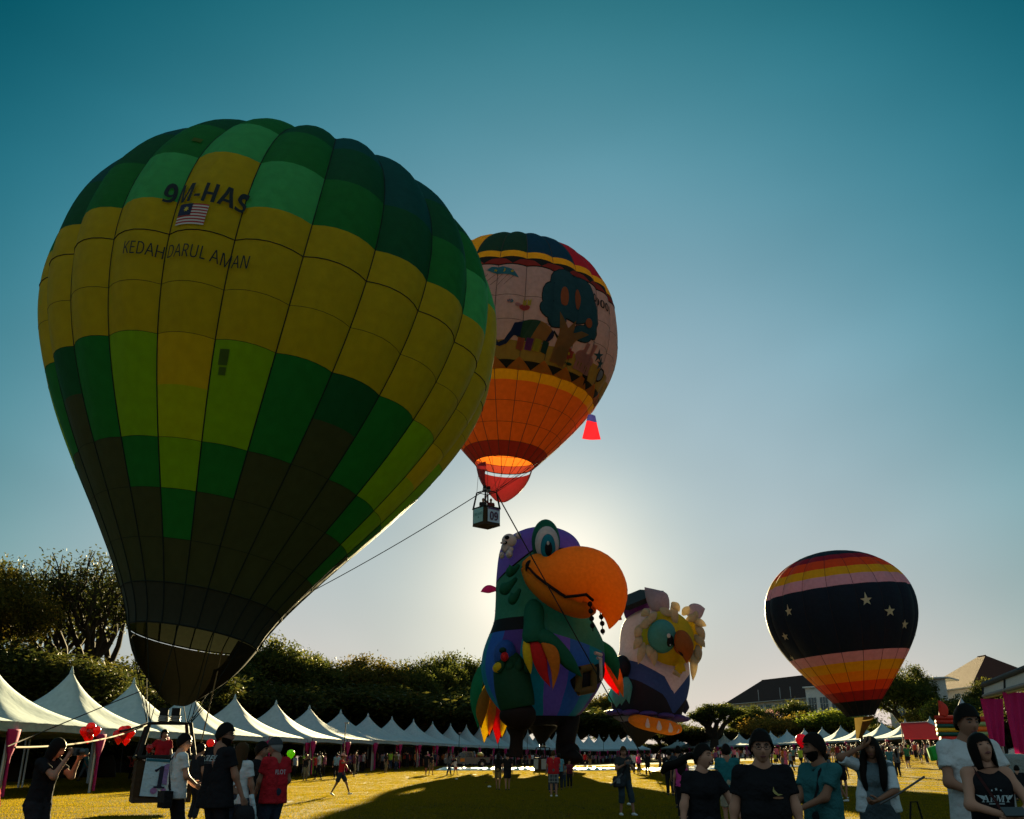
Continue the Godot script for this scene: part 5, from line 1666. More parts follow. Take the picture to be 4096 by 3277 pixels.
func buildings() -> void:
	var white := paint(0.62, 0.62, 0.60, 0.9, {"tex": "mottle", "scale": 0.2})
	var tiles := paint(0.055, 0.024, 0.018, 0.9, {"tex": "fine", "scale": 0.6, "bump": 3.0})
	var a: Vector3 = ground(Vector3(73.36, 12.35, -330.00).x, -330)
	var b: Vector3 = ground(Vector3(89.86, 11.08, -292.00).x, -292)
	var x := frame_at(a, b)
	var w := Vector2(b.x - a.x, b.z - a.z).length()
	var hh: float = Vector3(90.00, 18.91, -295.00).y - b.y
	var o := thing("long_building", "long white four storey building with dark hipped roof and air conditioners", "building", a)
	o.basis = x.basis
	var I := Transform3D.IDENTITY
	var cols := []
	for k in 9: cols.append(w * (k + 0.5) / 9)
	wall_with_windows(o, I, w, hh, cols, [hh - 2.2, hh - 6.0, hh - 10.0], w / 9 * 0.62, 2.2, white)
	hip_roof(o, I, w + 16, 16, hh, 7.5, 1.6, tiles)
	for k in 9:
		for q in [-1.0, 0.0, 1.0]:
			part("air_conditioner", box(Vector3(cols[k] + q * 1.3, hh - 3.7, 0.35), Vector3(0.9, 0.7, 0.5)), paint(0.6, 0.6, 0.58), o)
		part("pilaster", box(Vector3(w * k / 9.0, hh / 2, 0.18), Vector3(0.7, hh - 0.5, 0.34)), white, o)
	for q in [0.42, 0.68, 0.8]: part("lightning_rod", tube([Vector3(w * q, hh + 0.3, 1.2), Vector3(w * q, hh + 3.6, 1.2)], 0.09, 5), paint(0.4, 0.4, 0.4), o)
	# the pavilion that stands forward at its right end
	var pa: Vector3 = ground(Vector3(85.52, 10.82, -284.00).x, -284)
	var pb: Vector3 = ground(Vector3(97.67, 10.35, -270.00).x, -270)
	var px := frame_at(pa, pb)
	var pw := Vector2(pb.x - pa.x, pb.z - pa.z).length()
	var ph: float = Vector3(86.92, 20.70, -284.00).y - pa.y
	var p := thing("white_pavilion", "white flat topped building wing with multi pane windows behind the navy balloon", "building", pa)
	p.basis = px.basis
	var pc := []
	for k in 5: pc.append(pw * (k + 0.55) / 5)
	wall_with_windows(p, I, pw, ph, pc, [ph - 4.2, ph - 10.6, ph - 17.0], 2.6, 3.6, white)
	part("side_wall", box(Vector3(0.2, ph / 2, -7), Vector3(0.4, ph, 13.2)), white, p)
	part("flat_roof", box(Vector3(pw / 2, ph + 0.15, -7), Vector3(pw + 0.2, 0.28, 14.2)), white, p)
	part("cornice", box(Vector3(pw / 2, ph + 0.5, 0.25), Vector3(pw + 0.9, 0.4, 0.9)), white, p)
	part("cornice", box(Vector3(pw / 2, ph - 7.2, 0.2), Vector3(pw + 0.3, 0.4, 0.42)), white, p)
	# the brown roofed house on the right
	var ha: Vector3 = ground(Vector3(98.02, 14.71, -232.00).x, -232)
	var hb: Vector3 = ground(Vector3(99.74, 13.45, -210.00).x, -210)
	var hx := frame_at(ha, hb)
	var hw := Vector2(hb.x - ha.x, hb.z - ha.z).length()
	var hy: float = Vector3(100.70, 16.20, -214.00).y - hb.y
	var h := thing("brown_roofed_house", "white house with brown hipped roof and dark square windows on the right", "building", ha)
	h.basis = hx.basis
	var brown := paint(0.10, 0.032, 0.02, 0.9, {"tex": "fine", "scale": 0.6, "bump": 3.0})
	wall_with_windows(h, I, hw, hy, [hw * 0.1, hw * 0.38, hw * 0.68, hw * 0.88], [hy - 2.2, hy - 7.2, hy - 12.5], 2.6, 2.4, paint(0.66, 0.62, 0.62, 0.9, {"tex": "mottle", "scale": 0.2}))
	hip_roof(h, I, hw, hw * 0.85, hy, 7.6, 1.5, brown)
	part("side_wall", box(Vector3(hw - 0.2, hy / 2, -8), Vector3(0.4, hy, 15.2)), white, h)
	part("side_wall", box(Vector3(0.2, hy / 2, -8), Vector3(0.4, hy, 15.2)), white, h)
	var la: Vector3 = ground(Vector3(78.92, 10.67, -205.00).x, -205)
	var lb: Vector3 = ground(Vector3(88.33, 10.35, -198.00).x, -198)
	var l := thing("low_wing", "low pale terrace wing with flat roofs below the brown roofed house", "building", la)
	l.basis = frame_at(la, lb).basis
	var lw := Vector2(lb.x - la.x, lb.z - la.z).length()
	wall_with_windows(l, I, lw, 15.0, [lw * 0.25, lw * 0.5, lw * 0.75], [12.5, 8.0], 2.4, 2.0, white)
	part("flat_roof", box(Vector3(lw / 2, 15.15, -4), Vector3(lw + 1.6, 0.28, 9.6)), white, l)
	part("canopy_slab", box(Vector3(lw * 0.62, 10.2, 1.0), Vector3(lw * 0.4, 0.25, 2.0)), white, l)

# ---------- the peaked tents

func tent_kind() -> Node3D:
	var o := Node3D.new()
	var w := 6.0
	var eave := 2.75
	var h := 2.75
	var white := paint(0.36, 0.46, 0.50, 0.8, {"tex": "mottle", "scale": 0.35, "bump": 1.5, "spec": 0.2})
	var rows := []
	for i in 19:
		var u := i / 18.0
		var half := w / 2 * (1.0 - u) + 0.05
		var y := eave + h * (0.46 * u + 0.54 * pow(u, 3.0))
		var line := PackedVector3Array()
		for j in 32:
			var a := TAU * (j + 0.0) / 32
			var c := Vector2(cos(a), sin(a))
			var sq := c / maxf(absf(c.x), absf(c.y))
			var round_k := lerpf(0.0, 1.0, u * u)
			var q := sq.lerp(c, round_k) * half
			# the cloth sags between the corners
			var along := minf(absf(sq.x), absf(sq.y))
			var sag := (1.0 - along) * u * (1.0 - u) * 0.55
			line.append(Vector3(q.x, y - sag, q.y))
		rows.append(line)
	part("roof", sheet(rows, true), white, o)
	part("finial", loft([[Vector3(0, eave + h - 0.05, 0), 0.1, 0.1], [Vector3(0, eave + h + 0.12, 0), 0.06, 0.06], [Vector3(0, eave + h + 0.32, 0), 0.02, 0.02]], Vector3(1, 0, 0), 8, 5), white, o)
	for k in 4:
		var b := Basis(Vector3.UP, k * PI / 2)
		var vr := []
		for i in 4:
			var line := PackedVector3Array()
			for j in 25:
				var t := j / 24.0
				var drop := 0.30 + 0.10 * pow(absf(t * 2.0 - 1.0), 2.0)
				line.append(b * Vector3((t - 0.5) * w, eave + 0.02 - drop * i / 3.0, w / 2 + 0.03 + 0.02 * sin(t * 40.0)))
			vr.append(line)
		part("valance", sheet(vr, false, false), white, o)
		part("pole", tube([b * Vector3(w / 2 - 0.08, 0, w / 2 - 0.08), b * Vector3(w / 2 - 0.08, eave, w / 2 - 0.08)], 0.045, 6), paint(0.5, 0.5, 0.48, 0.4, {"metal": 0.6}), o)
	# pink drape gathered on the two front poles
	var pink := paint(0.62, 0.03, 0.20, 0.8, {"back": 0.5, "tex": "mottle"})
	for sx in [-1, 1]:
		var keys := []
		for q in [[2.48, 0.34], [2.2, 0.30], [1.8, 0.19], [1.5, 0.07], [1.2, 0.05], [0.7, 0.06], [0.1, 0.07]]:
			keys.append([Vector3(sx * (w / 2 - 0.02), q[0], w / 2 + 0.06), q[1], q[1] * 0.32])
		part("pink_drape", loft(keys, Vector3(1, 0, 0), 14, 18, true), pink, o)
	return o

func ordinal(i: int) -> String:
	var one := ["", "first", "second", "third", "fourth", "fifth", "sixth", "seventh", "eighth", "ninth", "tenth", "eleventh", "twelfth", "thirteenth", "fourteenth", "fifteenth", "sixteenth", "seventeenth", "eighteenth", "nineteenth", "twentieth"]
	if i <= 20: return one[i]
	return ["twenty", "thirty"][i / 10 - 2] + "-" + one[i % 10] if i % 10 else ["twentieth", "thirtieth"][i / 10 - 2]

const LEFT_ROW := [[-22.9, 34], [-22.6, 41.5], [-22.2, 48.8], [-21.8, 56], [-21.2, 64], [-20.5, 72.3], [-19.6, 81.3], [-18.8, 91], [-17.7, 101.5], [-16.3, 111.3], [-14.7, 120.5], [-12.9, 129], [-11, 136.6], [-8.9, 143], [-6.9, 149], [-5.1, 155.5], [-3, 161.5], [-0.9, 167], [1, 171.5], [2.8, 176], [4.6, 180], [6.5, 184.5], [8.4, 189.5], [10.7, 196], [13.4, 203.5], [16.2, 209], [18.8, 214], [21.5, 219.5], [24.3, 226], [26.9, 231.6], [29.2, 237.4]]
const RIGHT_ROW := [[65.4, 154], [65.6, 164.4], [65.5, 174.5], [65.1, 184.3], [64.6, 194], [63.8, 203.2], [62.8, 212.2], [61.5, 221], [60, 229.5], [58.3, 237.8], [56.4, 245.8], [54.3, 253.6], [51.9, 261], [49.3, 268.3], [46.4, 275.3]]

func tents() -> void:
	var proto := tent_kind()
	for row in 2:
		var ps: Array = [LEFT_ROW, RIGHT_ROW][row]
		for i in ps.size():
			var p := ground(ps[i][0], -ps[i][1])
			var a: Array = ps[maxi(i - 1, 0)]
			var b: Array = ps[mini(i + 1, ps.size() - 1)]
			var t := Vector3(b[0] - a[0], 0, -(b[1] - a[1]))
			var gap := t.length() / (mini(i + 1, ps.size() - 1) - maxi(i - 1, 0))
			t = t.normalized()
			var front := Vector3(-t.z, 0, t.x) * (1.0 if row == 0 else -1.0)
			var o: Node3D = proto.duplicate()
			o.name = numbered("peaked_tent")
			add_child(o)
			o.position = p
			var k := gap / 6.0
			o.basis = Basis(Vector3.UP.cross(front), Vector3.UP, front) * Basis.IDENTITY.scaled(Vector3(k, 1.0, k))
			tag(o, "white peaked tent with pink drapes, %s from the near end of the %s row" % [ordinal(i + 1), ["left", "right"][row]], "tent", "peaked tents in the %s row" % ["left", "right"][row])
	proto.free()

# ---------- smaller things on the field

func party_balloon(c: Vector3, r: float, mat: Material) -> Soup:
	return loft([[c + Vector3(0, -r * 1.35, 0), r * 0.08, r * 0.08], [c + Vector3(0, -r * 1.1, 0), r * 0.3, r * 0.3], [c + Vector3(0, -r * 0.45, 0), r * 0.82, r * 0.82], [c + Vector3(0, r * 0.1, 0), r, r], [c + Vector3(0, r * 0.65, 0), r * 0.78, r * 0.78], [c + Vector3(0, r * 0.95, 0), r * 0.3, r * 0.3]], Vector3(1, 0, 0), 16, 14, true)

func wheel(o: Node3D, p: Vector3, r: float, w: float) -> void:
	var keys := []
	for q in [[-0.5, 0.55], [-0.5, 0.9], [-0.35, 1.0], [0.35, 1.0], [0.5, 0.9], [0.5, 0.55]]: keys.append([p + Vector3(0, 0, q[0] * w), q[1] * r, q[1] * r])
	var t := part("wheel", loft(keys, Vector3(1, 0, 0), 20, 10), paint(0.012, 0.012, 0.012, 0.9), o)
	part("rim", loft([[p + Vector3(0, 0, w * 0.48), r * 0.56, r * 0.56], [p + Vector3(0, 0, w * 0.53), r * 0.4, r * 0.4]], Vector3(1, 0, 0), 14, 3), paint(0.3, 0.3, 0.3, 0.4, {"metal": 0.8}), t)

func v2(a: Array) -> PackedVector2Array:
	var o := PackedVector2Array()
	for i in range(0, a.size(), 2): o.append(Vector2(a[i], a[i + 1]))
	return o

func field_things() -> void:
	# pickup, nose to the left
	var body := paint(0.045, 0.065, 0.07, 0.35, {"spec": 0.6})
	var glass := paint(0.02, 0.03, 0.035, 0.1, {"spec": 0.9})
	var rub := paint(0.012, 0.012, 0.012, 0.8)
	var o := thing("pickup_truck", "dark grey green pickup truck parked in front of the tents, nose left", "pickup truck", Vector3(-5.24, 0.57, -115.33))
	o.rotation.y = 0.12
	part("body", slab(v2([-2.62, 0.5, -2.5, 0.45, -2.05, 0.45, -2.0, 0.75, -1.75, 0.95, -1.35, 0.95, -1.1, 0.75, -1.05, 0.42, 1.25, 0.42, 1.3, 0.75, 1.55, 0.95, 1.95, 0.95, 2.2, 0.75, 2.25, 0.5, 2.6, 0.5, 2.64, 1.12, 0.75, 1.12, 0.72, 1.06, -1.2, 1.1, -2.3, 1.02, -2.6, 0.9]), 1.72), body, o)
	part("cabin", slab(v2([-1.25, 1.09, -0.5, 1.66, -0.3, 1.74, 0.55, 1.74, 0.72, 1.68, 0.74, 1.07]), 1.55), body, o)
	for z in [-0.78, 0.78]:
		part("side_window", slab(v2([-0.98, 1.14, -0.45, 1.58, -0.18, 1.6, -0.18, 1.14]), 0.03), glass, o, Transform3D(Basis.IDENTITY, Vector3(0, 0, z)))
		part("side_window", slab(v2([-0.1, 1.14, -0.1, 1.6, 0.5, 1.6, 0.6, 1.14]), 0.03), glass, o, Transform3D(Basis.IDENTITY, Vector3(0, 0, z)))
		part("wing_mirror", box(Vector3(-0.9, 1.18, z * 1.24), Vector3(0.12, 0.18, 0.16)), rub, o)
		part("door_sticker", box(Vector3(-0.55, 0.8, z * 1.112), Vector3(0.5, 0.36, 0.012)), paint(0.5, 0.18, 0.02), o)
	part("windscreen", box(Vector3(-0.90, 1.38, 0), Vector3(0.78, 0.03, 1.36), Basis(Vector3(0, 0, 1), 0.65)), glass, o)
	part("bed_rim", box(Vector3(1.68, 1.14, 0), Vector3(1.9, 0.06, 1.76)), rub, o)
	part("roll_bar", tube([Vector3(0.95, 1.1, 0.75), Vector3(0.85, 1.72, 0.7), Vector3(0.85, 1.72, -0.7), Vector3(0.95, 1.1, -0.75)], 0.045, 6), paint(0.4, 0.4, 0.4, 0.3, {"metal": 0.8}), o)
	part("tank", ball(Vector3(1.55, 1.35, 0.2), Vector3(0.4, 0.3, 0.35)), paint(0.42, 0.3, 0.08, 0.35, {"metal": 0.5}), o)
	part("bumper", box(Vector3(-2.6, 0.58, 0), Vector3(0.12, 0.22, 1.66)), rub, o)
	part("tail_light", box(Vector3(2.63, 0.92, 0.74), Vector3(0.06, 0.3, 0.18)), paint(0.5, 0.02, 0.01, 0.3), o)
	part("headlight", ball(Vector3(-2.52, 0.88, 0.66), Vector3(0.12, 0.1, 0.16)), paint(0.6, 0.6, 0.55, 0.2), o)
	for q in [[-1.55, 0.78], [-1.55, -0.78], [1.75, 0.78], [1.75, -0.78]]: wheel(o, Vector3(q[0], 0.38, q[1]), 0.38, 0.26)
	# the jeep with raised bonnet beyond the parrot
	var j := thing("off_road_car", "dark off road car with silver bonnet right of the parrot boot", "car", Vector3(24.40, 0.97, -289.50))
	j.rotation.y = -0.35
	part("body", slab(v2([-2.1, 0.5, -1.7, 0.5, -1.6, 0.85, -1.1, 0.85, -1.0, 0.5, 0.95, 0.5, 1.05, 0.85, 1.6, 0.85, 1.7, 0.5, 2.1, 0.55, 2.1, 1.05, 0.75, 1.15, -2.1, 1.2]), 1.66), paint(0.02, 0.02, 0.022, 0.4, {"spec": 0.6}), j)
	part("cabin", slab(v2([-2.05, 1.18, -2.0, 1.85, 0.2, 1.85, 0.75, 1.14]), 1.5), paint(0.02, 0.02, 0.022, 0.4, {"spec": 0.6}), j)
	part("bonnet", box(Vector3(1.4, 1.14, 0), Vector3(1.35, 0.06, 1.5), Basis(Vector3(0, 0, 1), -0.06)), paint(0.55, 0.55, 0.52, 0.25, {"metal": 0.8}), j)
	part("roof_rack", box(Vector3(-0.9, 1.93, 0), Vector3(1.8, 0.06, 1.4)), paint(0.5, 0.5, 0.48, 0.3, {"metal": 0.7}), j)
	for z in [-0.76, 0.76]:
		for xx in [-1.45, -0.45]: part("side_window", box(Vector3(xx, 1.5, z), Vector3(0.8, 0.45, 0.03)), glass, j)
		part("door_panel", box(Vector3(-0.5, 0.86, z * 1.1), Vector3(1.0, 0.4, 0.02)), paint(0.4, 0.16, 0.02), j)
	for q in [[-1.35, 0.76], [-1.35, -0.76], [1.32, 0.76], [1.32, -0.76]]: wheel(j, Vector3(q[0], 0.42, q[1]), 0.42, 0.28)
	# crumpled silver ground sheets
	var foil := paint(0.62, 0.60, 0.55, 0.28, {"metal": 0.9})
	for k in 3:
		var q: Array = [[-7.5, 2.5, 97.5, 102.5], [3.5, 13.0, 97.0, 102.0], [13.2, 27.0, 93.0, 103.5]][k]
		var rows := []
		for i in 25:
			var line := PackedVector3Array()
			for n in 61:
				var xx := lerpf(q[0], q[1], n / 60.0)
				var dd := lerpf(q[2], q[3], i / 24.0) + sin(xx * 0.7) * 0.4
				var edge := minf(minf(i, 24 - i) / 3.0, minf(n, 60 - n) / 3.0)
				var rise := (0.03 + 0.13 * absf(sin(xx * 3.1 + dd * 2.3) * sin(xx * 1.7 - dd * 3.7)) + rng.randf() * 0.09) * clampf(edge, 0.0, 1.0)
				line.append(ground(xx, -dd) + Vector3(0, 0.03 + rise, 0))
			rows.append(line)
		solo("ground_sheet", sheet(rows, false, false), foil, ["crumpled silver ground sheet left of the parrot basket", "crumpled silver ground sheet below the parrot right boot", "widest crumpled silver ground sheet in front of the owl balloon"][k], "tarpaulin", Vector3.ZERO, "silver sheets laid out for the balloons")
	# lamp posts on the tent row
	var spots := [[Vector3(-13.20, 0.21, -78.00), 3.91], [Vector3(-6.86, 0.62, -128.00), 4.03], [Vector3(2.27, 0.62, -150.00), 3.95], [Vector3(-1.94, 0.62, -140.00), 3.34], [Vector3(17.45, 0.74, -190.00), 4.68]]
	for k in spots.size():
		var sp: Array = spots[k]
		var lp := thing("lamp_post", ["thin dark lamp post before the ninth tent", "thin dark lamp post behind the parked pickup truck", "thin dark lamp post between the parrot boots", "thin dark lamp post under the red tail feather", "thin dark lamp post before the far end tents"][k], "lamp post", sp[0], 0.0, "lamp posts along the tents")
		part("pole", tube([Vector3.ZERO, Vector3(0.05, sp[1], 0)], 0.05, 6, 0.035), rub, lp)
		part("lamp_head", box(Vector3(0.12, sp[1], 0), Vector3(0.3, 0.12, 0.2)), paint(0.3, 0.3, 0.3), lp)
	# signboards and feather flags in front of stalls
	var signs := [[Vector3(-67.65, 0.62, -400.00), 0, 0.8, 1.7, 0.55, 0.2, 0.28, "tall white and pink signboard behind the woman in the pink cap"], [Vector3(-14.64, 0.62, -129.96), 0, 0.45, 1.7, 0.5, 0.3, 0.4, "narrow white signboard by the fifth pink drape"], [Vector3(-11.61, 0.62, -162.38), 0, 0.75, 1.8, 0.5, 0.36, 0.1, "yellow notice board on a stand left of the pickup"], [Vector3(-23.33, 0.62, -270.44), 0, 0.5, 1.9, 0.4, 0.42, 0.5, "white pennant sign on a thin stand"], [Vector3(-28.35, 0.62, -216.41), 0, 0.75, 0.9, 0.5, 0.35, 0.45, "low pale patterned signboard at a stall"], [Vector3(-4.92, 0.62, -216.41), 0, 0.5, 1.6, 0.2, 0.4, 0.45, "teal and white roll up banner under the tail feathers"]]
	for q in signs:
		var sg := thing("signboard", q[7], "sign", q[0], rng.randf_range(-0.2, 0.2), "signboards at the stalls")
		part("panel", box(Vector3(0, q[3] - 0.45, 0), Vector3(q[2], 0.9, 0.04)), paint(q[4], q[5], q[6], 0.8), sg)
		part("stripe", box(Vector3(0, q[3] - 0.62, 0.027), Vector3(q[2] * 0.7, 0.22, 0.012)), paint(0.5, 0.04, 0.06, 0.8), sg)
		for sx in [-1, 1]: part("leg", tube([Vector3(sx * q[2] * 0.42, 0, 0.1), Vector3(sx * q[2] * 0.42, q[3] - 0.1, -0.02)], 0.025, 5), rub, sg)
	var fl := thing("feather_flag", "pink feather flag standing beside the pickup truck", "flag", Vector3(-8.24, 0.62, -162.38))
	part("mast", tube([Vector3.ZERO, Vector3(0, 2.2, 0), Vector3(0.5, 3.0, 0)], 0.03, 5), rub, fl)
	part("flag_cloth", slab(v2([0.02, 0.9, 0.6, 1.2, 0.75, 2.4, 0.5, 3.0, 0.1, 2.3]), 0.02), paint(0.5, 0.05, 0.2, 0.8, {"back": 0.4, "tex": "mottle"}), fl)
	# stalls inside the tents: dark counters and back sheets added for the shade in there
	for i in range(5, 30, 2):
		var a: Array = LEFT_ROW[i]
		var b: Array = LEFT_ROW[i + 1]
		var tt := Vector3(b[0] - a[0], 0, -(b[1] - a[1])).normalized()
		var fr := Vector3(-tt.z, 0, tt.x)
		var c := thing("stall_counter", "stall counter coloured dark for the shade inside the %s left row tent" % ordinal(i + 1), "counter", ground(a[0], -a[1]) + fr * 0.6, 0.0, "stall counters under the left row of tents")
		c.basis = Basis(Vector3.UP.cross(fr), Vector3.UP, fr)
		part("cloth_front", box(Vector3(0, 0.45, 0), Vector3(4.6, 0.9, 0.7)), cloth(0.05, 0.03, 0.03), c)
		part("table_top", box(Vector3(0, 0.93, 0), Vector3(4.7, 0.05, 0.8)), cloth(0.10, 0.07, 0.06), c)
		part("shade_sheet", box(Vector3(0, 1.3, -3.2), Vector3(6.6, 2.6, 0.05)), cloth(0.03, 0.028, 0.03), c)  # dark sheet put in as the shade at the back of the tent
	# balloons held over heads
	var bunches := [[Vector3(-17.02, 2.42, -40.00), 0.19, "bunch of red balloons above a man walking by the first tent", 5], [Vector3(-11.75, 2.09, -30.00), 0.14, "bunch of glossy red balloons held left of number 11 basket", 7]]
	var redb := paint(0.75, 0.02, 0.025, 0.25, {"back": 1.0, "tex": "mottle", "spec": 0.7})
	for q in bunches:
		var bn := thing("balloon_bunch", q[2], "balloons", q[0])
		for k in q[3]:
			var an: float = TAU * k / q[3] + 0.4
			var c := Vector3(cos(an) * q[1] * 1.25, sin(an) * q[1] * 1.05, rng.randf_range(-0.12, 0.12)) if k < q[3] - 1 else Vector3(0, 0, 0.1)
			part("balloon", party_balloon(c, q[1] * rng.randf_range(0.85, 1.1), redb), redb, bn)
		part("string", tube([Vector3(0, -q[1], 0), Vector3(0.05, -1.1, 0.05)], 0.008, 4), rub, bn)
	var singles := [[Vector3(-10.06, 1.69, -27.60), 0.10, redb, "single red balloon at the edge of the number 11 basket"], [Vector3(-9.11, 1.86, -30.00), 0.12, paint(0.7, 0.08, 0.08, 0.3, {"back": 1.0, "tex": "mottle"}), "single red balloon behind the man in the CREW shirt"], [Vector3(5.84, 1.76, -20.00), 0.12, paint(0.75, 0.03, 0.08, 0.3, {"back": 1.0, "tex": "mottle"}), "round pink red balloon behind the bearded man's face"], [Vector3(-13.32, 1.73, -60.00), 0.25, paint(0.3, 0.7, 0.03, 0.3, {"back": 1.0, "tex": "mottle"}), "lime green balloon behind the man in red cap"]]
	for q in singles:
		var bn := thing("party_balloon", q[3], "balloon", q[0])
		part("skin", party_balloon(Vector3.ZERO, q[1], q[2]), q[2], bn)
		part("string", tube([Vector3(0, -q[1] * 1.3, 0), Vector3(0.03, -q[1] * 5, 0)], 0.006, 4), rub, bn)
	# litter on the grass
	var lit := [Vector3(-3.79, 0.12, -68.65), Vector3(-1.19, 0.02, -52.96), Vector3(-11.58, 0.23, -79.79), Vector3(3.80, 0.00, -32.68), Vector3(-9.77, 0.00, -42.56)]
	for k in lit.size():
		solo("litter", ball(Vector3(0, 0.05, 0), Vector3(0.1, 0.05, 0.08), 8, 5), paint(0.6, 0.62, 0.6, 0.8), ["scrap of white litter below the pickup truck", "scrap of white litter behind the walking couple", "scrap of white litter in the sunlit grass", "scrap of white litter beside the photographer's knee", "scrap of white litter right of the man in red"][k], "litter", lit[k], "scraps of litter on the grass")

func right_side() -> void:
	# red striped awning
	var red := paint(0.42, 0.03, 0.035, 0.8, {"back": 0.3, "tex": "mottle"})
	var a := ground(Vector3(36.14, 3.12, -92.00).x, -92)
	var aw := thing("red_awning", "large sloping red awning roof over the crowd on the right", "awning", a)
	var tl: Vector3 = Vector3(37.47, 4.70, -95.00) - a
	var tr: Vector3 = Vector3(39.97, 4.81, -95.00) - a
	var br: Vector3 = Vector3(39.65, 3.12, -90.00) - a
	var bl: Vector3 = Vector3(35.64, 3.14, -90.00) - a
	var er: Vector3 = Vector3(42.81, 4.00, -97.00) - a
	for k in 2:
		var rows := []
		for i in 15:
			var line := PackedVector3Array()
			for n in 13:
				var p := tl.lerp(tr, n / 12.0).lerp(bl.lerp(br, n / 12.0), i / 14.0) if k == 0 else tr.lerp(er, n / 12.0).lerp(br.lerp(er + Vector3(0.3, -0.9, 1.5), n / 12.0), i / 14.0)
				line.append(p + Vector3(0, 0.06 * (i % 2), 0))
			rows.append(line)
		part("roof_cloth", sheet(rows, false, false), red, aw)
	part("edge_bar", tube([tl, tr, er], 0.07, 6), paint(0.5, 0.45, 0.42), aw)
	for q in [tl, tr, br, bl]: part("pole", tube([Vector3(q.x, land(q.x + a.x, -(q.z + a.z)) - a.y, q.z), q], 0.05, 6), paint(0.3, 0.3, 0.3), aw)
	# bouncy castle
	var c := ground(Vector3(34.63, 2.27, -76.00).x, -76)
	var bc := thing("bouncy_castle", "red inflatable bouncy castle with green and yellow striped wall and small towers", "bouncy castle", c)
	var cred := paint(0.5, 0.05, 0.03, 0.6, {"back": 0.4, "tex": "mottle"})
	var cor := paint(0.65, 0.20, 0.03, 0.6, {"back": 0.4, "tex": "mottle"})
	var cgr := paint(0.02, 0.12, 0.10, 0.6, {"back": 0.4, "tex": "mottle"})
	var cye := paint(0.65, 0.45, 0.02, 0.6, {"back": 0.4, "tex": "mottle"})
	var cli := paint(0.3, 0.42, 0.2, 0.6, {"back": 0.4, "tex": "mottle"})
	part("lower_wall", loft([[Vector3(-1.7, 1.1, 0), 1.1, 0.5], [Vector3(1.4, 1.1, 0), 1.1, 0.5]], Vector3(0, 1, 0), 16, 6, false, 0.5), cred, bc)
	part("corner_pillar", loft([[Vector3(1.9, 0, 0.2), 0.42, 0.42], [Vector3(1.9, 2.2, 0.2), 0.42, 0.42]], Vector3(1, 0, 0), 16, 6), cor, bc)
	for k in 5: part("striped_tube", loft([[Vector3(-1.9, 2.35 + k * 0.3, 0), 0.17, 0.3], [Vector3(0.5, 2.35 + k * 0.3, 0), 0.17, 0.3]], Vector3(0, 1, 0), 12, 6), [cgr, cye, cgr, cred, cred][k], bc)
	for k in 4: part("striped_tube", loft([[Vector3(0.6, 2.35 + k * 0.36, 0.2), 0.2, 0.3], [Vector3(1.9, 2.35 + k * 0.36, 0.2), 0.2, 0.3]], Vector3(0, 1, 0), 12, 6), [cli, cor, cli, cred][k], bc)
	part("post", loft([[Vector3(0.52, 2.2, 0.3), 0.14, 0.14], [Vector3(0.52, 3.9, 0.3), 0.14, 0.14]], Vector3(1, 0, 0), 10, 4), fabric(0.4, 0.03, 0.08), bc)
	part("turret", loft([[Vector3(0.3, 3.8, 0), 0.22, 0.22], [Vector3(0.3, 4.4, 0), 0.26, 0.26]], Vector3(1, 0, 0), 12, 4), cor, bc)
	part("turret_cone", loft([[Vector3(0.3, 4.4, 0), 0.34, 0.34], [Vector3(0.3, 5.0, 0), 0.02, 0.02]], Vector3(1, 0, 0), 12, 4), paint(0.3, 0.35, 0.4), bc)
	part("red_figure", loft([[Vector3(-1.3, 3.6, 0), 0.3, 0.3], [Vector3(-1.2, 4.2, 0), 0.36, 0.3], [Vector3(-1.35, 4.6, 0), 0.2, 0.2], [Vector3(-1.5, 4.8, 0), 0.06, 0.06]], Vector3(1, 0, 0), 14, 10), cred, bc)
	part("green_slide", loft([[Vector3(-3.0, 0.9, 0.6), 0.5, 0.35], [Vector3(-2.0, 1.1, 0.6), 0.55, 0.35]], Vector3(0, 1, 0), 14, 6, false, 0.5), paint(0.02, 0.35, 0.06, 0.6, {"back": 0.4, "tex": "mottle"}), bc)
	# stage sign with pink drapes
	var s0 := ground(26.4, -56.5)
	var st := thing("stage_gantry", "white sign beam on posts hung with pink drapes at the right edge", "gantry", s0)
	var top0: Vector3 = Vector3(27.38, 5.35, -56.50) - s0
	var bot0: Vector3 = Vector3(27.29, 4.70, -56.50) - s0
	var top1: Vector3 = Vector3(25.06, 5.48, -47.00) - s0
	var bot1: Vector3 = Vector3(24.92, 4.64, -47.00) - s0
	var out := (top1 - top0)
	top1 = top0 + out * 1.6
	bot1 = bot0 + (bot1 - bot0) * 1.6
	for k in 3:
		var t0 := k * 0.335
		var t1 := t0 + 0.325
		var rows := [PackedVector3Array([top0.lerp(top1, t0), top0.lerp(top1, t1)]), PackedVector3Array([bot0.lerp(bot1, t0), bot0.lerp(bot1, t1)])]
		var board := part("sign_board", sheet(rows, false, false), paint(0.6, 0.6, 0.58, 0.6, {"back": 0.6, "tex": "mottle"}), st)
		part("grey_strip", tube([top0.lerp(top1, t0).lerp(bot0.lerp(bot1, t0), 0.8) + Vector3(-0.03, 0, 0.03), top0.lerp(top1, t1).lerp(bot0.lerp(bot1, t1), 0.8) + Vector3(-0.03, 0, 0.03)], 0.12, 4), paint(0.25, 0.25, 0.25), board)
	part("top_beam", tube([top0 + Vector3(0, 0.1, 0), top1 + Vector3(0, 0.1, 0)], 0.16, 6), paint(0.05, 0.06, 0.07), st)
	part("bottom_beam", tube([bot0, bot1], 0.06, 6), paint(0.4, 0.3, 0.1), st)
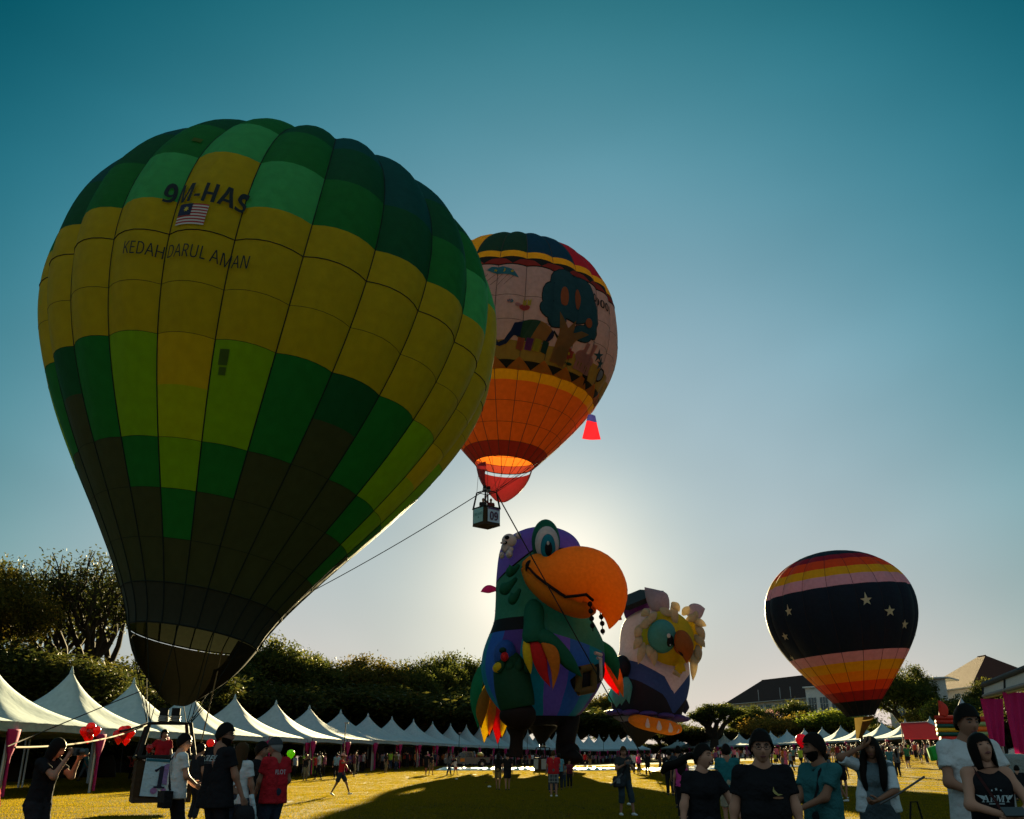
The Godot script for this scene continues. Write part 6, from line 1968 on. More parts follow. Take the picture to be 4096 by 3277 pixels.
	for t in [0.0, 0.335, 0.67]: part("upright", tube([top0.lerp(top1, t), bot0.lerp(bot1, t)], 0.09, 6), paint(0.02, 0.02, 0.025), st)
	for q in [[Vector3(27.24, 4.64, -55.50), Vector3(26.90, 2.09, -55.00)], [Vector3(26.29, 4.69, -51.00), Vector3(25.92, 1.14, -50.50)]]:
		var d0: Vector3 = q[0] - s0
		var d1: Vector3 = q[1] - s0
		var rows := []
		for i in 19:
			var t := i / 18.0
			var line := PackedVector3Array()
			var half := lerpf(0.62, 0.36, t)
			for n in 25:
				var xx := n / 12.0 - 1.0
				line.append(d0.lerp(d1, t) + Vector3(xx * half, 0, 0.10 * sin(xx * 8.0 + t) * (0.5 + 0.5 * t)))
			rows.append(line)
		part("pink_drape", sheet(rows, false, false), paint(0.52, 0.01, 0.12, 0.7, {"back": 0.4, "tex": "mottle"}), st)
		part("post", tube([Vector3(d0.x + 0.3, land(d0.x + s0.x, -(d0.z + s0.z)) - s0.y, d0.z - 0.3), d0 + Vector3(0.3, 0, -0.3)], 0.06, 6), paint(0.4, 0.4, 0.4), st)
	# a machine under a grey cover
	var g := ground(Vector3(18.68, 1.74, -38.00).x, -38)
	var gc := thing("covered_machine", "boxy machine under a grey silver cover near the pink drapes", "machine", g)
	part("cover", loft([[Vector3(0, 0, 0), 1.0, 0.85], [Vector3(0, 0.6, 0), 0.97, 0.82], [Vector3(-0.03, 1.25, 0), 0.95, 0.8], [Vector3(-0.05, 1.48, 0), 0.86, 0.72], [Vector3(-0.05, 1.55, 0), 0.6, 0.5]], Vector3(1, 0, 0), 40, 16, true, 0.42), paint(0.26, 0.29, 0.27, 0.5, {"tex": "fine", "bump": 3.0, "scale": 0.8}), gc)
	part("white_flap", box(Vector3(-0.98, 0.85, 0.35), Vector3(0.06, 1.2, 0.7)), cloth(0.5, 0.5, 0.46), gc)
	var bar := ground(Vector3(13.85, 1.00, -27.50).x, -27.5)
	var br2 := thing("orange_barrier", "low orange barrier rail on the grass at the right edge", "barrier", bar)
	part("rail", tube([Vector3(-0.5, 0.55, 0), Vector3(3.2, 0.62, 0)], 0.05, 8), paint(0.6, 0.12, 0.02, 0.5), br2)
	for q in [-0.2, 1.4, 3.0]: part("post", tube([Vector3(q, 0, 0), Vector3(q, 0.56, 0)], 0.03, 6), paint(0.3, 0.3, 0.3), br2)

# ---------- people

var hands := {}
var heads := {}

func hand_shape(curl: float) -> Soup:   # a right hand hanging down from the wrist, palm towards +x, thumb forward
	if hands.has(curl): return hands[curl]
	var b := []
	b.append([Vector3(0, 0.02, 0), Vector3(0, -0.03, 0), 0.024, 0.022])
	var len := [0.070, 0.079, 0.072, 0.056]
	for i in 4:
		var z := 0.030 - 0.020 * i
		var kn := Vector3(0.002, -0.088 + 0.004 * absf(i - 1), z)
		b.append([Vector3(0, -0.02, z * 0.6), kn, 0.016, 0.0125])
		var p := kn
		var a := 0.25 * curl
		for j in 3:
			a += curl * [0.55, 0.75, 0.5][j]
			var q: Vector3 = p + Vector3(sin(a), -cos(a), 0.02 * (1.5 - i)) * float(len[i]) * [0.45, 0.32, 0.25][j]
			b.append([p, q, 0.0098 - 0.0008 * j, 0.0092 - 0.001 * j])
			p = q
	var t := Vector3(0.006, -0.03, 0.026)
	for j in 3:
		var q: Vector3 = t + Vector3(0.35 + 0.3 * curl, -0.75, 0.75 - 0.35 * j) * [0.034, 0.032, 0.026][j]
		b.append([t, q, 0.0135 - 0.002 * j, 0.0115 - 0.002 * j])
		t = q
	hands[curl] = nets(b, 0.0052, 0.008)
	return hands[curl]

func head_point(la: float, lo: float, fem: bool, grown := 0.0) -> Vector3:
	var p := Vector3(cos(la) * sin(lo) * 0.075, sin(la) * 0.118, cos(la) * cos(lo) * 0.095)
	var t := clampf(-p.y / 0.118, 0.0, 1.0)
	p.x *= 1.0 - (0.34 if fem else 0.27) * pow(t, 1.4)
	if p.z > 0.0: p.z *= 1.0 - 0.05 * t
	else: p.z *= 1.0 - 0.38 * t
	if p.z > 0.0 and grown == 0.0:
		var ax := absf(p.x)
		p.z += 0.026 * exp(-pow(p.x / (0.010 + 0.006 * smoothstep(0.02, -0.03, p.y)), 2.0) - pow((p.y + 0.018) / 0.024, 2.0))
		p.z -= 0.014 * exp(-pow((ax - 0.032) / 0.017, 2.0) - pow((p.y - 0.016) / 0.013, 2.0))
		p.z += 0.005 * exp(-pow((p.y - 0.036) / 0.010, 2.0) - pow(ax / 0.05, 2.0))
		p.z += 0.006 * exp(-pow((p.y + 0.058) / 0.012, 2.0) - pow(p.x / 0.024, 2.0))
		p.z += 0.009 * exp(-pow((p.y + 0.098) / 0.016, 2.0) - pow(p.x / 0.022, 2.0))
		p.x += signf(p.x) * 0.004 * exp(-pow((p.y + 0.02) / 0.025, 2.0) - pow((p.z - 0.05) / 0.03, 2.0))
	if grown > 0.0:
		var n := p.normalized()
		p += n * grown + Vector3(0, 0.012 * smoothstep(0.0, 0.1, p.y), -0.004)
	return p

func head_shape(fem: bool, grown := 0.0, nu := 30, nv := 24) -> Soup:
	var key := "%s %.3f %d" % [fem, grown, nu]
	if heads.has(key): return heads[key]
	var rows := []
	for i in nv + 1:
		var line := PackedVector3Array()
		for j in nu: line.append(head_point(-PI / 2 + PI * i / nv, TAU * j / nu, fem, grown + (rng.randf() * 0.006 if grown > 0.0 and nu > 20 else 0.0)))
		rows.append(line)
	heads[key] = sheet(rows, true)
	return heads[key]

func ik(a: Vector3, t: Vector3, l1: float, l2: float, hint: Vector3) -> Array:
	var d := t - a
	var dist := minf(d.length(), (l1 + l2) * 0.998)
	var dir := d.normalized()
	var x := (l1 * l1 - l2 * l2 + dist * dist) / (2.0 * dist)
	var h := sqrt(maxf(l1 * l1 - x * x, 0.0))
	var perp := (hint - dir * hint.dot(dir)).normalized()
	return [a + dir * x + perp * h, a + dir * dist]

func skin_tone(k: float) -> StandardMaterial3D:
	return paint(lerpf(0.20, 0.50, k), lerpf(0.09, 0.25, k), lerpf(0.05, 0.165, k), 0.6, {"spec": 0.3})

# builds a figure 1.7 m tall facing +z, scaled to o.h; returns [node, joints]
func person(o: Dictionary) -> Array:
	var fem: bool = o.get("fem", false)
	var cell: float = o.get("cell", 0.018)
	var near := cell < 0.026
	var lean: float = o.get("lean", 0.0)
	var drop: float = o.get("drop", 0.0)
	var wide: float = o.get("wide", 1.0)
	var n := thing("person", o.label, "person", o.at, o.get("yaw", 0.0), o.get("group", ""))
	var k: float = o.get("h", 1.7) / 1.7
	var X := Transform3D(Basis.IDENTITY.scaled(Vector3.ONE * k), Vector3.ZERO)
	var hip := Vector3(0, 0.93 - drop, 0)
	var B := Basis(Vector3.RIGHT, lean) * Basis(Vector3.UP, o.get("twist", 0.0))
	var up := func(p: Vector3) -> Vector3: return hip + B * (p - Vector3(0, 0.93, 0))
	var sw := (0.152 if fem else 0.172) * wide
	var sh := [up.call(Vector3(sw, 1.40, -0.01)), up.call(Vector3(-sw, 1.40, -0.01))]
	var wr := [o.get("lh", Vector3(0.25, 0.86, 0.06)), o.get("rh", Vector3(-0.25, 0.86, 0.06))]
	var hints := [o.get("le", Vector3(0.5, -0.2, -0.6)), o.get("re", Vector3(-0.5, -0.2, -0.6))]
	var ft := [o.get("lf", Vector3(0.10, 0.085, -0.01)), o.get("rf", Vector3(-0.10, 0.085, -0.02))]
	var el := []
	var kn := []
	var hp := []
	for s in 2:
		var q := ik(sh[s], wr[s], 0.285, 0.255, hints[s])
		el.append(q[0]); wr[s] = q[1]
		var sg := 1.0 - 2.0 * s
		hp.append(hip + Vector3(0.088 * sg, -0.02, 0))
		var g := ik(hp[s], ft[s], 0.425, 0.42, o.get("kneehint", Vector3(0.05 * sg, 0, 1)))
		kn.append(g[0]); ft[s] = g[1]
	var hd: Array = o.get("head", [0.0, 0.0])
	var hb := B * Basis(Vector3.UP, hd[0]) * Basis(Vector3.RIGHT, hd[1])
	if hd.size() > 2: hb = hb * Basis(Vector3.BACK, hd[2])
	var neck: Vector3 = up.call(Vector3(0, 1.46, 0.0))
	var hc: Vector3 = neck + B * Vector3(0, 0.02, 0.012) + hb * Vector3(0, 0.108, 0.022)
	var H := Transform3D(hb, hc)
	# skin: one continuous body
	var sk := []
	var low: Array = o.get("bottom", ["trousers"])
	var tops: Array = o.get("top", ["tee"])
	for s in 2:
		var sg := 1.0 - 2.0 * s
		sk.append([up.call(Vector3(0.07 * sg, 1.29, 0)), up.call(Vector3(0.06 * sg, 1.0, 0)), 0.088 * wide, 0.085 * wide])
		sk.append([up.call(Vector3(0.01 * sg, 1.42, -0.01)), sh[s], 0.05, 0.046])
		sk.append([sh[s], el[s], 0.046 * wide, 0.038])
		sk.append([el[s], wr[s], 0.037, 0.025])
		sk.append([hip + Vector3(0.06 * sg, 0.03, 0), hp[s], 0.095, 0.09])
		sk.append([hp[s], kn[s], 0.078, 0.052])
		sk.append([kn[s], ft[s], 0.05, 0.034])
	sk.append([up.call(Vector3(0, 1.40, -0.01)), neck, 0.058 if not fem else 0.05, 0.054 if not fem else 0.046])
	sk.append([neck, hc + hb * Vector3(0, -0.03, -0.01), 0.054 if not fem else 0.046, 0.05])
	var body := nets(sk, cell, 0.045)
	body.add(head_shape(fem, 0.0, 30 if near else 14, 24 if near else 11), H)
	if cell < 0.034:
		for sx in [-1, 1]: body.add(ball(Vector3(0.074 * sx, 0.0, -0.008), Vector3(0.010, 0.030, 0.018), 10, 7), H)
	var hk: Array = o.get("hands", [0.45, 0.45])
	for s in 2:
		var dir: Vector3 = (wr[s] - el[s]).normalized()
		var fwd: Vector3 = o.get("thumbs", [Vector3(0, 0.3, 1), Vector3(0, 0.3, 1)])[s]
		var zz := (fwd - dir * fwd.dot(dir)).normalized()
		var yy := -dir
		var xx := yy.cross(zz)
		if s == 0: xx = -xx
		if cell < 0.034: body.add(hand_shape(hk[s]), Transform3D(Basis(xx, yy, zz), wr[s]))
		else: body.add(ball(wr[s] + dir * 0.07, Vector3(0.03, 0.08, 0.04), 7, 5, Basis(xx, yy, zz)))
	var tone: Material = o.get("skin", skin_tone(0.5))
	part("body", body, tone, n, X)
	# upper garment
	var hem: float = tops[2] if tops.size() > 2 else 0.86
	if tops[0] != "none":
		var tb := []
		for s in 2:
			var sg := 1.0 - 2.0 * s
			var waist := (0.096 if fem else 0.108) * wide
			tb.append([up.call(Vector3(0.085 * sg * wide, 1.30, 0)), up.call(Vector3((0.062 if fem else 0.078) * sg * wide, 1.10, 0)), 0.102 * wide, waist])
			tb.append([up.call(Vector3((0.062 if fem else 0.078) * sg * wide, 1.10, 0)), up.call(Vector3(0.085 * sg * wide, hem, 0.0)), waist, 0.122 * wide + (0.03 if hem < 0.8 else 0.0), true])
			if fem: tb.append([up.call(Vector3(0.062 * sg, 1.27, 0.045)), up.call(Vector3(0.06 * sg, 1.25, 0.062)), 0.066, 0.06])
			tb.append([up.call(Vector3(0.02 * sg, 1.36 if tops[0] == "tank" else 1.405, 0.0)), up.call(Vector3(0.03 * sg, 1.28, 0.03)), 0.062, 0.095])
			if tops[0] == "tank":
				tb.append([up.call(Vector3(0.078 * sg, 1.425, -0.01)), up.call(Vector3(0.085 * sg, 1.30, 0.02)), 0.04, 0.07])
			else:
				tb.append([up.call(Vector3(0.055 * sg, 1.405, -0.01)), (sh[s] as Vector3).lerp(el[s], 0.04), 0.060, 0.062])
				var en: float = {"tee": 0.62, "cap": 0.3, "long": 1.0, "cardigan": 0.85}[tops[0]]
				tb.append([sh[s], (sh[s] as Vector3).lerp(el[s], en), 0.060, 0.066 if tops[0] == "tee" else 0.056, tops[0] != "long"])
				if tops[0] == "long": tb.append([el[s], (el[s] as Vector3).lerp(wr[s], 0.92), 0.052, 0.042, true])
		n.set_meta("_cloth", tb)
		part("shirt", nets(tb, cell, 0.035), tops[1], n, X)
	# lower garment
	var bb := []
	for s in 2:
		var sg := 1.0 - 2.0 * s
		bb.append([hip + Vector3(0.058 * sg, 0.05, 0), hp[s] + Vector3(0, -0.03, 0), 0.108 * wide, 0.108])
		match String(low[0]):
			"trousers":
				bb.append([hp[s], kn[s], 0.100, 0.074])
				bb.append([kn[s], (kn[s] as Vector3).lerp(ft[s], 0.95), 0.070, 0.066, true])
			"shorts":
				bb.append([hp[s], (hp[s] as Vector3).lerp(kn[s], low[2] if low.size() > 2 else 0.85), 0.104, 0.094, true])
			"capri":
				bb.append([hp[s], kn[s], 0.100, 0.080])
				bb.append([kn[s], (kn[s] as Vector3).lerp(ft[s], 0.45), 0.078, 0.080, true])
			"skirt":
				bb.append([hp[s], (hp[s] as Vector3).lerp(Vector3(0.07 * sg, ft[s].y, ft[s].z), low[2] if low.size() > 2 else 0.6), 0.12, 0.17, true])
	part("trousers" if low[0] != "skirt" else "skirt", nets(bb, cell, 0.04), low[1], n, X)
	# shoes
	for s in 2:
		var a: Vector3 = ft[s]
		var sg := 1.0 - 2.0 * s
		var fd := Vector3(0.12 * sg, 0, 1).normalized()
		if o.has("footdir"): fd = (o.footdir[s] as Vector3).normalized()
		var drop_y := Vector3(0, -0.05, 0)
		var sh_s := loft([[a + drop_y - fd * 0.06, 0.036, 0.03], [a + drop_y, 0.042, 0.045], [a + drop_y + fd * 0.08 + Vector3(0, -0.008, 0), 0.048, 0.034], [a + drop_y + fd * 0.15 + Vector3(0, -0.012, 0), 0.040, 0.022]], fd.cross(Vector3.UP).normalized(), 10 if near else 6, 8 if near else 4)
		part("shoe", sh_s, o.get("shoes", paint(0.02, 0.02, 0.02, 0.7)), n, X)
	# hair and face
	var hair: Array = o.get("hair", ["short", paint(0.012, 0.010, 0.008, 0.6)])
	hair_parts(n, X, H, hair, fem, near, o)
	if near:
		var dark := paint(0.015, 0.012, 0.010, 0.4)
		var lip := paint(0.20, 0.07, 0.06, 0.5)
		for sx in [-1, 1]:
			var ez := 0.082
			part("eye", Soup.new().add(ball(Vector3(0.031 * sx, 0.014, ez), Vector3(0.0135, 0.0058 if not o.has("squint") else 0.0036, 0.006), 10, 6), H), paint(0.16, 0.14, 0.13, 0.3), n, X)
			part("iris", Soup.new().add(ball(Vector3(0.031 * sx, 0.014, ez + 0.0035), Vector3(0.0075, 0.0056 if not o.has("squint") else 0.0028, 0.004), 8, 6), H), dark, n, X)
			part("eyebrow", Soup.new().add(tube([Vector3(0.014 * sx, 0.034, 0.094), Vector3(0.032 * sx, 0.041, 0.090), Vector3(0.050 * sx, 0.034, 0.074)], 0.0056 if not fem else 0.004, 5), H), dark, n, X)
		var my := -0.057
		var mw := 0.022
		if o.has("smile"):
			part("teeth", Soup.new().add(ball(Vector3(0, my + 0.002, 0.093), Vector3(0.021, 0.006, 0.006), 12, 6), H), paint(0.6, 0.57, 0.52, 0.3), n, X)
			mw = 0.027
		part("upper_lip", Soup.new().add(tube([Vector3(-mw, my + (0.008 if o.has("smile") else 0.0), 0.080), Vector3(-mw * 0.4, my + 0.004, 0.0955), Vector3(mw * 0.4, my + 0.004, 0.0955), Vector3(mw, my + (0.008 if o.has("smile") else 0.0), 0.080)], 0.0042, 6), H), lip, n, X)
		part("lower_lip", Soup.new().add(tube([Vector3(-mw, my + (0.006 if o.has("smile") else -0.001), 0.080), Vector3(0, my - (0.009 if o.has("smile") else 0.006), 0.095), Vector3(mw, my + (0.006 if o.has("smile") else -0.001), 0.080)], 0.0050, 6), H), lip, n, X)
		if o.has("beard"):
			var sh2 := clip(head_shape(fem, 0.012), func(p: Vector3) -> float:
				return minf(minf(-0.040 - p.y + 0.35 * maxf(0.0, absf(p.x) - 0.03) , p.z + 0.005), 1.0))
			part("beard", Soup.new().add(sh2[0], H), hair[1], n, X)
		if o.has("glasses"):
			var gl := Soup.new()
			for sx in [-1, 1]:
				var ring := []
				for i in 17: ring.append(Vector3(0.033 * sx + cos(TAU * i / 16) * 0.024, 0.012 + sin(TAU * i / 16) * 0.017, 0.100))
				gl.add(tube(ring, 0.0022, 5))
				gl.add(tube([Vector3(0.056 * sx, 0.016, 0.098), Vector3(0.080 * sx, 0.014, 0.0)], 0.002, 5))
			gl.add(tube([Vector3(-0.010, 0.014, 0.102), Vector3(0.010, 0.014, 0.102)], 0.002, 5))
			part("glasses", Soup.new().add(gl, H), dark, n, X)
	return [n, {"k": k, "lw": wr[0], "rw": wr[1], "le": el[0], "re": el[1], "H": H, "up": up, "sh": sh, "X": X, "hip": hip}]

func hair_parts(n: Node3D, X: Transform3D, H: Transform3D, hair: Array, fem: bool, near: bool, o: Dictionary) -> void:
	var style: String = hair[0]
	var mat: Material = hair[1]
	var s := Soup.new()
	var nu := 30 if near else 14
	var nv := 24 if near else 11
	if style in ["short", "pony", "bun", "cap", "crew"]:
		var front := 0.058 if style != "pony" else 0.066
		var f := func(p: Vector3) -> float:
			var yl: float
			if p.z > 0.02: yl = lerpf(0.004, front, clampf((p.z - 0.02) / 0.05, 0, 1))
			else: yl = lerpf(-0.075, 0.004, clampf((p.z + 0.09) / 0.11, 0, 1))
			return p.y - yl
		s = clip(head_shape(fem, 0.010 if style == "crew" else (0.022 if style == "short" else 0.014), nu, nv), f)[0]
	if style in ["bob", "long", "curly", "scarf"]:
		var fat := 0.022 if style == "curly" else 0.0
		var q := loft([[Vector3(0, -0.155, -0.02), 0.086 + fat, 0.07 + fat], [Vector3(0, -0.06, -0.016), 0.096 + fat, 0.094 + fat], [Vector3(0, 0.04, -0.006), 0.093, 0.106], [Vector3(0, 0.10, -0.006), 0.068, 0.084], [Vector3(0, 0.135, -0.008), 0.02, 0.03]], Vector3(1, 0, 0), nu, nv, true)
		s = clip(q, func(p: Vector3) -> float:
			return maxf(maxf(0.030 - p.z, absf(p.x) - 0.056), p.y - (0.045 if style != "bob" else 0.034)))[0]
	var g := Soup.new().add(s, H)
	var up: Vector3 = H.basis.y
	var back := -H.basis.z
	var c := H.origin
	if style == "long" or style == "curly":
		var fat := 1.45 if style == "curly" else 1.0
		var dn := Vector3.DOWN
		g.add(loft([[c + back * 0.06 + up * 0.03, 0.075, 0.05], [c + back * 0.085 + dn * 0.08, 0.088 * fat, 0.045 * fat], [c + back * 0.10 + dn * 0.22, 0.095 * fat, 0.038 * fat], [c + back * 0.105 + dn * 0.36, 0.088 * fat, 0.03 * fat], [c + back * 0.10 + dn * 0.46, 0.05 * fat, 0.016]], H.basis.x, 16, 16, false))
		if style == "curly":
			for sx in [-1, 1]: g.add(loft([[c + H.basis.x * 0.085 * sx + dn * 0.02, 0.03, 0.05], [c + H.basis.x * 0.105 * sx + dn * 0.16 - back * 0.03, 0.045, 0.055], [c + H.basis.x * 0.10 * sx + dn * 0.34 - back * 0.07, 0.04, 0.045], [c + H.basis.x * 0.09 * sx + dn * 0.44 - back * 0.07, 0.012, 0.012]], H.basis.x, 12, 14))
	if style == "pony":
		var w: Vector3 = o.get("tail", back * 0.2 + Vector3.DOWN * 0.25)
		g.add(loft([[c + back * 0.10 + up * 0.03, 0.025, 0.025], [c + back * 0.13 + up * 0.035 + w * 0.15, 0.034, 0.034], [c + back * 0.12 + w * 0.5, 0.052, 0.045], [c + back * 0.12 + w * 0.85, 0.058, 0.045], [c + back * 0.12 + w + Vector3.DOWN * 0.05, 0.02, 0.02]], H.basis.x, 14, 16))
	if style == "bun": g.add(ball(c + back * 0.11 + up * 0.05, Vector3(0.045, 0.04, 0.04), 12, 8))
	part("hair" if style != "scarf" else "headscarf", g, mat, n, X)
	if style == "cap":
		var cm: Material = hair[2]
		var cap: Soup = clip(head_shape(fem, 0.022, nu, nv), func(p: Vector3) -> float: return p.y - 0.035)[0]
		var h2 := Soup.new().add(cap, H)
		h2.add(loft([[Vector3(0, 0.040, 0.06), 0.07, 0.006], [Vector3(0, 0.034, 0.12), 0.074, 0.006], [Vector3(0, 0.024, 0.165), 0.045, 0.005]], Vector3(1, 0, 0), 14, 8), H)
		part("cap", h2, cm, n, X)

# flat marks pressed onto the front (or back) of a shirt
func on_shirt(pr: Array, called: String, tris: Array, at: Vector2, back: bool, mat: Material) -> void:
	var n: Node3D = pr[0]
	var bones: Array = n.get_meta("_cloth")
	var m := laid(tris, 0.035, func(p: Vector2) -> Array:
		var sgn := -1.0 if back else 1.0
		var q := Vector3((p.x + at.x) * sgn, p.y + at.y, 0.45 * sgn)
		for i in 24:
			var d := field(q, bones, 0.035)
			if d < 0.002: break
			q.z -= d * 0.9 * sgn
		q.z += 0.004 * sgn
		return [q, Vector3(0, 0, sgn)])
	part(called, m, mat, n, pr[1].X)

func place(pr: Array, local: Vector3) -> Vector3:
	return (pr[0] as Node3D).transform * (local * float(pr[1].k))

func strap(pr: Array, called: String, pts: Array, w: float, mat: Material) -> void:
	var rows := []
	for i in pts.size():
		var t: Vector3 = pts[mini(i + 1, pts.size() - 1)] - pts[maxi(i - 1, 0)]
		var s := t.cross(Vector3(pts[i].x, 0, pts[i].z).normalized()).normalized() * w
		rows.append(PackedVector3Array([pts[i] - s, pts[i] + s]))
	part(called, sheet(rows, false, false), mat, pr[0], pr[1].X)

func people() -> void:
	var blk := cloth(0.014, 0.014, 0.016)
	var wht := cloth(0.52, 0.53, 0.53)
	var dark := cloth(0.022, 0.022, 0.026)
	var jean := cloth(0.025, 0.035, 0.055)
	var redc := cloth(0.40, 0.018, 0.025)
	var tealc := cloth(0.03, 0.12, 0.125)
	var khaki := cloth(0.20, 0.15, 0.075)
	var hairb := paint(0.010, 0.008, 0.007, 0.5, {"spec": 0.12})
	var hairbr := paint(0.055, 0.028, 0.012, 0.5, {"spec": 0.12})
	var whites := paint(0.55, 0.55, 0.55, 0.7)
	var gray := cloth(0.09, 0.10, 0.11)
	var ink := paint(0.40, 0.50, 0.52, 0.8)
	var metal := paint(0.03, 0.03, 0.032, 0.35, {"spec": 0.6})
	var tan := skin_tone(0.35)
	var fair := skin_tone(0.75)
	var mid := skin_tone(0.5)
	var brown := skin_tone(0.12)
	var up := Vector3.UP
	# --- close, right
	var p := person({"label": "smiling woman in black tee with flying ponytail looking to her left", "at": Vector3(1.74, 0, -9.2), "yaw": 0.25, "h": 1.50, "fem": true, "cell": 0.015, "head": [0.62, -0.05, -0.12], "smile": true, "squint": true, "skin": fair, "top": ["tee", blk, 0.84], "bottom": ["trousers", dark], "hair": ["pony", hairb], "tail": Vector3(-0.34, -0.10, -0.05), "lh": Vector3(0.42, 0.90, 0.16), "rh": Vector3(-0.30, 0.84, 0.10), "lf": Vector3(0.10, 0.085, 0.14), "rf": Vector3(-0.1, 0.10, -0.2)})
	p = person({"label": "young man with glasses in black tee walking towards the camera", "at": Vector3(1.9, 0, -7.6), "yaw": -0.05, "h": 1.57, "cell": 0.014, "head": [-0.08, 0.08], "glasses": true, "skin": fair, "top": ["tee", blk, 0.82], "bottom": ["trousers", dark], "hair": ["short", hairb], "lh": Vector3(0.28, 0.82, 0.10), "rh": Vector3(-0.29, 0.84, -0.02), "lf": Vector3(0.10, 0.085, -0.15), "rf": Vector3(-0.10, 0.085, 0.15), "wide": 1.05})
	var gold := paint(0.35, 0.30, 0.10, 0.6)
	on_shirt(p, "shirt_emblem", poly([Vector2(-0.045, 0.02), Vector2(-0.035, 0.055), Vector2(-0.03, 0.03), Vector2(0.0, 0.0), Vector2(0.04, -0.005), Vector2(0.0, -0.015), Vector2(-0.03, 0.0)]), Vector2(0.085, 1.24), false, gold)
	on_shirt(p, "shirt_emblem", poly(oval(Vector2(0.0, -0.03), Vector2(0.045, 0.009))), Vector2(0.085, 1.24), false, paint(0.25, 0.12, 0.06))
	p = person({"label": "bearded man in teal polo shirt in profile holding a phone", "at": Vector3(2.76, 0, -9), "yaw": -1.05, "h": 1.58, "cell": 0.015, "head": [-0.45, 0.0], "beard": true, "skin": brown, "top": ["tee", tealc, 0.80], "bottom": ["trousers", dark], "hair": ["short", hairb], "lh": Vector3(0.04, 1.06, 0.34), "rh": Vector3(-0.06, 1.05, 0.32), "hands": [1.0, 1.0], "wide": 1.08})
	part("collar", tube([p[1].up.call(Vector3(-0.065, 1.44, 0.03)), p[1].up.call(Vector3(0, 1.40, 0.085)), p[1].up.call(Vector3(0.065, 1.44, 0.03)), p[1].up.call(Vector3(0, 1.455, -0.075)), p[1].up.call(Vector3(-0.065, 1.44, 0.03))], 0.016, 6), cloth(0.025, 0.10, 0.105), p[0], p[1].X)
	strap(p, "neck_strap", [p[1].up.call(Vector3(0.07, 1.46, -0.02)), p[1].up.call(Vector3(0.09, 1.38, 0.10)), p[1].up.call(Vector3(0.07, 1.22, 0.13)), p[1].up.call(Vector3(0.02, 1.10, 0.15))], 0.012, blk)
	solo("phone", box(Vector3.ZERO, Vector3(0.075, 0.15, 0.012), Basis(Vector3.RIGHT, -1.0)), metal, "dark phone held by the bearded man in teal", "phone", place(p, Vector3(-0.01, 1.09, 0.40)))
	p = person({"label": "woman with long curly hair in white cardigan shading her eyes", "at": Vector3(3.83, 0.00, -10.60), "yaw": -0.25, "h": 1.60, "fem": true, "cell": 0.016, "head": [-0.25, 0.05], "skin": brown, "top": ["cardigan", cloth(0.10, 0.14, 0.155), 0.80], "bottom": ["skirt", cloth(0.045, 0.065, 0.075), 0.8], "hair": ["curly", hairb], "rh": Vector3(-0.12, 1.60, 0.16), "re": Vector3(-1.0, -0.3, 0.2), "lh": Vector3(-0.02, 1.06, 0.26), "le": Vector3(0.7, -0.6, 0.0), "hands": [0.9, 0.6]})
	# the open cardigan: sleeves and two fronts over the dress
	var cb := []
	for s in 2:
		var sg := 1.0 - 2.0 * s
		cb.append([p[1].sh[s], (p[1].sh[s] as Vector3).lerp(p[1].le if s == 0 else p[1].re, 0.98), 0.068, 0.066, true])
		cb.append([p[1].up.call(Vector3(0.09 * sg, 1.40, -0.015)), p[1].up.call(Vector3(0.135 * sg, 1.10, 0.0)), 0.070, 0.085])
		cb.append([p[1].up.call(Vector3(0.135 * sg, 1.10, 0.0)), p[1].up.call(Vector3(0.15 * sg, 0.92, 0.0)), 0.085, 0.10, true])
	part("cardigan", nets(cb, 0.016, 0.03), cloth(0.50, 0.55, 0.58), p[0], p[1].X)
	var sa := place(p, Vector3(-0.02, 1.02, 0.34))
	solo("selfie_stick", tube([Vector3.ZERO, Vector3(0.20, 0.09, -0.02), Vector3(0.52, 0.26, -0.06)], 0.011, 8), metal, "black selfie stick sloping up from the curly haired woman's hand", "selfie stick", sa)
	var sb := thing("shopping_bag", "green and yellow striped shopping bag beside the woman in white cardigan", "bag", place(p, Vector3(0.36, 0.40, 0.10)), 0.3)
	part("green_side", box(Vector3(-0.05, 0.2, 0), Vector3(0.24, 0.42, 0.12)), cloth(0.02, 0.26, 0.02), sb)
	part("yellow_band", box(Vector3(0.105, 0.2, 0), Vector3(0.07, 0.42, 0.119)), cloth(0.55, 0.34, 0.02), sb)
	part("orange_band", box(Vector3(0.155, 0.2, 0), Vector3(0.03, 0.42, 0.118)), cloth(0.5, 0.10, 0.02), sb)
	part("handle", tube([Vector3(-0.08, 0.41, 0), Vector3(-0.04, 0.6, 0), Vector3(0.04, 0.6, 0), Vector3(0.08, 0.41, 0)], 0.01, 5), blk, sb)
	p = person({"label": "tall man in white tee standing behind the woman in the tank top", "at": Vector3(3.9, 0, -8.5), "yaw": 0.02, "h": 1.80, "cell": 0.015, "head": [0.1, 0.12], "skin": tan, "top": ["tee", wht, 0.82], "bottom": ["trousers", gray], "hair": ["short", hairb], "rh": Vector3(-0.06, 1.04, 0.24), "re": Vector3(-1.0, -0.5, -0.3), "lh": Vector3(0.10, 1.02, 0.24), "le": Vector3(1.0, -0.5, -0.3), "wide": 1.08})
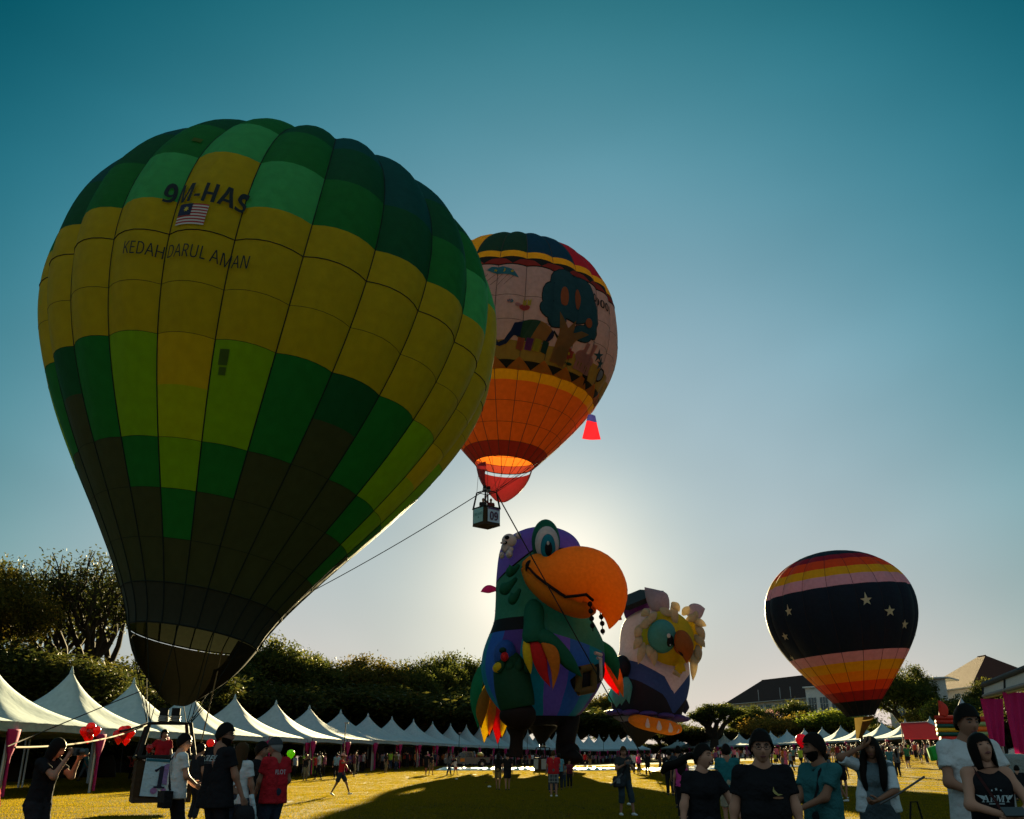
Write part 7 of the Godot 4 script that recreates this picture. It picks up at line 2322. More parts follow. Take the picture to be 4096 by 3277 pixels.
	p = person({"label": "woman with bobbed hair in black tank top lettered ARMY looking up", "at": Vector3(3.55, 0, -7.5), "yaw": -0.08, "h": 1.56, "fem": true, "cell": 0.014, "head": [0.05, -0.30, 0.12], "squint": true, "skin": fair, "top": ["tank", blk, 0.80], "bottom": ["trousers", dark], "hair": ["bob", hairb], "rh": Vector3(-0.02, 1.10, 0.28), "re": Vector3(-1.0, -0.4, -0.1), "lh": Vector3(0.06, 1.09, 0.28), "le": Vector3(1.0, -0.4, -0.1), "hands": [0.9, 0.9], "thumbs": [Vector3(0, 1, 0.4), Vector3(0, 1, 0.4)]})
	on_shirt(p, "shirt_letters", letters("ARMY", 0.052, "Droid Serif", 700, 1.0), Vector2(0, 1.215), false, ink)
	for q in [-0.035, 0.0, 0.035]: on_shirt(p, "shirt_star", poly(star(Vector2(q, 0.062 + (0.008 if q == 0.0 else 0.0)), 0.013 if q == 0.0 else 0.009)), Vector2(0, 1.215), false, ink)
	for sx in [-1, 1]: on_shirt(p, "shirt_wing", poly([Vector2(0.085 * sx, -0.006), Vector2(0.088 * sx, 0.018), Vector2(0.145 * sx, 0.03), Vector2(0.125 * sx, 0.012), Vector2(0.118 * sx, 0.006), Vector2(0.105 * sx, -0.006)]), Vector2(0, 1.215), false, ink)
	on_shirt(p, "shirt_bar", poly([Vector2(-0.06, -0.042), Vector2(0.06, -0.042), Vector2(0.06, -0.035), Vector2(-0.06, -0.035)]), Vector2(0, 1.215), false, ink)
	strap(p, "bag_strap", [p[1].up.call(Vector3(-0.11, 1.45, 0.0)), p[1].up.call(Vector3(-0.105, 1.38, 0.10)), p[1].up.call(Vector3(-0.03, 1.20, 0.165)), p[1].up.call(Vector3(0.07, 1.0, 0.15)), p[1].up.call(Vector3(0.16, 0.85, 0.12))], 0.012, cloth(0.05, 0.02, 0.02))
	solo("phone", box(Vector3.ZERO, Vector3(0.16, 0.085, 0.012), Basis(Vector3.RIGHT, -0.9)), metal, "phone held level in both hands by the woman in ARMY top", "phone", place(p, Vector3(0.02, 1.13, 0.36)))
	# --- close, left
	p = person({"label": "child with dark hair and red backpack at the bottom left corner", "at": Vector3(-4.93, 0, -9.4), "yaw": 2.9, "h": 1.34, "cell": 0.017, "skin": mid, "top": ["tee", redc], "bottom": ["trousers", dark], "hair": ["bob", hairb]})
	var bp := thing("backpack", "red backpack with dark strap on the child at the bottom left", "backpack", place(p, Vector3(0, 1.12, -0.20)), 2.9)
	part("bag", loft([[Vector3(0, -0.22, 0), 0.15, 0.09], [Vector3(0, 0.0, 0), 0.17, 0.11], [Vector3(0, 0.16, 0), 0.14, 0.08], [Vector3(0, 0.20, 0), 0.06, 0.03]], Vector3(1, 0, 0), 16, 10, true, 0.6), cloth(0.30, 0.02, 0.03), bp)
	part("pocket", loft([[Vector3(0, -0.18, -0.10), 0.11, 0.03], [Vector3(0, -0.02, -0.11), 0.11, 0.03]], Vector3(1, 0, 0), 12, 6, true, 0.6), cloth(0.22, 0.015, 0.025), bp)
	p = person({"label": "long haired woman in black holding a camera to her eye", "at": Vector3(-5.80, 0.00, -12.40), "yaw": 1.35, "h": 1.64, "fem": true, "cell": 0.016, "lean": 0.14, "head": [0.1, 0.22], "skin": mid, "top": ["tee", blk], "bottom": ["trousers", dark], "hair": ["long", hairb], "lh": Vector3(0.10, 1.44, 0.42), "rh": Vector3(-0.08, 1.46, 0.38), "le": Vector3(0.3, -1.0, 0.3), "re": Vector3(-0.3, -1.0, 0.3), "hands": [1.1, 1.1]})
	var cm := thing("camera", "black camera at the eye of the long haired woman in black", "camera", place(p, Vector3(0.0, 1.53, 0.46)), 1.35)
	part("camera_body", box(Vector3.ZERO, Vector3(0.13, 0.09, 0.06)), metal, cm)
	part("camera_lens", loft([[Vector3(0, 0, 0.03), 0.036, 0.036], [Vector3(0, 0, 0.11), 0.036, 0.036], [Vector3(0, 0, 0.13), 0.040, 0.040]], Vector3(1, 0, 0), 14, 6), metal, cm)
	p = person({"label": "man with glasses in white tee and black shoulder bag, back turned", "at": Vector3(-5.19, 0.00, -15.60), "yaw": 2.2, "h": 1.74, "cell": 0.017, "head": [-0.5, 0.05], "glasses": true, "skin": fair, "top": ["tee", wht, 0.80], "bottom": ["trousers", blk], "hair": ["short", hairb], "rh": Vector3(-0.12, 1.0, 0.25), "lh": Vector3(0.18, 1.02, 0.26), "wide": 1.08})
	strap(p, "bag_strap", [p[1].up.call(Vector3(0.08, 1.42, 0.07)), p[1].up.call(Vector3(0.09, 1.46, -0.03)), p[1].up.call(Vector3(0.06, 1.34, -0.125)), p[1].up.call(Vector3(-0.02, 1.12, -0.135)), p[1].up.call(Vector3(-0.12, 0.92, -0.13))], 0.02, blk)
	var sbg := thing("shoulder_bag", "black shoulder bag at the hip of the man in white tee", "bag", place(p, Vector3(-0.13, 0.80, -0.19)), 2.2)
	part("bag", box(Vector3.ZERO, Vector3(0.34, 0.24, 0.12)), cloth(0.015, 0.015, 0.016), sbg)
	part("flap", box(Vector3(0, 0.04, -0.065), Vector3(0.33, 0.16, 0.02)), cloth(0.025, 0.025, 0.027), sbg)
	p = person({"label": "tall bearded man in black tee lettered CREW! on the back", "at": Vector3(-3.69, 0.00, -12.60), "yaw": 2.45, "h": 1.79, "cell": 0.016, "head": [-0.95, 0.08], "beard": true, "glasses": true, "skin": tan, "top": ["tee", blk, 0.78], "bottom": ["trousers", dark], "hair": ["short", hairb], "lh": Vector3(0.16, 1.0, 0.28), "rh": Vector3(-0.30, 0.90, 0.16), "wide": 1.14})
	on_shirt(p, "shirt_letters", letters("CREW!", 0.072, "Droid Sans", 700, 0.86, 0.18), Vector2(-0.03, 1.33), true, ink)
	on_shirt(p, "shirt_bar", poly([Vector2(-0.12, -0.055), Vector2(0.12, -0.055), Vector2(0.12, -0.05), Vector2(-0.12, -0.05)]), Vector2(-0.03, 1.33), true, paint(0.12, 0.15, 0.16))
	var tow := thing("camera_bag", "black camera bag with white cloth hanging by the CREW man", "bag", place(p, Vector3(-0.36, 0.66, 0.16)), 2.0)
	part("bag", loft([[Vector3(0, -0.16, 0), 0.16, 0.11], [Vector3(0, 0.06, 0), 0.18, 0.12], [Vector3(0, 0.16, 0), 0.12, 0.08]], Vector3(1, 0, 0), 18, 8, true, 0.5), cloth(0.018, 0.018, 0.02), tow)
	part("white_cloth", loft([[Vector3(-0.05, 0.28, 0.06), 0.05, 0.03], [Vector3(-0.02, 0.1, 0.11), 0.08, 0.03], [Vector3(0.03, -0.08, 0.14), 0.03, 0.015]], Vector3(1, 0, 0), 12, 10), cloth(0.45, 0.52, 0.54), tow)
	p = person({"label": "woman with very long brown hair in white tee beside the CREW man", "at": Vector3(-3.81, 0.00, -14.00), "yaw": 2.9, "h": 1.60, "fem": true, "cell": 0.018, "head": [-0.2, 0.0], "skin": tan, "top": ["tee", wht], "bottom": ["trousers", jean], "hair": ["long", hairbr]})
	p = person({"label": "person in black raising a microphone to the man in red", "at": Vector3(-3.95, 0.00, -15.60), "yaw": 1.5, "h": 1.62, "cell": 0.018, "skin": tan, "top": ["long", blk], "bottom": ["trousers", blk], "hair": ["short", hairb], "rh": Vector3(-0.05, 1.28, 0.30), "lh": Vector3(0.10, 1.02, 0.28), "hands": [1.0, 1.2]})
	var mic := thing("microphone", "handheld microphone pointing at the man in red tee", "microphone", place(p, Vector3(-0.02, 1.36, 0.36)))
	part("handle", tube([Vector3(-0.05, -0.14, 0), Vector3(0.02, 0.06, 0)], 0.016, 8), metal, mic)
	part("grille", ball(Vector3(0.03, 0.085, 0), Vector3(0.03, 0.03, 0.03), 12, 8), paint(0.12, 0.16, 0.17, 0.5), mic)
	p = person({"label": "man in red tee and dark cap being interviewed, PILOT on his back", "at": Vector3(-3.40, 0.00, -14.40), "yaw": -2.2, "h": 1.66, "cell": 0.017, "head": [0.5, 0.05], "skin": tan, "top": ["tee", redc, 0.82], "bottom": ["trousers", jean], "hair": ["cap", paint(0.2, 0.19, 0.18, 0.6), cloth(0.045, 0.05, 0.055)], "lh": Vector3(0.20, 0.86, 0.20), "rh": Vector3(-0.24, 0.92, 0.16), "hands": [1.2, 0.6], "wide": 1.1})
	on_shirt(p, "shirt_letters", letters("PILOT", 0.065, "Droid Sans", 700, 0.8), Vector2(0.0, 1.25), true, paint(0.5, 0.42, 0.45))
	var bo := thing("water_bottle", "clear water bottle with green label held by the man in red", "bottle", place(p, Vector3(0.20, 0.76, 0.24)), 0.4)
	bo.rotation.z = 0.5
	part("bottle", loft([[Vector3(0, -0.20, 0), 0.033, 0.033], [Vector3(0, -0.02, 0), 0.034, 0.034], [Vector3(0, 0.03, 0), 0.016, 0.016], [Vector3(0, 0.06, 0), 0.014, 0.014]], Vector3(1, 0, 0), 14, 10), paint(0.45, 0.55, 0.55, 0.12, {"spec": 0.8}), bo)
	part("bottle_label", loft([[Vector3(0, -0.10, 0), 0.0355, 0.0355], [Vector3(0, -0.03, 0), 0.0355, 0.0355]], Vector3(1, 0, 0), 14, 4), paint(0.05, 0.4, 0.15, 0.5), bo)
	# --- the middle distance: [feet, yaw, height, female, top, colour, bottom, colour, hair, extra, label]
	var pinkc := cloth(0.5, 0.05, 0.22)
	var P := [
		[Vector3(-27.14, 0.08, -63.67), 1.45, 1.75, false, "tee", tealc, "capri", gray, ["short", hairb], {"lf": Vector3(0.08, 0.085, 0.34), "rf": Vector3(-0.08, 0.12, -0.34), "lh": Vector3(0.22, 0.9, -0.15), "rh": Vector3(-0.22, 0.92, 0.2)}, "man in teal tee striding right under the red balloons"],
		[Vector3(-28.05, 0.10, -66.93), 1.5, 1.7, false, "tee", dark, "shorts", cloth(0.45, 0.08, 0.02), ["short", hairb], {"lf": Vector3(0.08, 0.12, -0.3), "rf": Vector3(-0.08, 0.085, 0.3)}, "man in dark tee and orange shorts beside the striding teal man"],
		[Vector3(-49.49, 0.60, -119.82), 0.4, 1.6, true, "tank", pinkc, "shorts", jean, ["long", hairb], {"rh": Vector3(-0.1, 1.5, 0.25)}, "woman in pink top and denim shorts at the left tents"],
		[Vector3(-25.42, 0.10, -66.93), 3.0, 1.66, true, "tee", cloth(0.34, 0.03, 0.02), "trousers", blk, ["long", hairb], {"lh": Vector3(0.2, 1.55, 0.1), "hands": [1.0, 0.4]}, "woman in red tee and black trousers holding the red balloon bunch"],
		[Vector3(-202.95, 0.62, -400.00), 1.2, 1.7, false, "tee", tealc, "trousers", dark, ["short", hairb], {}, "man in teal shirt at the far left edge by the tents"],
		[Vector3(-199.75, 0.62, -400.00), -0.6, 1.68, true, "tee", redc, "trousers", blk, ["scarf", cloth(0.2, 0.16, 0.1)], {}, "woman in red with beige headscarf at the far left tents"],
		[Vector3(-187.74, 0.62, -400.00), 2.0, 1.7, false, "tee", jean, "trousers", blk, ["short", hairb], {}, "man in dark blue leaning by the first pink drape"],
		[Vector3(-6.99, 0.00, -41.11), 1.42, 1.62, true, "tee", redc, "shorts", jean, ["cap", hairbr, cloth(0.45, 0.22, 0.25)], {"lf": Vector3(0.08, 0.085, 0.40), "rf": Vector3(-0.07, 0.13, -0.38), "lh": Vector3(0.2, 0.95, 0.35), "rh": Vector3(-0.22, 1.38, 0.35), "shoes": whites, "footdir": [Vector3(0, 0.1, 1), Vector3(0, -0.5, 1)]}, "woman in red tee and pink cap striding along the shadow edge"],
		[Vector3(-6.92, 0.23, -80.53), 2.8, 1.72, false, "tee", blk, "shorts", blk, ["short", hairb], {"lf": Vector3(0.08, 0.085, 0.16), "rf": Vector3(-0.08, 0.085, -0.16)}, "taller of two dark figures walking in the sunlit grass"],
		[Vector3(-6.52, 0.23, -80.53), 2.6, 1.6, true, "tee", dark, "shorts", khaki, ["pony", hairb], {"lf": Vector3(0.08, 0.085, -0.16), "rf": Vector3(-0.08, 0.085, 0.16)}, "shorter of two dark figures walking in the sunlit grass"],
		[Vector3(-5.07, 0.23, -80.53), 2.2, 1.68, true, "long", gray, "trousers", jean, ["long", hairb], {"lf": Vector3(0.08, 0.085, 0.24), "rf": Vector3(-0.08, 0.085, -0.24)}, "woman in grey walking before the pickup truck with a child"],
		[Vector3(-4.58, 0.24, -81.29), 2.2, 1.2, false, "tee", wht, "shorts", cloth(0.4, 0.1, 0.05), ["short", hairb], {"lf": Vector3(0.08, 0.085, -0.2), "rf": Vector3(-0.08, 0.085, 0.2)}, "child in white and orange walking behind the woman in grey"],
		[Vector3(-0.69, 0.00, -49.40), 3.05, 1.66, true, "tee", blk, "shorts", khaki, ["long", hairb], {"lf": Vector3(0.08, 0.085, 0.14), "rf": Vector3(-0.08, 0.085, -0.14)}, "woman in black tee and khaki shorts walking away from the camera"],
		[Vector3(-0.22, 0.00, -48.65), 3.2, 1.70, false, "tee", blk, "shorts", dark, ["crew", hairb], {"lf": Vector3(0.08, 0.085, -0.14), "rf": Vector3(-0.08, 0.085, 0.14)}, "man in black tee and dark shorts walking beside the khaki shorts"],
		[Vector3(1.79, 0.00, -45.11), 3.0, 1.72, false, "tee", cloth(0.05, 0.12, 0.3), "trousers", jean, ["short", hairb], {}, "man in blue half hidden behind the red shirted man"],
		[Vector3(2.33, 0.00, -49.40), 3.2, 1.66, false, "tee", cloth(0.10, 0.24, 0.3), "trousers", dark, ["short", hairb], {}, "man in pale blue tee right behind the red shirted man"],
		[Vector3(2.64, 0.01, -51.74), 0.1, 1.28, false, "tee", gray, "trousers", jean, ["short", hairb], {"lh": Vector3(0.05, 1.05, 0.25), "rh": Vector3(-0.08, 1.05, 0.25)}, "boy in grey beside the red shirted man"],
		[Vector3(3.01, 0.01, -52.54), 0.0, 1.36, false, "tee", cloth(0.12, 0.02, 0.03), "trousers", blk, ["short", hairb], {}, "boy in dark maroon, right of the boy in grey"],
		[Vector3(8.41, 0.57, -115.33), 0.3, 1.62, true, "tee", redc, "trousers", blk, ["scarf", wht], {}, "woman in red with pale headscarf at the silver sheet"],
		[Vector3(9.80, 0.62, -125.72), 2.8, 1.7, false, "tee", dark, "trousers", khaki, ["short", hairb], {}, "man in dark tee and khaki trousers before the off road car"],
		[Vector3(10.37, 0.29, -85.28), 2.6, 1.7, false, "tee", wht, "trousers", blk, ["short", hairb], {"lf": Vector3(0.08, 0.085, 0.15), "rf": Vector3(-0.08, 0.085, -0.15)}, "man in white shirt walking across the silver sheet"],
		[Vector3(10.79, 0.29, -85.28), 2.5, 1.6, true, "long", pinkc, "trousers", dark, ["scarf", cloth(0.5, 0.2, 0.22)], {}, "woman in pink with pink headscarf on the silver sheet"],
		[Vector3(10.65, 0.21, -78.33), -2.4, 1.72, false, "long", blk, "trousers", blk, ["short", hairb], {"lf": Vector3(0.08, 0.085, 0.12), "rf": Vector3(-0.08, 0.085, -0.12), "rh": Vector3(-0.35, 1.0, 0.2)}, "man all in black holding the tether rope at the silver sheet"],
		[Vector3(15.38, 0.53, -104.10), 2.2, 1.7, false, "tee", dark, "trousers", jean, ["short", hairb], {}, "man in dark blue left of the small CREW shirt, farther off"],
		[Vector3(12.65, 0.00, -38.49), 2.6, 1.60, true, "tee", blk, "shorts", blk, ["long", hairb], {"shoes": whites, "bottomlen": 0.5}, "woman in black tee and short shorts with white sneakers"],
		[Vector3(11.16, 0.00, -34.74), -1.9, 1.66, true, "tee", gray, "shorts", jean, ["long", hairb], {"lean": 0.35, "shoes": whites, "lf": Vector3(0.08, 0.085, 0.2), "rf": Vector3(-0.08, 0.085, -0.35)}, "woman in grey leaning forward behind the bearded man"],
		[Vector3(23.90, 0.41, -63.13), 2.9, 1.72, false, "tee", cloth(0.05, 0.16, 0.18), "trousers", jean, ["short", hairb], {}, "man in teal tee with dark bag, back turned, right of curly haired woman"],
		[Vector3(23.86, 0.40, -61.91), 3.2, 1.62, true, "tee", gray, "trousers", dark, ["long", hairb], {}, "woman in grey beside the man with the dark bag"],
		[Vector3(31.10, 0.79, -78.47), 3.0, 1.7, false, "tee", cloth(0.03, 0.14, 0.08), "shorts", dark, ["short", hairb], {}, "man in green tee with backpack under the red awning"],
		[Vector3(35.88, 1.05, -87.51), 1.2, 1.62, true, "tank", cloth(0.3, 0.2, 0.3), "shorts", tealc, ["long", hairb], {}, "woman in lilac top and teal shorts under the red awning"],
		[Vector3(36.74, 1.09, -88.32), -1.4, 1.72, false, "tee", cloth(0.3, 0.2, 0.24), "trousers", jean, ["short", hairb], {"shoes": whites}, "man in pale pink tee hugging the woman in lilac"],
		[Vector3(47.78, 1.70, -112.31), 2.2, 1.72, false, "tee", dark, "trousers", dark, ["short", hairb], {"lf": Vector3(0.08, 0.085, 0.3), "rf": Vector3(-0.08, 0.085, -0.3)}, "man in dark tee striding left of the tall white tee"],
		[Vector3(42.22, 1.38, -98.01), 2.8, 1.74, false, "tee", blk, "trousers", blk, ["short", hairb], {"rh": Vector3(-0.35, 1.3, 0.3)}, "man in black pointing, next to the tall white tee's shoulder"],
	]
	for q in P:
		var d := {"at": q[0], "yaw": q[1], "h": q[2], "fem": q[3], "cell": 0.028, "top": [q[4], q[5]], "bottom": [q[6], q[7]], "hair": q[8], "label": q[10], "skin": [tan, mid, brown][rng.randi() % 3]}
		d.merge(q[9], true)
		if q[9].has("bottomlen"): d.bottom = [q[6], q[7], q[9].bottomlen]
		person(d)
	p = person({"label": "man in red tee and plaid shorts seen from behind", "at": Vector3(1.68, 0.00, -40.56), "yaw": 3.1, "h": 1.72, "cell": 0.024, "skin": mid, "top": ["tee", redc, 0.84], "bottom": ["shorts", gray, 1.0], "hair": ["crew", hairbr], "shoes": whites, "rh": Vector3(-0.1, 1.1, 0.25), "lh": Vector3(0.1, 1.1, 0.25), "wide": 1.15})
	for sx in [-1, 1]:
		for k2 in 3: part("plaid_band", tube(ring_round(Vector3(0.088 * sx, 0.82 - 0.13 * k2, 0), 0.113, 14), 0.008, 4), cloth(0.35, 0.38, 0.38), p[0], p[1].X)
		for k2 in 5:
			var a := TAU * k2 / 5.0
			part("plaid_stripe", tube([Vector3(0.088 * sx + sin(a) * 0.110, 0.86, cos(a) * 0.110), Vector3(0.095 * sx + sin(a) * 0.100, 0.52, cos(a) * 0.100)], 0.008, 4), cloth(0.35, 0.38, 0.38), p[0], p[1].X)
	p = person({"label": "photographer in dark tee and cropped trousers with a camera bag", "at": Vector3(3.01, 0.00, -27.03), "yaw": 0.25, "h": 1.70, "cell": 0.02, "head": [-0.1, 0.15], "skin": tan, "top": ["tee", cloth(0.03, 0.035, 0.035), 0.84], "bottom": ["capri", cloth(0.03, 0.045, 0.055)], "hair": ["short", hairbr], "shoes": whites, "lh": Vector3(0.06, 1.28, 0.28), "rh": Vector3(-0.08, 1.26, 0.28), "hands": [1.0, 1.0], "lf": Vector3(0.2, 0.085, 0.1), "rf": Vector3(-0.12, 0.085, 0.0)})
	var cb2 := thing("camera_bag", "dark camera bag hanging at the photographer's side", "bag", place(p, Vector3(-0.20, 0.84, 0.16)), 0.4)
	part("bag", loft([[Vector3(0, -0.14, 0), 0.15, 0.09], [Vector3(0, 0.05, 0), 0.17, 0.11], [Vector3(0, 0.14, 0), 0.13, 0.08]], Vector3(1, 0, 0), 16, 8, true, 0.5), cloth(0.03, 0.035, 0.04), cb2)
	part("tripod", tube([Vector3(-0.30, -0.10, 0.06), Vector3(0.0, 0.15, 0.10), Vector3(0.05, 0.2, 0.1)], 0.022, 8), metal, cb2)
	part("side_pocket", box(Vector3(-0.08, 0.02, 0.10), Vector3(0.1, 0.12, 0.03)), cloth(0.14, 0.17, 0.18), cb2)
	strap(p, "bag_strap", [p[1].up.call(Vector3(0.10, 1.46, -0.03)), p[1].up.call(Vector3(0.09, 1.38, 0.115)), p[1].up.call(Vector3(0.0, 1.18, 0.14)), p[1].up.call(Vector3(-0.12, 0.98, 0.14))], 0.022, blk)
	solo("camera", box(Vector3.ZERO, Vector3(0.12, 0.07, 0.06)), metal, "small camera in the photographer's hands", "camera", place(p, Vector3(0, 1.31, 0.36)))
	p = person({"label": "smaller man in black CREW tee walking away near the owl balloon", "at": Vector3(6.54, 0.00, -41.68), "yaw": 3.05, "h": 1.74, "cell": 0.022, "skin": tan, "top": ["tee", blk], "bottom": ["trousers", dark], "hair": ["short", hairb], "lf": Vector3(0.08, 0.085, 0.12), "rf": Vector3(-0.09, 0.085, -0.15), "rh": Vector3(-0.28, 0.86, 0.1), "lh": Vector3(0.30, 0.88, -0.1)})
	on_shirt(p, "shirt_letters", letters("CREW", 0.08, "Droid Sans", 700, 0.9), Vector2(0.0, 1.28), true, ink)
	person({"label": "man in charcoal tee behind the smaller CREW man", "at": Vector3(5.17, 0.00, -31.00), "yaw": 3.0, "h": 1.76, "cell": 0.024, "skin": tan, "top": ["tee", cloth(0.03, 0.035, 0.045)], "bottom": ["trousers", dark], "hair": ["short", hairb]})
	person({"label": "woman with wind blown black hair in bright pink top", "at": Vector3(4.23, 0.00, -25.00), "yaw": 2.9, "h": 1.50, "fem": true, "cell": 0.022, "skin": mid, "top": ["tank", pinkc], "bottom": ["trousers", blk], "hair": ["curly", hairb]})
	p = person({"label": "man in teal tee with grey sleeves and pale shorts seen from behind", "at": Vector3(4.41, 0.00, -20.50), "yaw": 3.0, "h": 1.66, "cell": 0.02, "skin": tan, "top": ["tee", cloth(0.02, 0.13, 0.14), 0.84], "bottom": ["shorts", cloth(0.30, 0.26, 0.19), 0.95], "hair": ["short", hairb], "wide": 1.08})
	for q in [0.03, 0.06]: part("shoulder_stripe", tube([p[1].up.call(Vector3(-0.11 - q, 1.468, -0.05)), p[1].up.call(Vector3(-0.12 - q, 1.46, 0.02))], 0.007, 5), ink, p[0], p[1].X)
	var yb := thing("yellow_bag", "bright yellow bag with dark rim beside the man in teal", "bag", place(p, Vector3(-0.38, 0.78, 0.0)))
	part("bag", loft([[Vector3(0, -0.22, 0), 0.12, 0.06], [Vector3(0, 0.0, 0), 0.14, 0.07], [Vector3(0, 0.20, 0), 0.10, 0.05]], Vector3(1, 0, 0), 16, 8, true), paint(0.6, 0.42, 0.01, 0.8, {"back": 0.7, "tex": "mottle"}), yb)
	part("rim", tube([Vector3(-0.10, 0.20, 0), Vector3(0, 0.28, 0), Vector3(0.11, 0.2, 0), Vector3(0.14, 0.1, 0)], 0.015, 6), blk, yb)
	# --- in the baskets
	person({"label": "pilot in red tee standing in the number 11 basket", "at": Vector3(-9.85, 0.42, -28.05), "yaw": 0.4, "h": 1.74, "cell": 0.022, "skin": mid, "head": [0.5, -0.15], "top": ["tee", redc], "bottom": ["trousers", dark], "hair": ["short", hairb], "rh": Vector3(-0.3, 1.16, 0.3)})
	person({"label": "person in dark shirt at the right corner of number 11 basket", "at": Vector3(-7.53, 0.00, -24.00), "yaw": 2.4, "h": 1.72, "cell": 0.022, "skin": mid, "top": ["tee", dark], "bottom": ["trousers", dark], "hair": ["short", hairb]})
	var bk: Vector3 = Vector3(-1.64, 15.33, -58.50)
	person({"label": "left passenger silhouetted in the number 09 basket", "at": bk + Vector3(-0.22, 0.12, 0.1), "yaw": 0.3, "h": 1.70, "cell": 0.026, "skin": brown, "top": ["tee", dark], "bottom": ["trousers", dark], "hair": ["crew", hairb]})
	person({"label": "right passenger in number 09 basket reaching up to the burner", "at": bk + Vector3(0.28, 0.10, 0.05), "yaw": 0.2, "h": 1.70, "cell": 0.026, "skin": brown, "top": ["tee", cloth(0.12, 0.02, 0.02)], "bottom": ["trousers", dark], "hair": ["crew", hairb], "rh": Vector3(-0.30, 1.85, 0.1), "re": Vector3(-1, 0, 0)})
	# someone sitting in front of the covered machine
	person({"label": "person in black crouching before the grey covered machine", "at": ground(Vector3(17.61, 1.71, -35.00).x, -35), "yaw": 2.6, "h": 1.68, "cell": 0.022, "drop": 0.48, "lean": 0.35, "skin": mid, "top": ["long", blk], "bottom": ["trousers", blk], "hair": ["short", hairb], "lf": Vector3(0.14, 0.085, 0.22), "rf": Vector3(-0.14, 0.085, 0.2), "lh": Vector3(0.12, 0.7, 0.42), "rh": Vector3(-0.12, 0.7, 0.42)})

func ring_round(c: Vector3, r: float, n: int) -> Array:
	var o := []
	for i in n + 1: o.append(c + Vector3(cos(TAU * i / n) * r, 0, sin(TAU * i / n) * r))
	return o

# ---------- the crowd along the tents: individuals, small in the picture

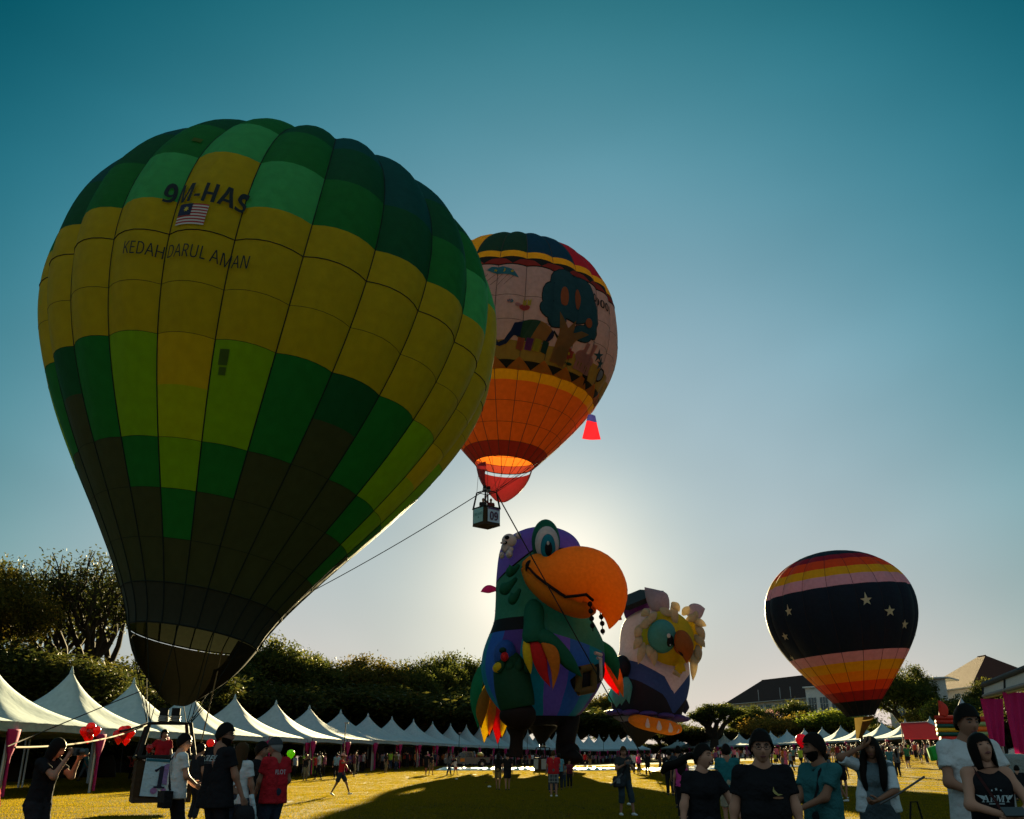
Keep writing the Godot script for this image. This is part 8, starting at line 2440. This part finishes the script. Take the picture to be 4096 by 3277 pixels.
func crowd() -> void:
	rng.seed = 707
	var blk := cloth(0.016, 0.016, 0.018)
	var shirts := [["black", blk], ["white", cloth(0.46, 0.47, 0.47)], ["teal", cloth(0.04, 0.15, 0.16)], ["red", cloth(0.36, 0.03, 0.03)], ["grey", cloth(0.14, 0.15, 0.16)], ["navy", cloth(0.02, 0.03, 0.07)], ["pink", cloth(0.42, 0.10, 0.18)], ["orange", cloth(0.42, 0.12, 0.02)], ["pale blue", cloth(0.20, 0.30, 0.36)], ["olive", cloth(0.10, 0.10, 0.03)], ["maroon", cloth(0.12, 0.02, 0.03)], ["lime", cloth(0.30, 0.45, 0.04)], ["purple", cloth(0.12, 0.05, 0.18)]]
	var lows := [["black", blk], ["blue denim", cloth(0.035, 0.05, 0.085)], ["khaki", cloth(0.20, 0.16, 0.09)], ["grey", cloth(0.10, 0.10, 0.11)], ["white", cloth(0.40, 0.40, 0.38)]]
	var hairb := paint(0.010, 0.008, 0.007, 0.5, {"spec": 0.12})
	var kinds := [
		{"pose": "standing", "w": "man", "d": {}},
		{"pose": "walking", "w": "man", "d": {"lf": Vector3(0.08, 0.085, 0.26), "rf": Vector3(-0.08, 0.1, -0.26), "lh": Vector3(0.24, 0.9, -0.18), "rh": Vector3(-0.24, 0.9, 0.22)}},
		{"pose": "taking a photo", "w": "man", "d": {"lh": Vector3(0.06, 1.45, 0.38), "rh": Vector3(-0.06, 1.45, 0.38)}},
		{"pose": "standing", "w": "woman", "d": {"fem": true, "hair": ["long", hairb]}},
		{"pose": "walking", "w": "woman", "d": {"fem": true, "hair": ["pony", hairb], "lf": Vector3(0.08, 0.085, -0.24), "rf": Vector3(-0.08, 0.085, 0.24)}},
		{"pose": "in headscarf", "w": "woman", "d": {"fem": true, "hair": ["scarf", cloth(0.3, 0.26, 0.22)], "top": ["long", blk, 0.62], "bottom": ["skirt", blk, 0.92]}},
		{"pose": "with arm raised", "w": "man", "d": {"rh": Vector3(-0.35, 1.75, 0.15), "re": Vector3(-1, 0, 0)}},
		{"pose": "in shorts", "w": "man", "d": {"bottom": ["shorts", blk, 0.95]}},
		{"pose": "standing", "w": "child", "d": {"h": 1.22, "bottom": ["shorts", blk, 0.9]}},
	]
	var protos := []
	for q in kinds:
		var d: Dictionary = {"label": "x", "at": Vector3.ZERO, "cell": 0.045, "top": ["tee", blk], "bottom": ["trousers", blk], "hair": ["short", hairb]}
		d.merge(q.d, true)
		var n: Node3D = person(d)[0]
		remove_child(n)
		used.person -= 1
		protos.append(n)
	var taken := {}
	var spots := []
	for i in range(2, LEFT_ROW.size() - 1):
		var a: Array = LEFT_ROW[i]
		var b: Array = LEFT_ROW[i + 1]
		var t := Vector3(b[0] - a[0], 0, -(b[1] - a[1]))
		var fr := Vector3(-t.z, 0, t.x).normalized()
		for k in (5 if i < 20 else 4):
			var p := Vector3(a[0], 0, -a[1]) + t * (k + rng.randf()) / (5.0 if i < 20 else 4.0) + fr * (2.2 + 6.5 * pow(rng.randf(), 1.6))
			spots.append([p, "%s left row tent" % ordinal(i + 1)])
	for i in range(0, RIGHT_ROW.size() - 1):
		var a: Array = RIGHT_ROW[i]
		var b: Array = RIGHT_ROW[i + 1]
		var t := Vector3(b[0] - a[0], 0, -(b[1] - a[1]))
		var fr := -Vector3(-t.z, 0, t.x).normalized()
		for k in 3:
			var p := Vector3(a[0], 0, -a[1]) + t * (k + rng.randf()) / 3.0 + fr * (3.0 + 16.0 * rng.randf())
			spots.append([p, "%s right row tent" % ordinal(i + 1)])
	# the dense crowd out on the field to the right
	for k in 62:
		var d := lerpf(70.0, 135.0, pow(rng.randf(), 0.8))
		var x := lerpf(0.245, 0.475, rng.randf()) * d
		var where := "red awning" if x / d > 0.385 else ("navy balloon basket" if x / d > 0.32 else "bearded man")
		spots.append([Vector3(x, 0, -d), where])
	for sp in spots:
		var p: Vector3 = ground(sp[0].x, sp[0].z)
		var kd := rng.randi() % kinds.size()
		if kd == 8 and rng.randf() < 0.5: kd = 3
		var s: Array
		var l: Array
		var label := ""
		for tries in 60:
			s = shirts[mini(int(pow(rng.randf(), 1.35) * shirts.size()), shirts.size() - 1)]
			l = lows[mini(int(pow(rng.randf(), 1.6) * lows.size()), lows.size() - 1)]
			label = "%s in %s top, %s %s, %s %s %s" % [kinds[kd].w, s[0], l[0], "skirt" if kd == 5 else ("shorts" if kd in [7, 8] else "trousers"), kinds[kd].pose, "beyond" if sp[1] == "bearded man" else "by", sp[1]]
			if not taken.has(label): break
			if tries > 20: kd = rng.randi() % kinds.size()
		taken[label] = true
		var n: Node3D = protos[kd].duplicate()
		n.name = numbered("person")
		add_child(n)
		n.position = p
		n.rotation.y = rng.randf() * TAU
		n.scale = Vector3.ONE * rng.randf_range(0.94, 1.05)
		n.set_meta("label", label)
		n.set_meta("group", "people along the tents")
		for c in n.get_children():
			var nm := String(c.name)
			if nm.begins_with("shirt"): c.material_override = s[1]
			elif nm.begins_with("trousers") or nm.begins_with("skirt"): c.material_override = l[1] if kd != 5 else s[1]
			elif nm.begins_with("body"): c.material_override = skin_tone([0.2, 0.4, 0.6][rng.randi() % 3])
	# the thick of it, where figures merge: one mass
	var am := ArrayMesh.new()
	var tint := StandardMaterial3D.new()
	tint.vertex_color_use_as_albedo = true
	tint.roughness = 0.95
	for c in protos[0].get_children():
		var so := Soup.new()
		var arr: Array = (c.mesh as ArrayMesh).surface_get_arrays(0)
		so.p = arr[Mesh.ARRAY_VERTEX]; so.n = arr[Mesh.ARRAY_NORMAL]
		am.add_surface_from_arrays(Mesh.PRIMITIVE_TRIANGLES, Soup.new().add(so, c.transform).mesh().surface_get_arrays(0))
		am.surface_set_material(am.get_surface_count() - 1, tint if String(c.name).begins_with("shirt") else c.material_override)
	var mm := MultiMesh.new()
	mm.transform_format = MultiMesh.TRANSFORM_3D
	mm.use_colors = true
	mm.mesh = am
	var at := []
	for k in 420:
		var r := rng.randf()
		var p: Vector3
		if r < 0.42:
			var i := 4 + rng.randi() % (LEFT_ROW.size() - 6)
			var t := rng.randf()
			p = Vector3(lerpf(LEFT_ROW[i][0], LEFT_ROW[i + 1][0], t) + rng.randf_range(0.5, 6.0), 0, -lerpf(LEFT_ROW[i][1], LEFT_ROW[i + 1][1], t) + rng.randf_range(-2, 2))
		elif r < 0.75:
			var i := rng.randi() % (RIGHT_ROW.size() - 1)
			var t := rng.randf()
			p = Vector3(lerpf(RIGHT_ROW[i][0], RIGHT_ROW[i + 1][0], t) - rng.randf_range(0.0, 14.0), 0, -lerpf(RIGHT_ROW[i][1], RIGHT_ROW[i + 1][1], t) + rng.randf_range(-3, 6))
		else:
			var d := lerpf(95.0, 170.0, rng.randf())
			p = Vector3(d * lerpf(0.18, 0.47, rng.randf()), 0, -d)
		at.append(Transform3D(Basis(Vector3.UP, rng.randf() * TAU).scaled(Vector3.ONE * rng.randf_range(0.85, 1.06)), ground(p.x, p.z)))
	mm.instance_count = at.size()
	for k in at.size():
		mm.set_instance_transform(k, at[k])
		var cc: Color = (shirts[mini(int(pow(rng.randf(), 1.2) * shirts.size()), shirts.size() - 1)][1] as StandardMaterial3D).albedo_color.srgb_to_linear()
		mm.set_instance_color(k, cc)
	var far := MultiMeshInstance3D.new()
	far.name = numbered("crowd")
	far.multimesh = mm
	add_child(far)
	tag(far, "thick of the crowd merging along the tents and the far end", "crowd", "", "stuff")
	for n in protos: n.free()
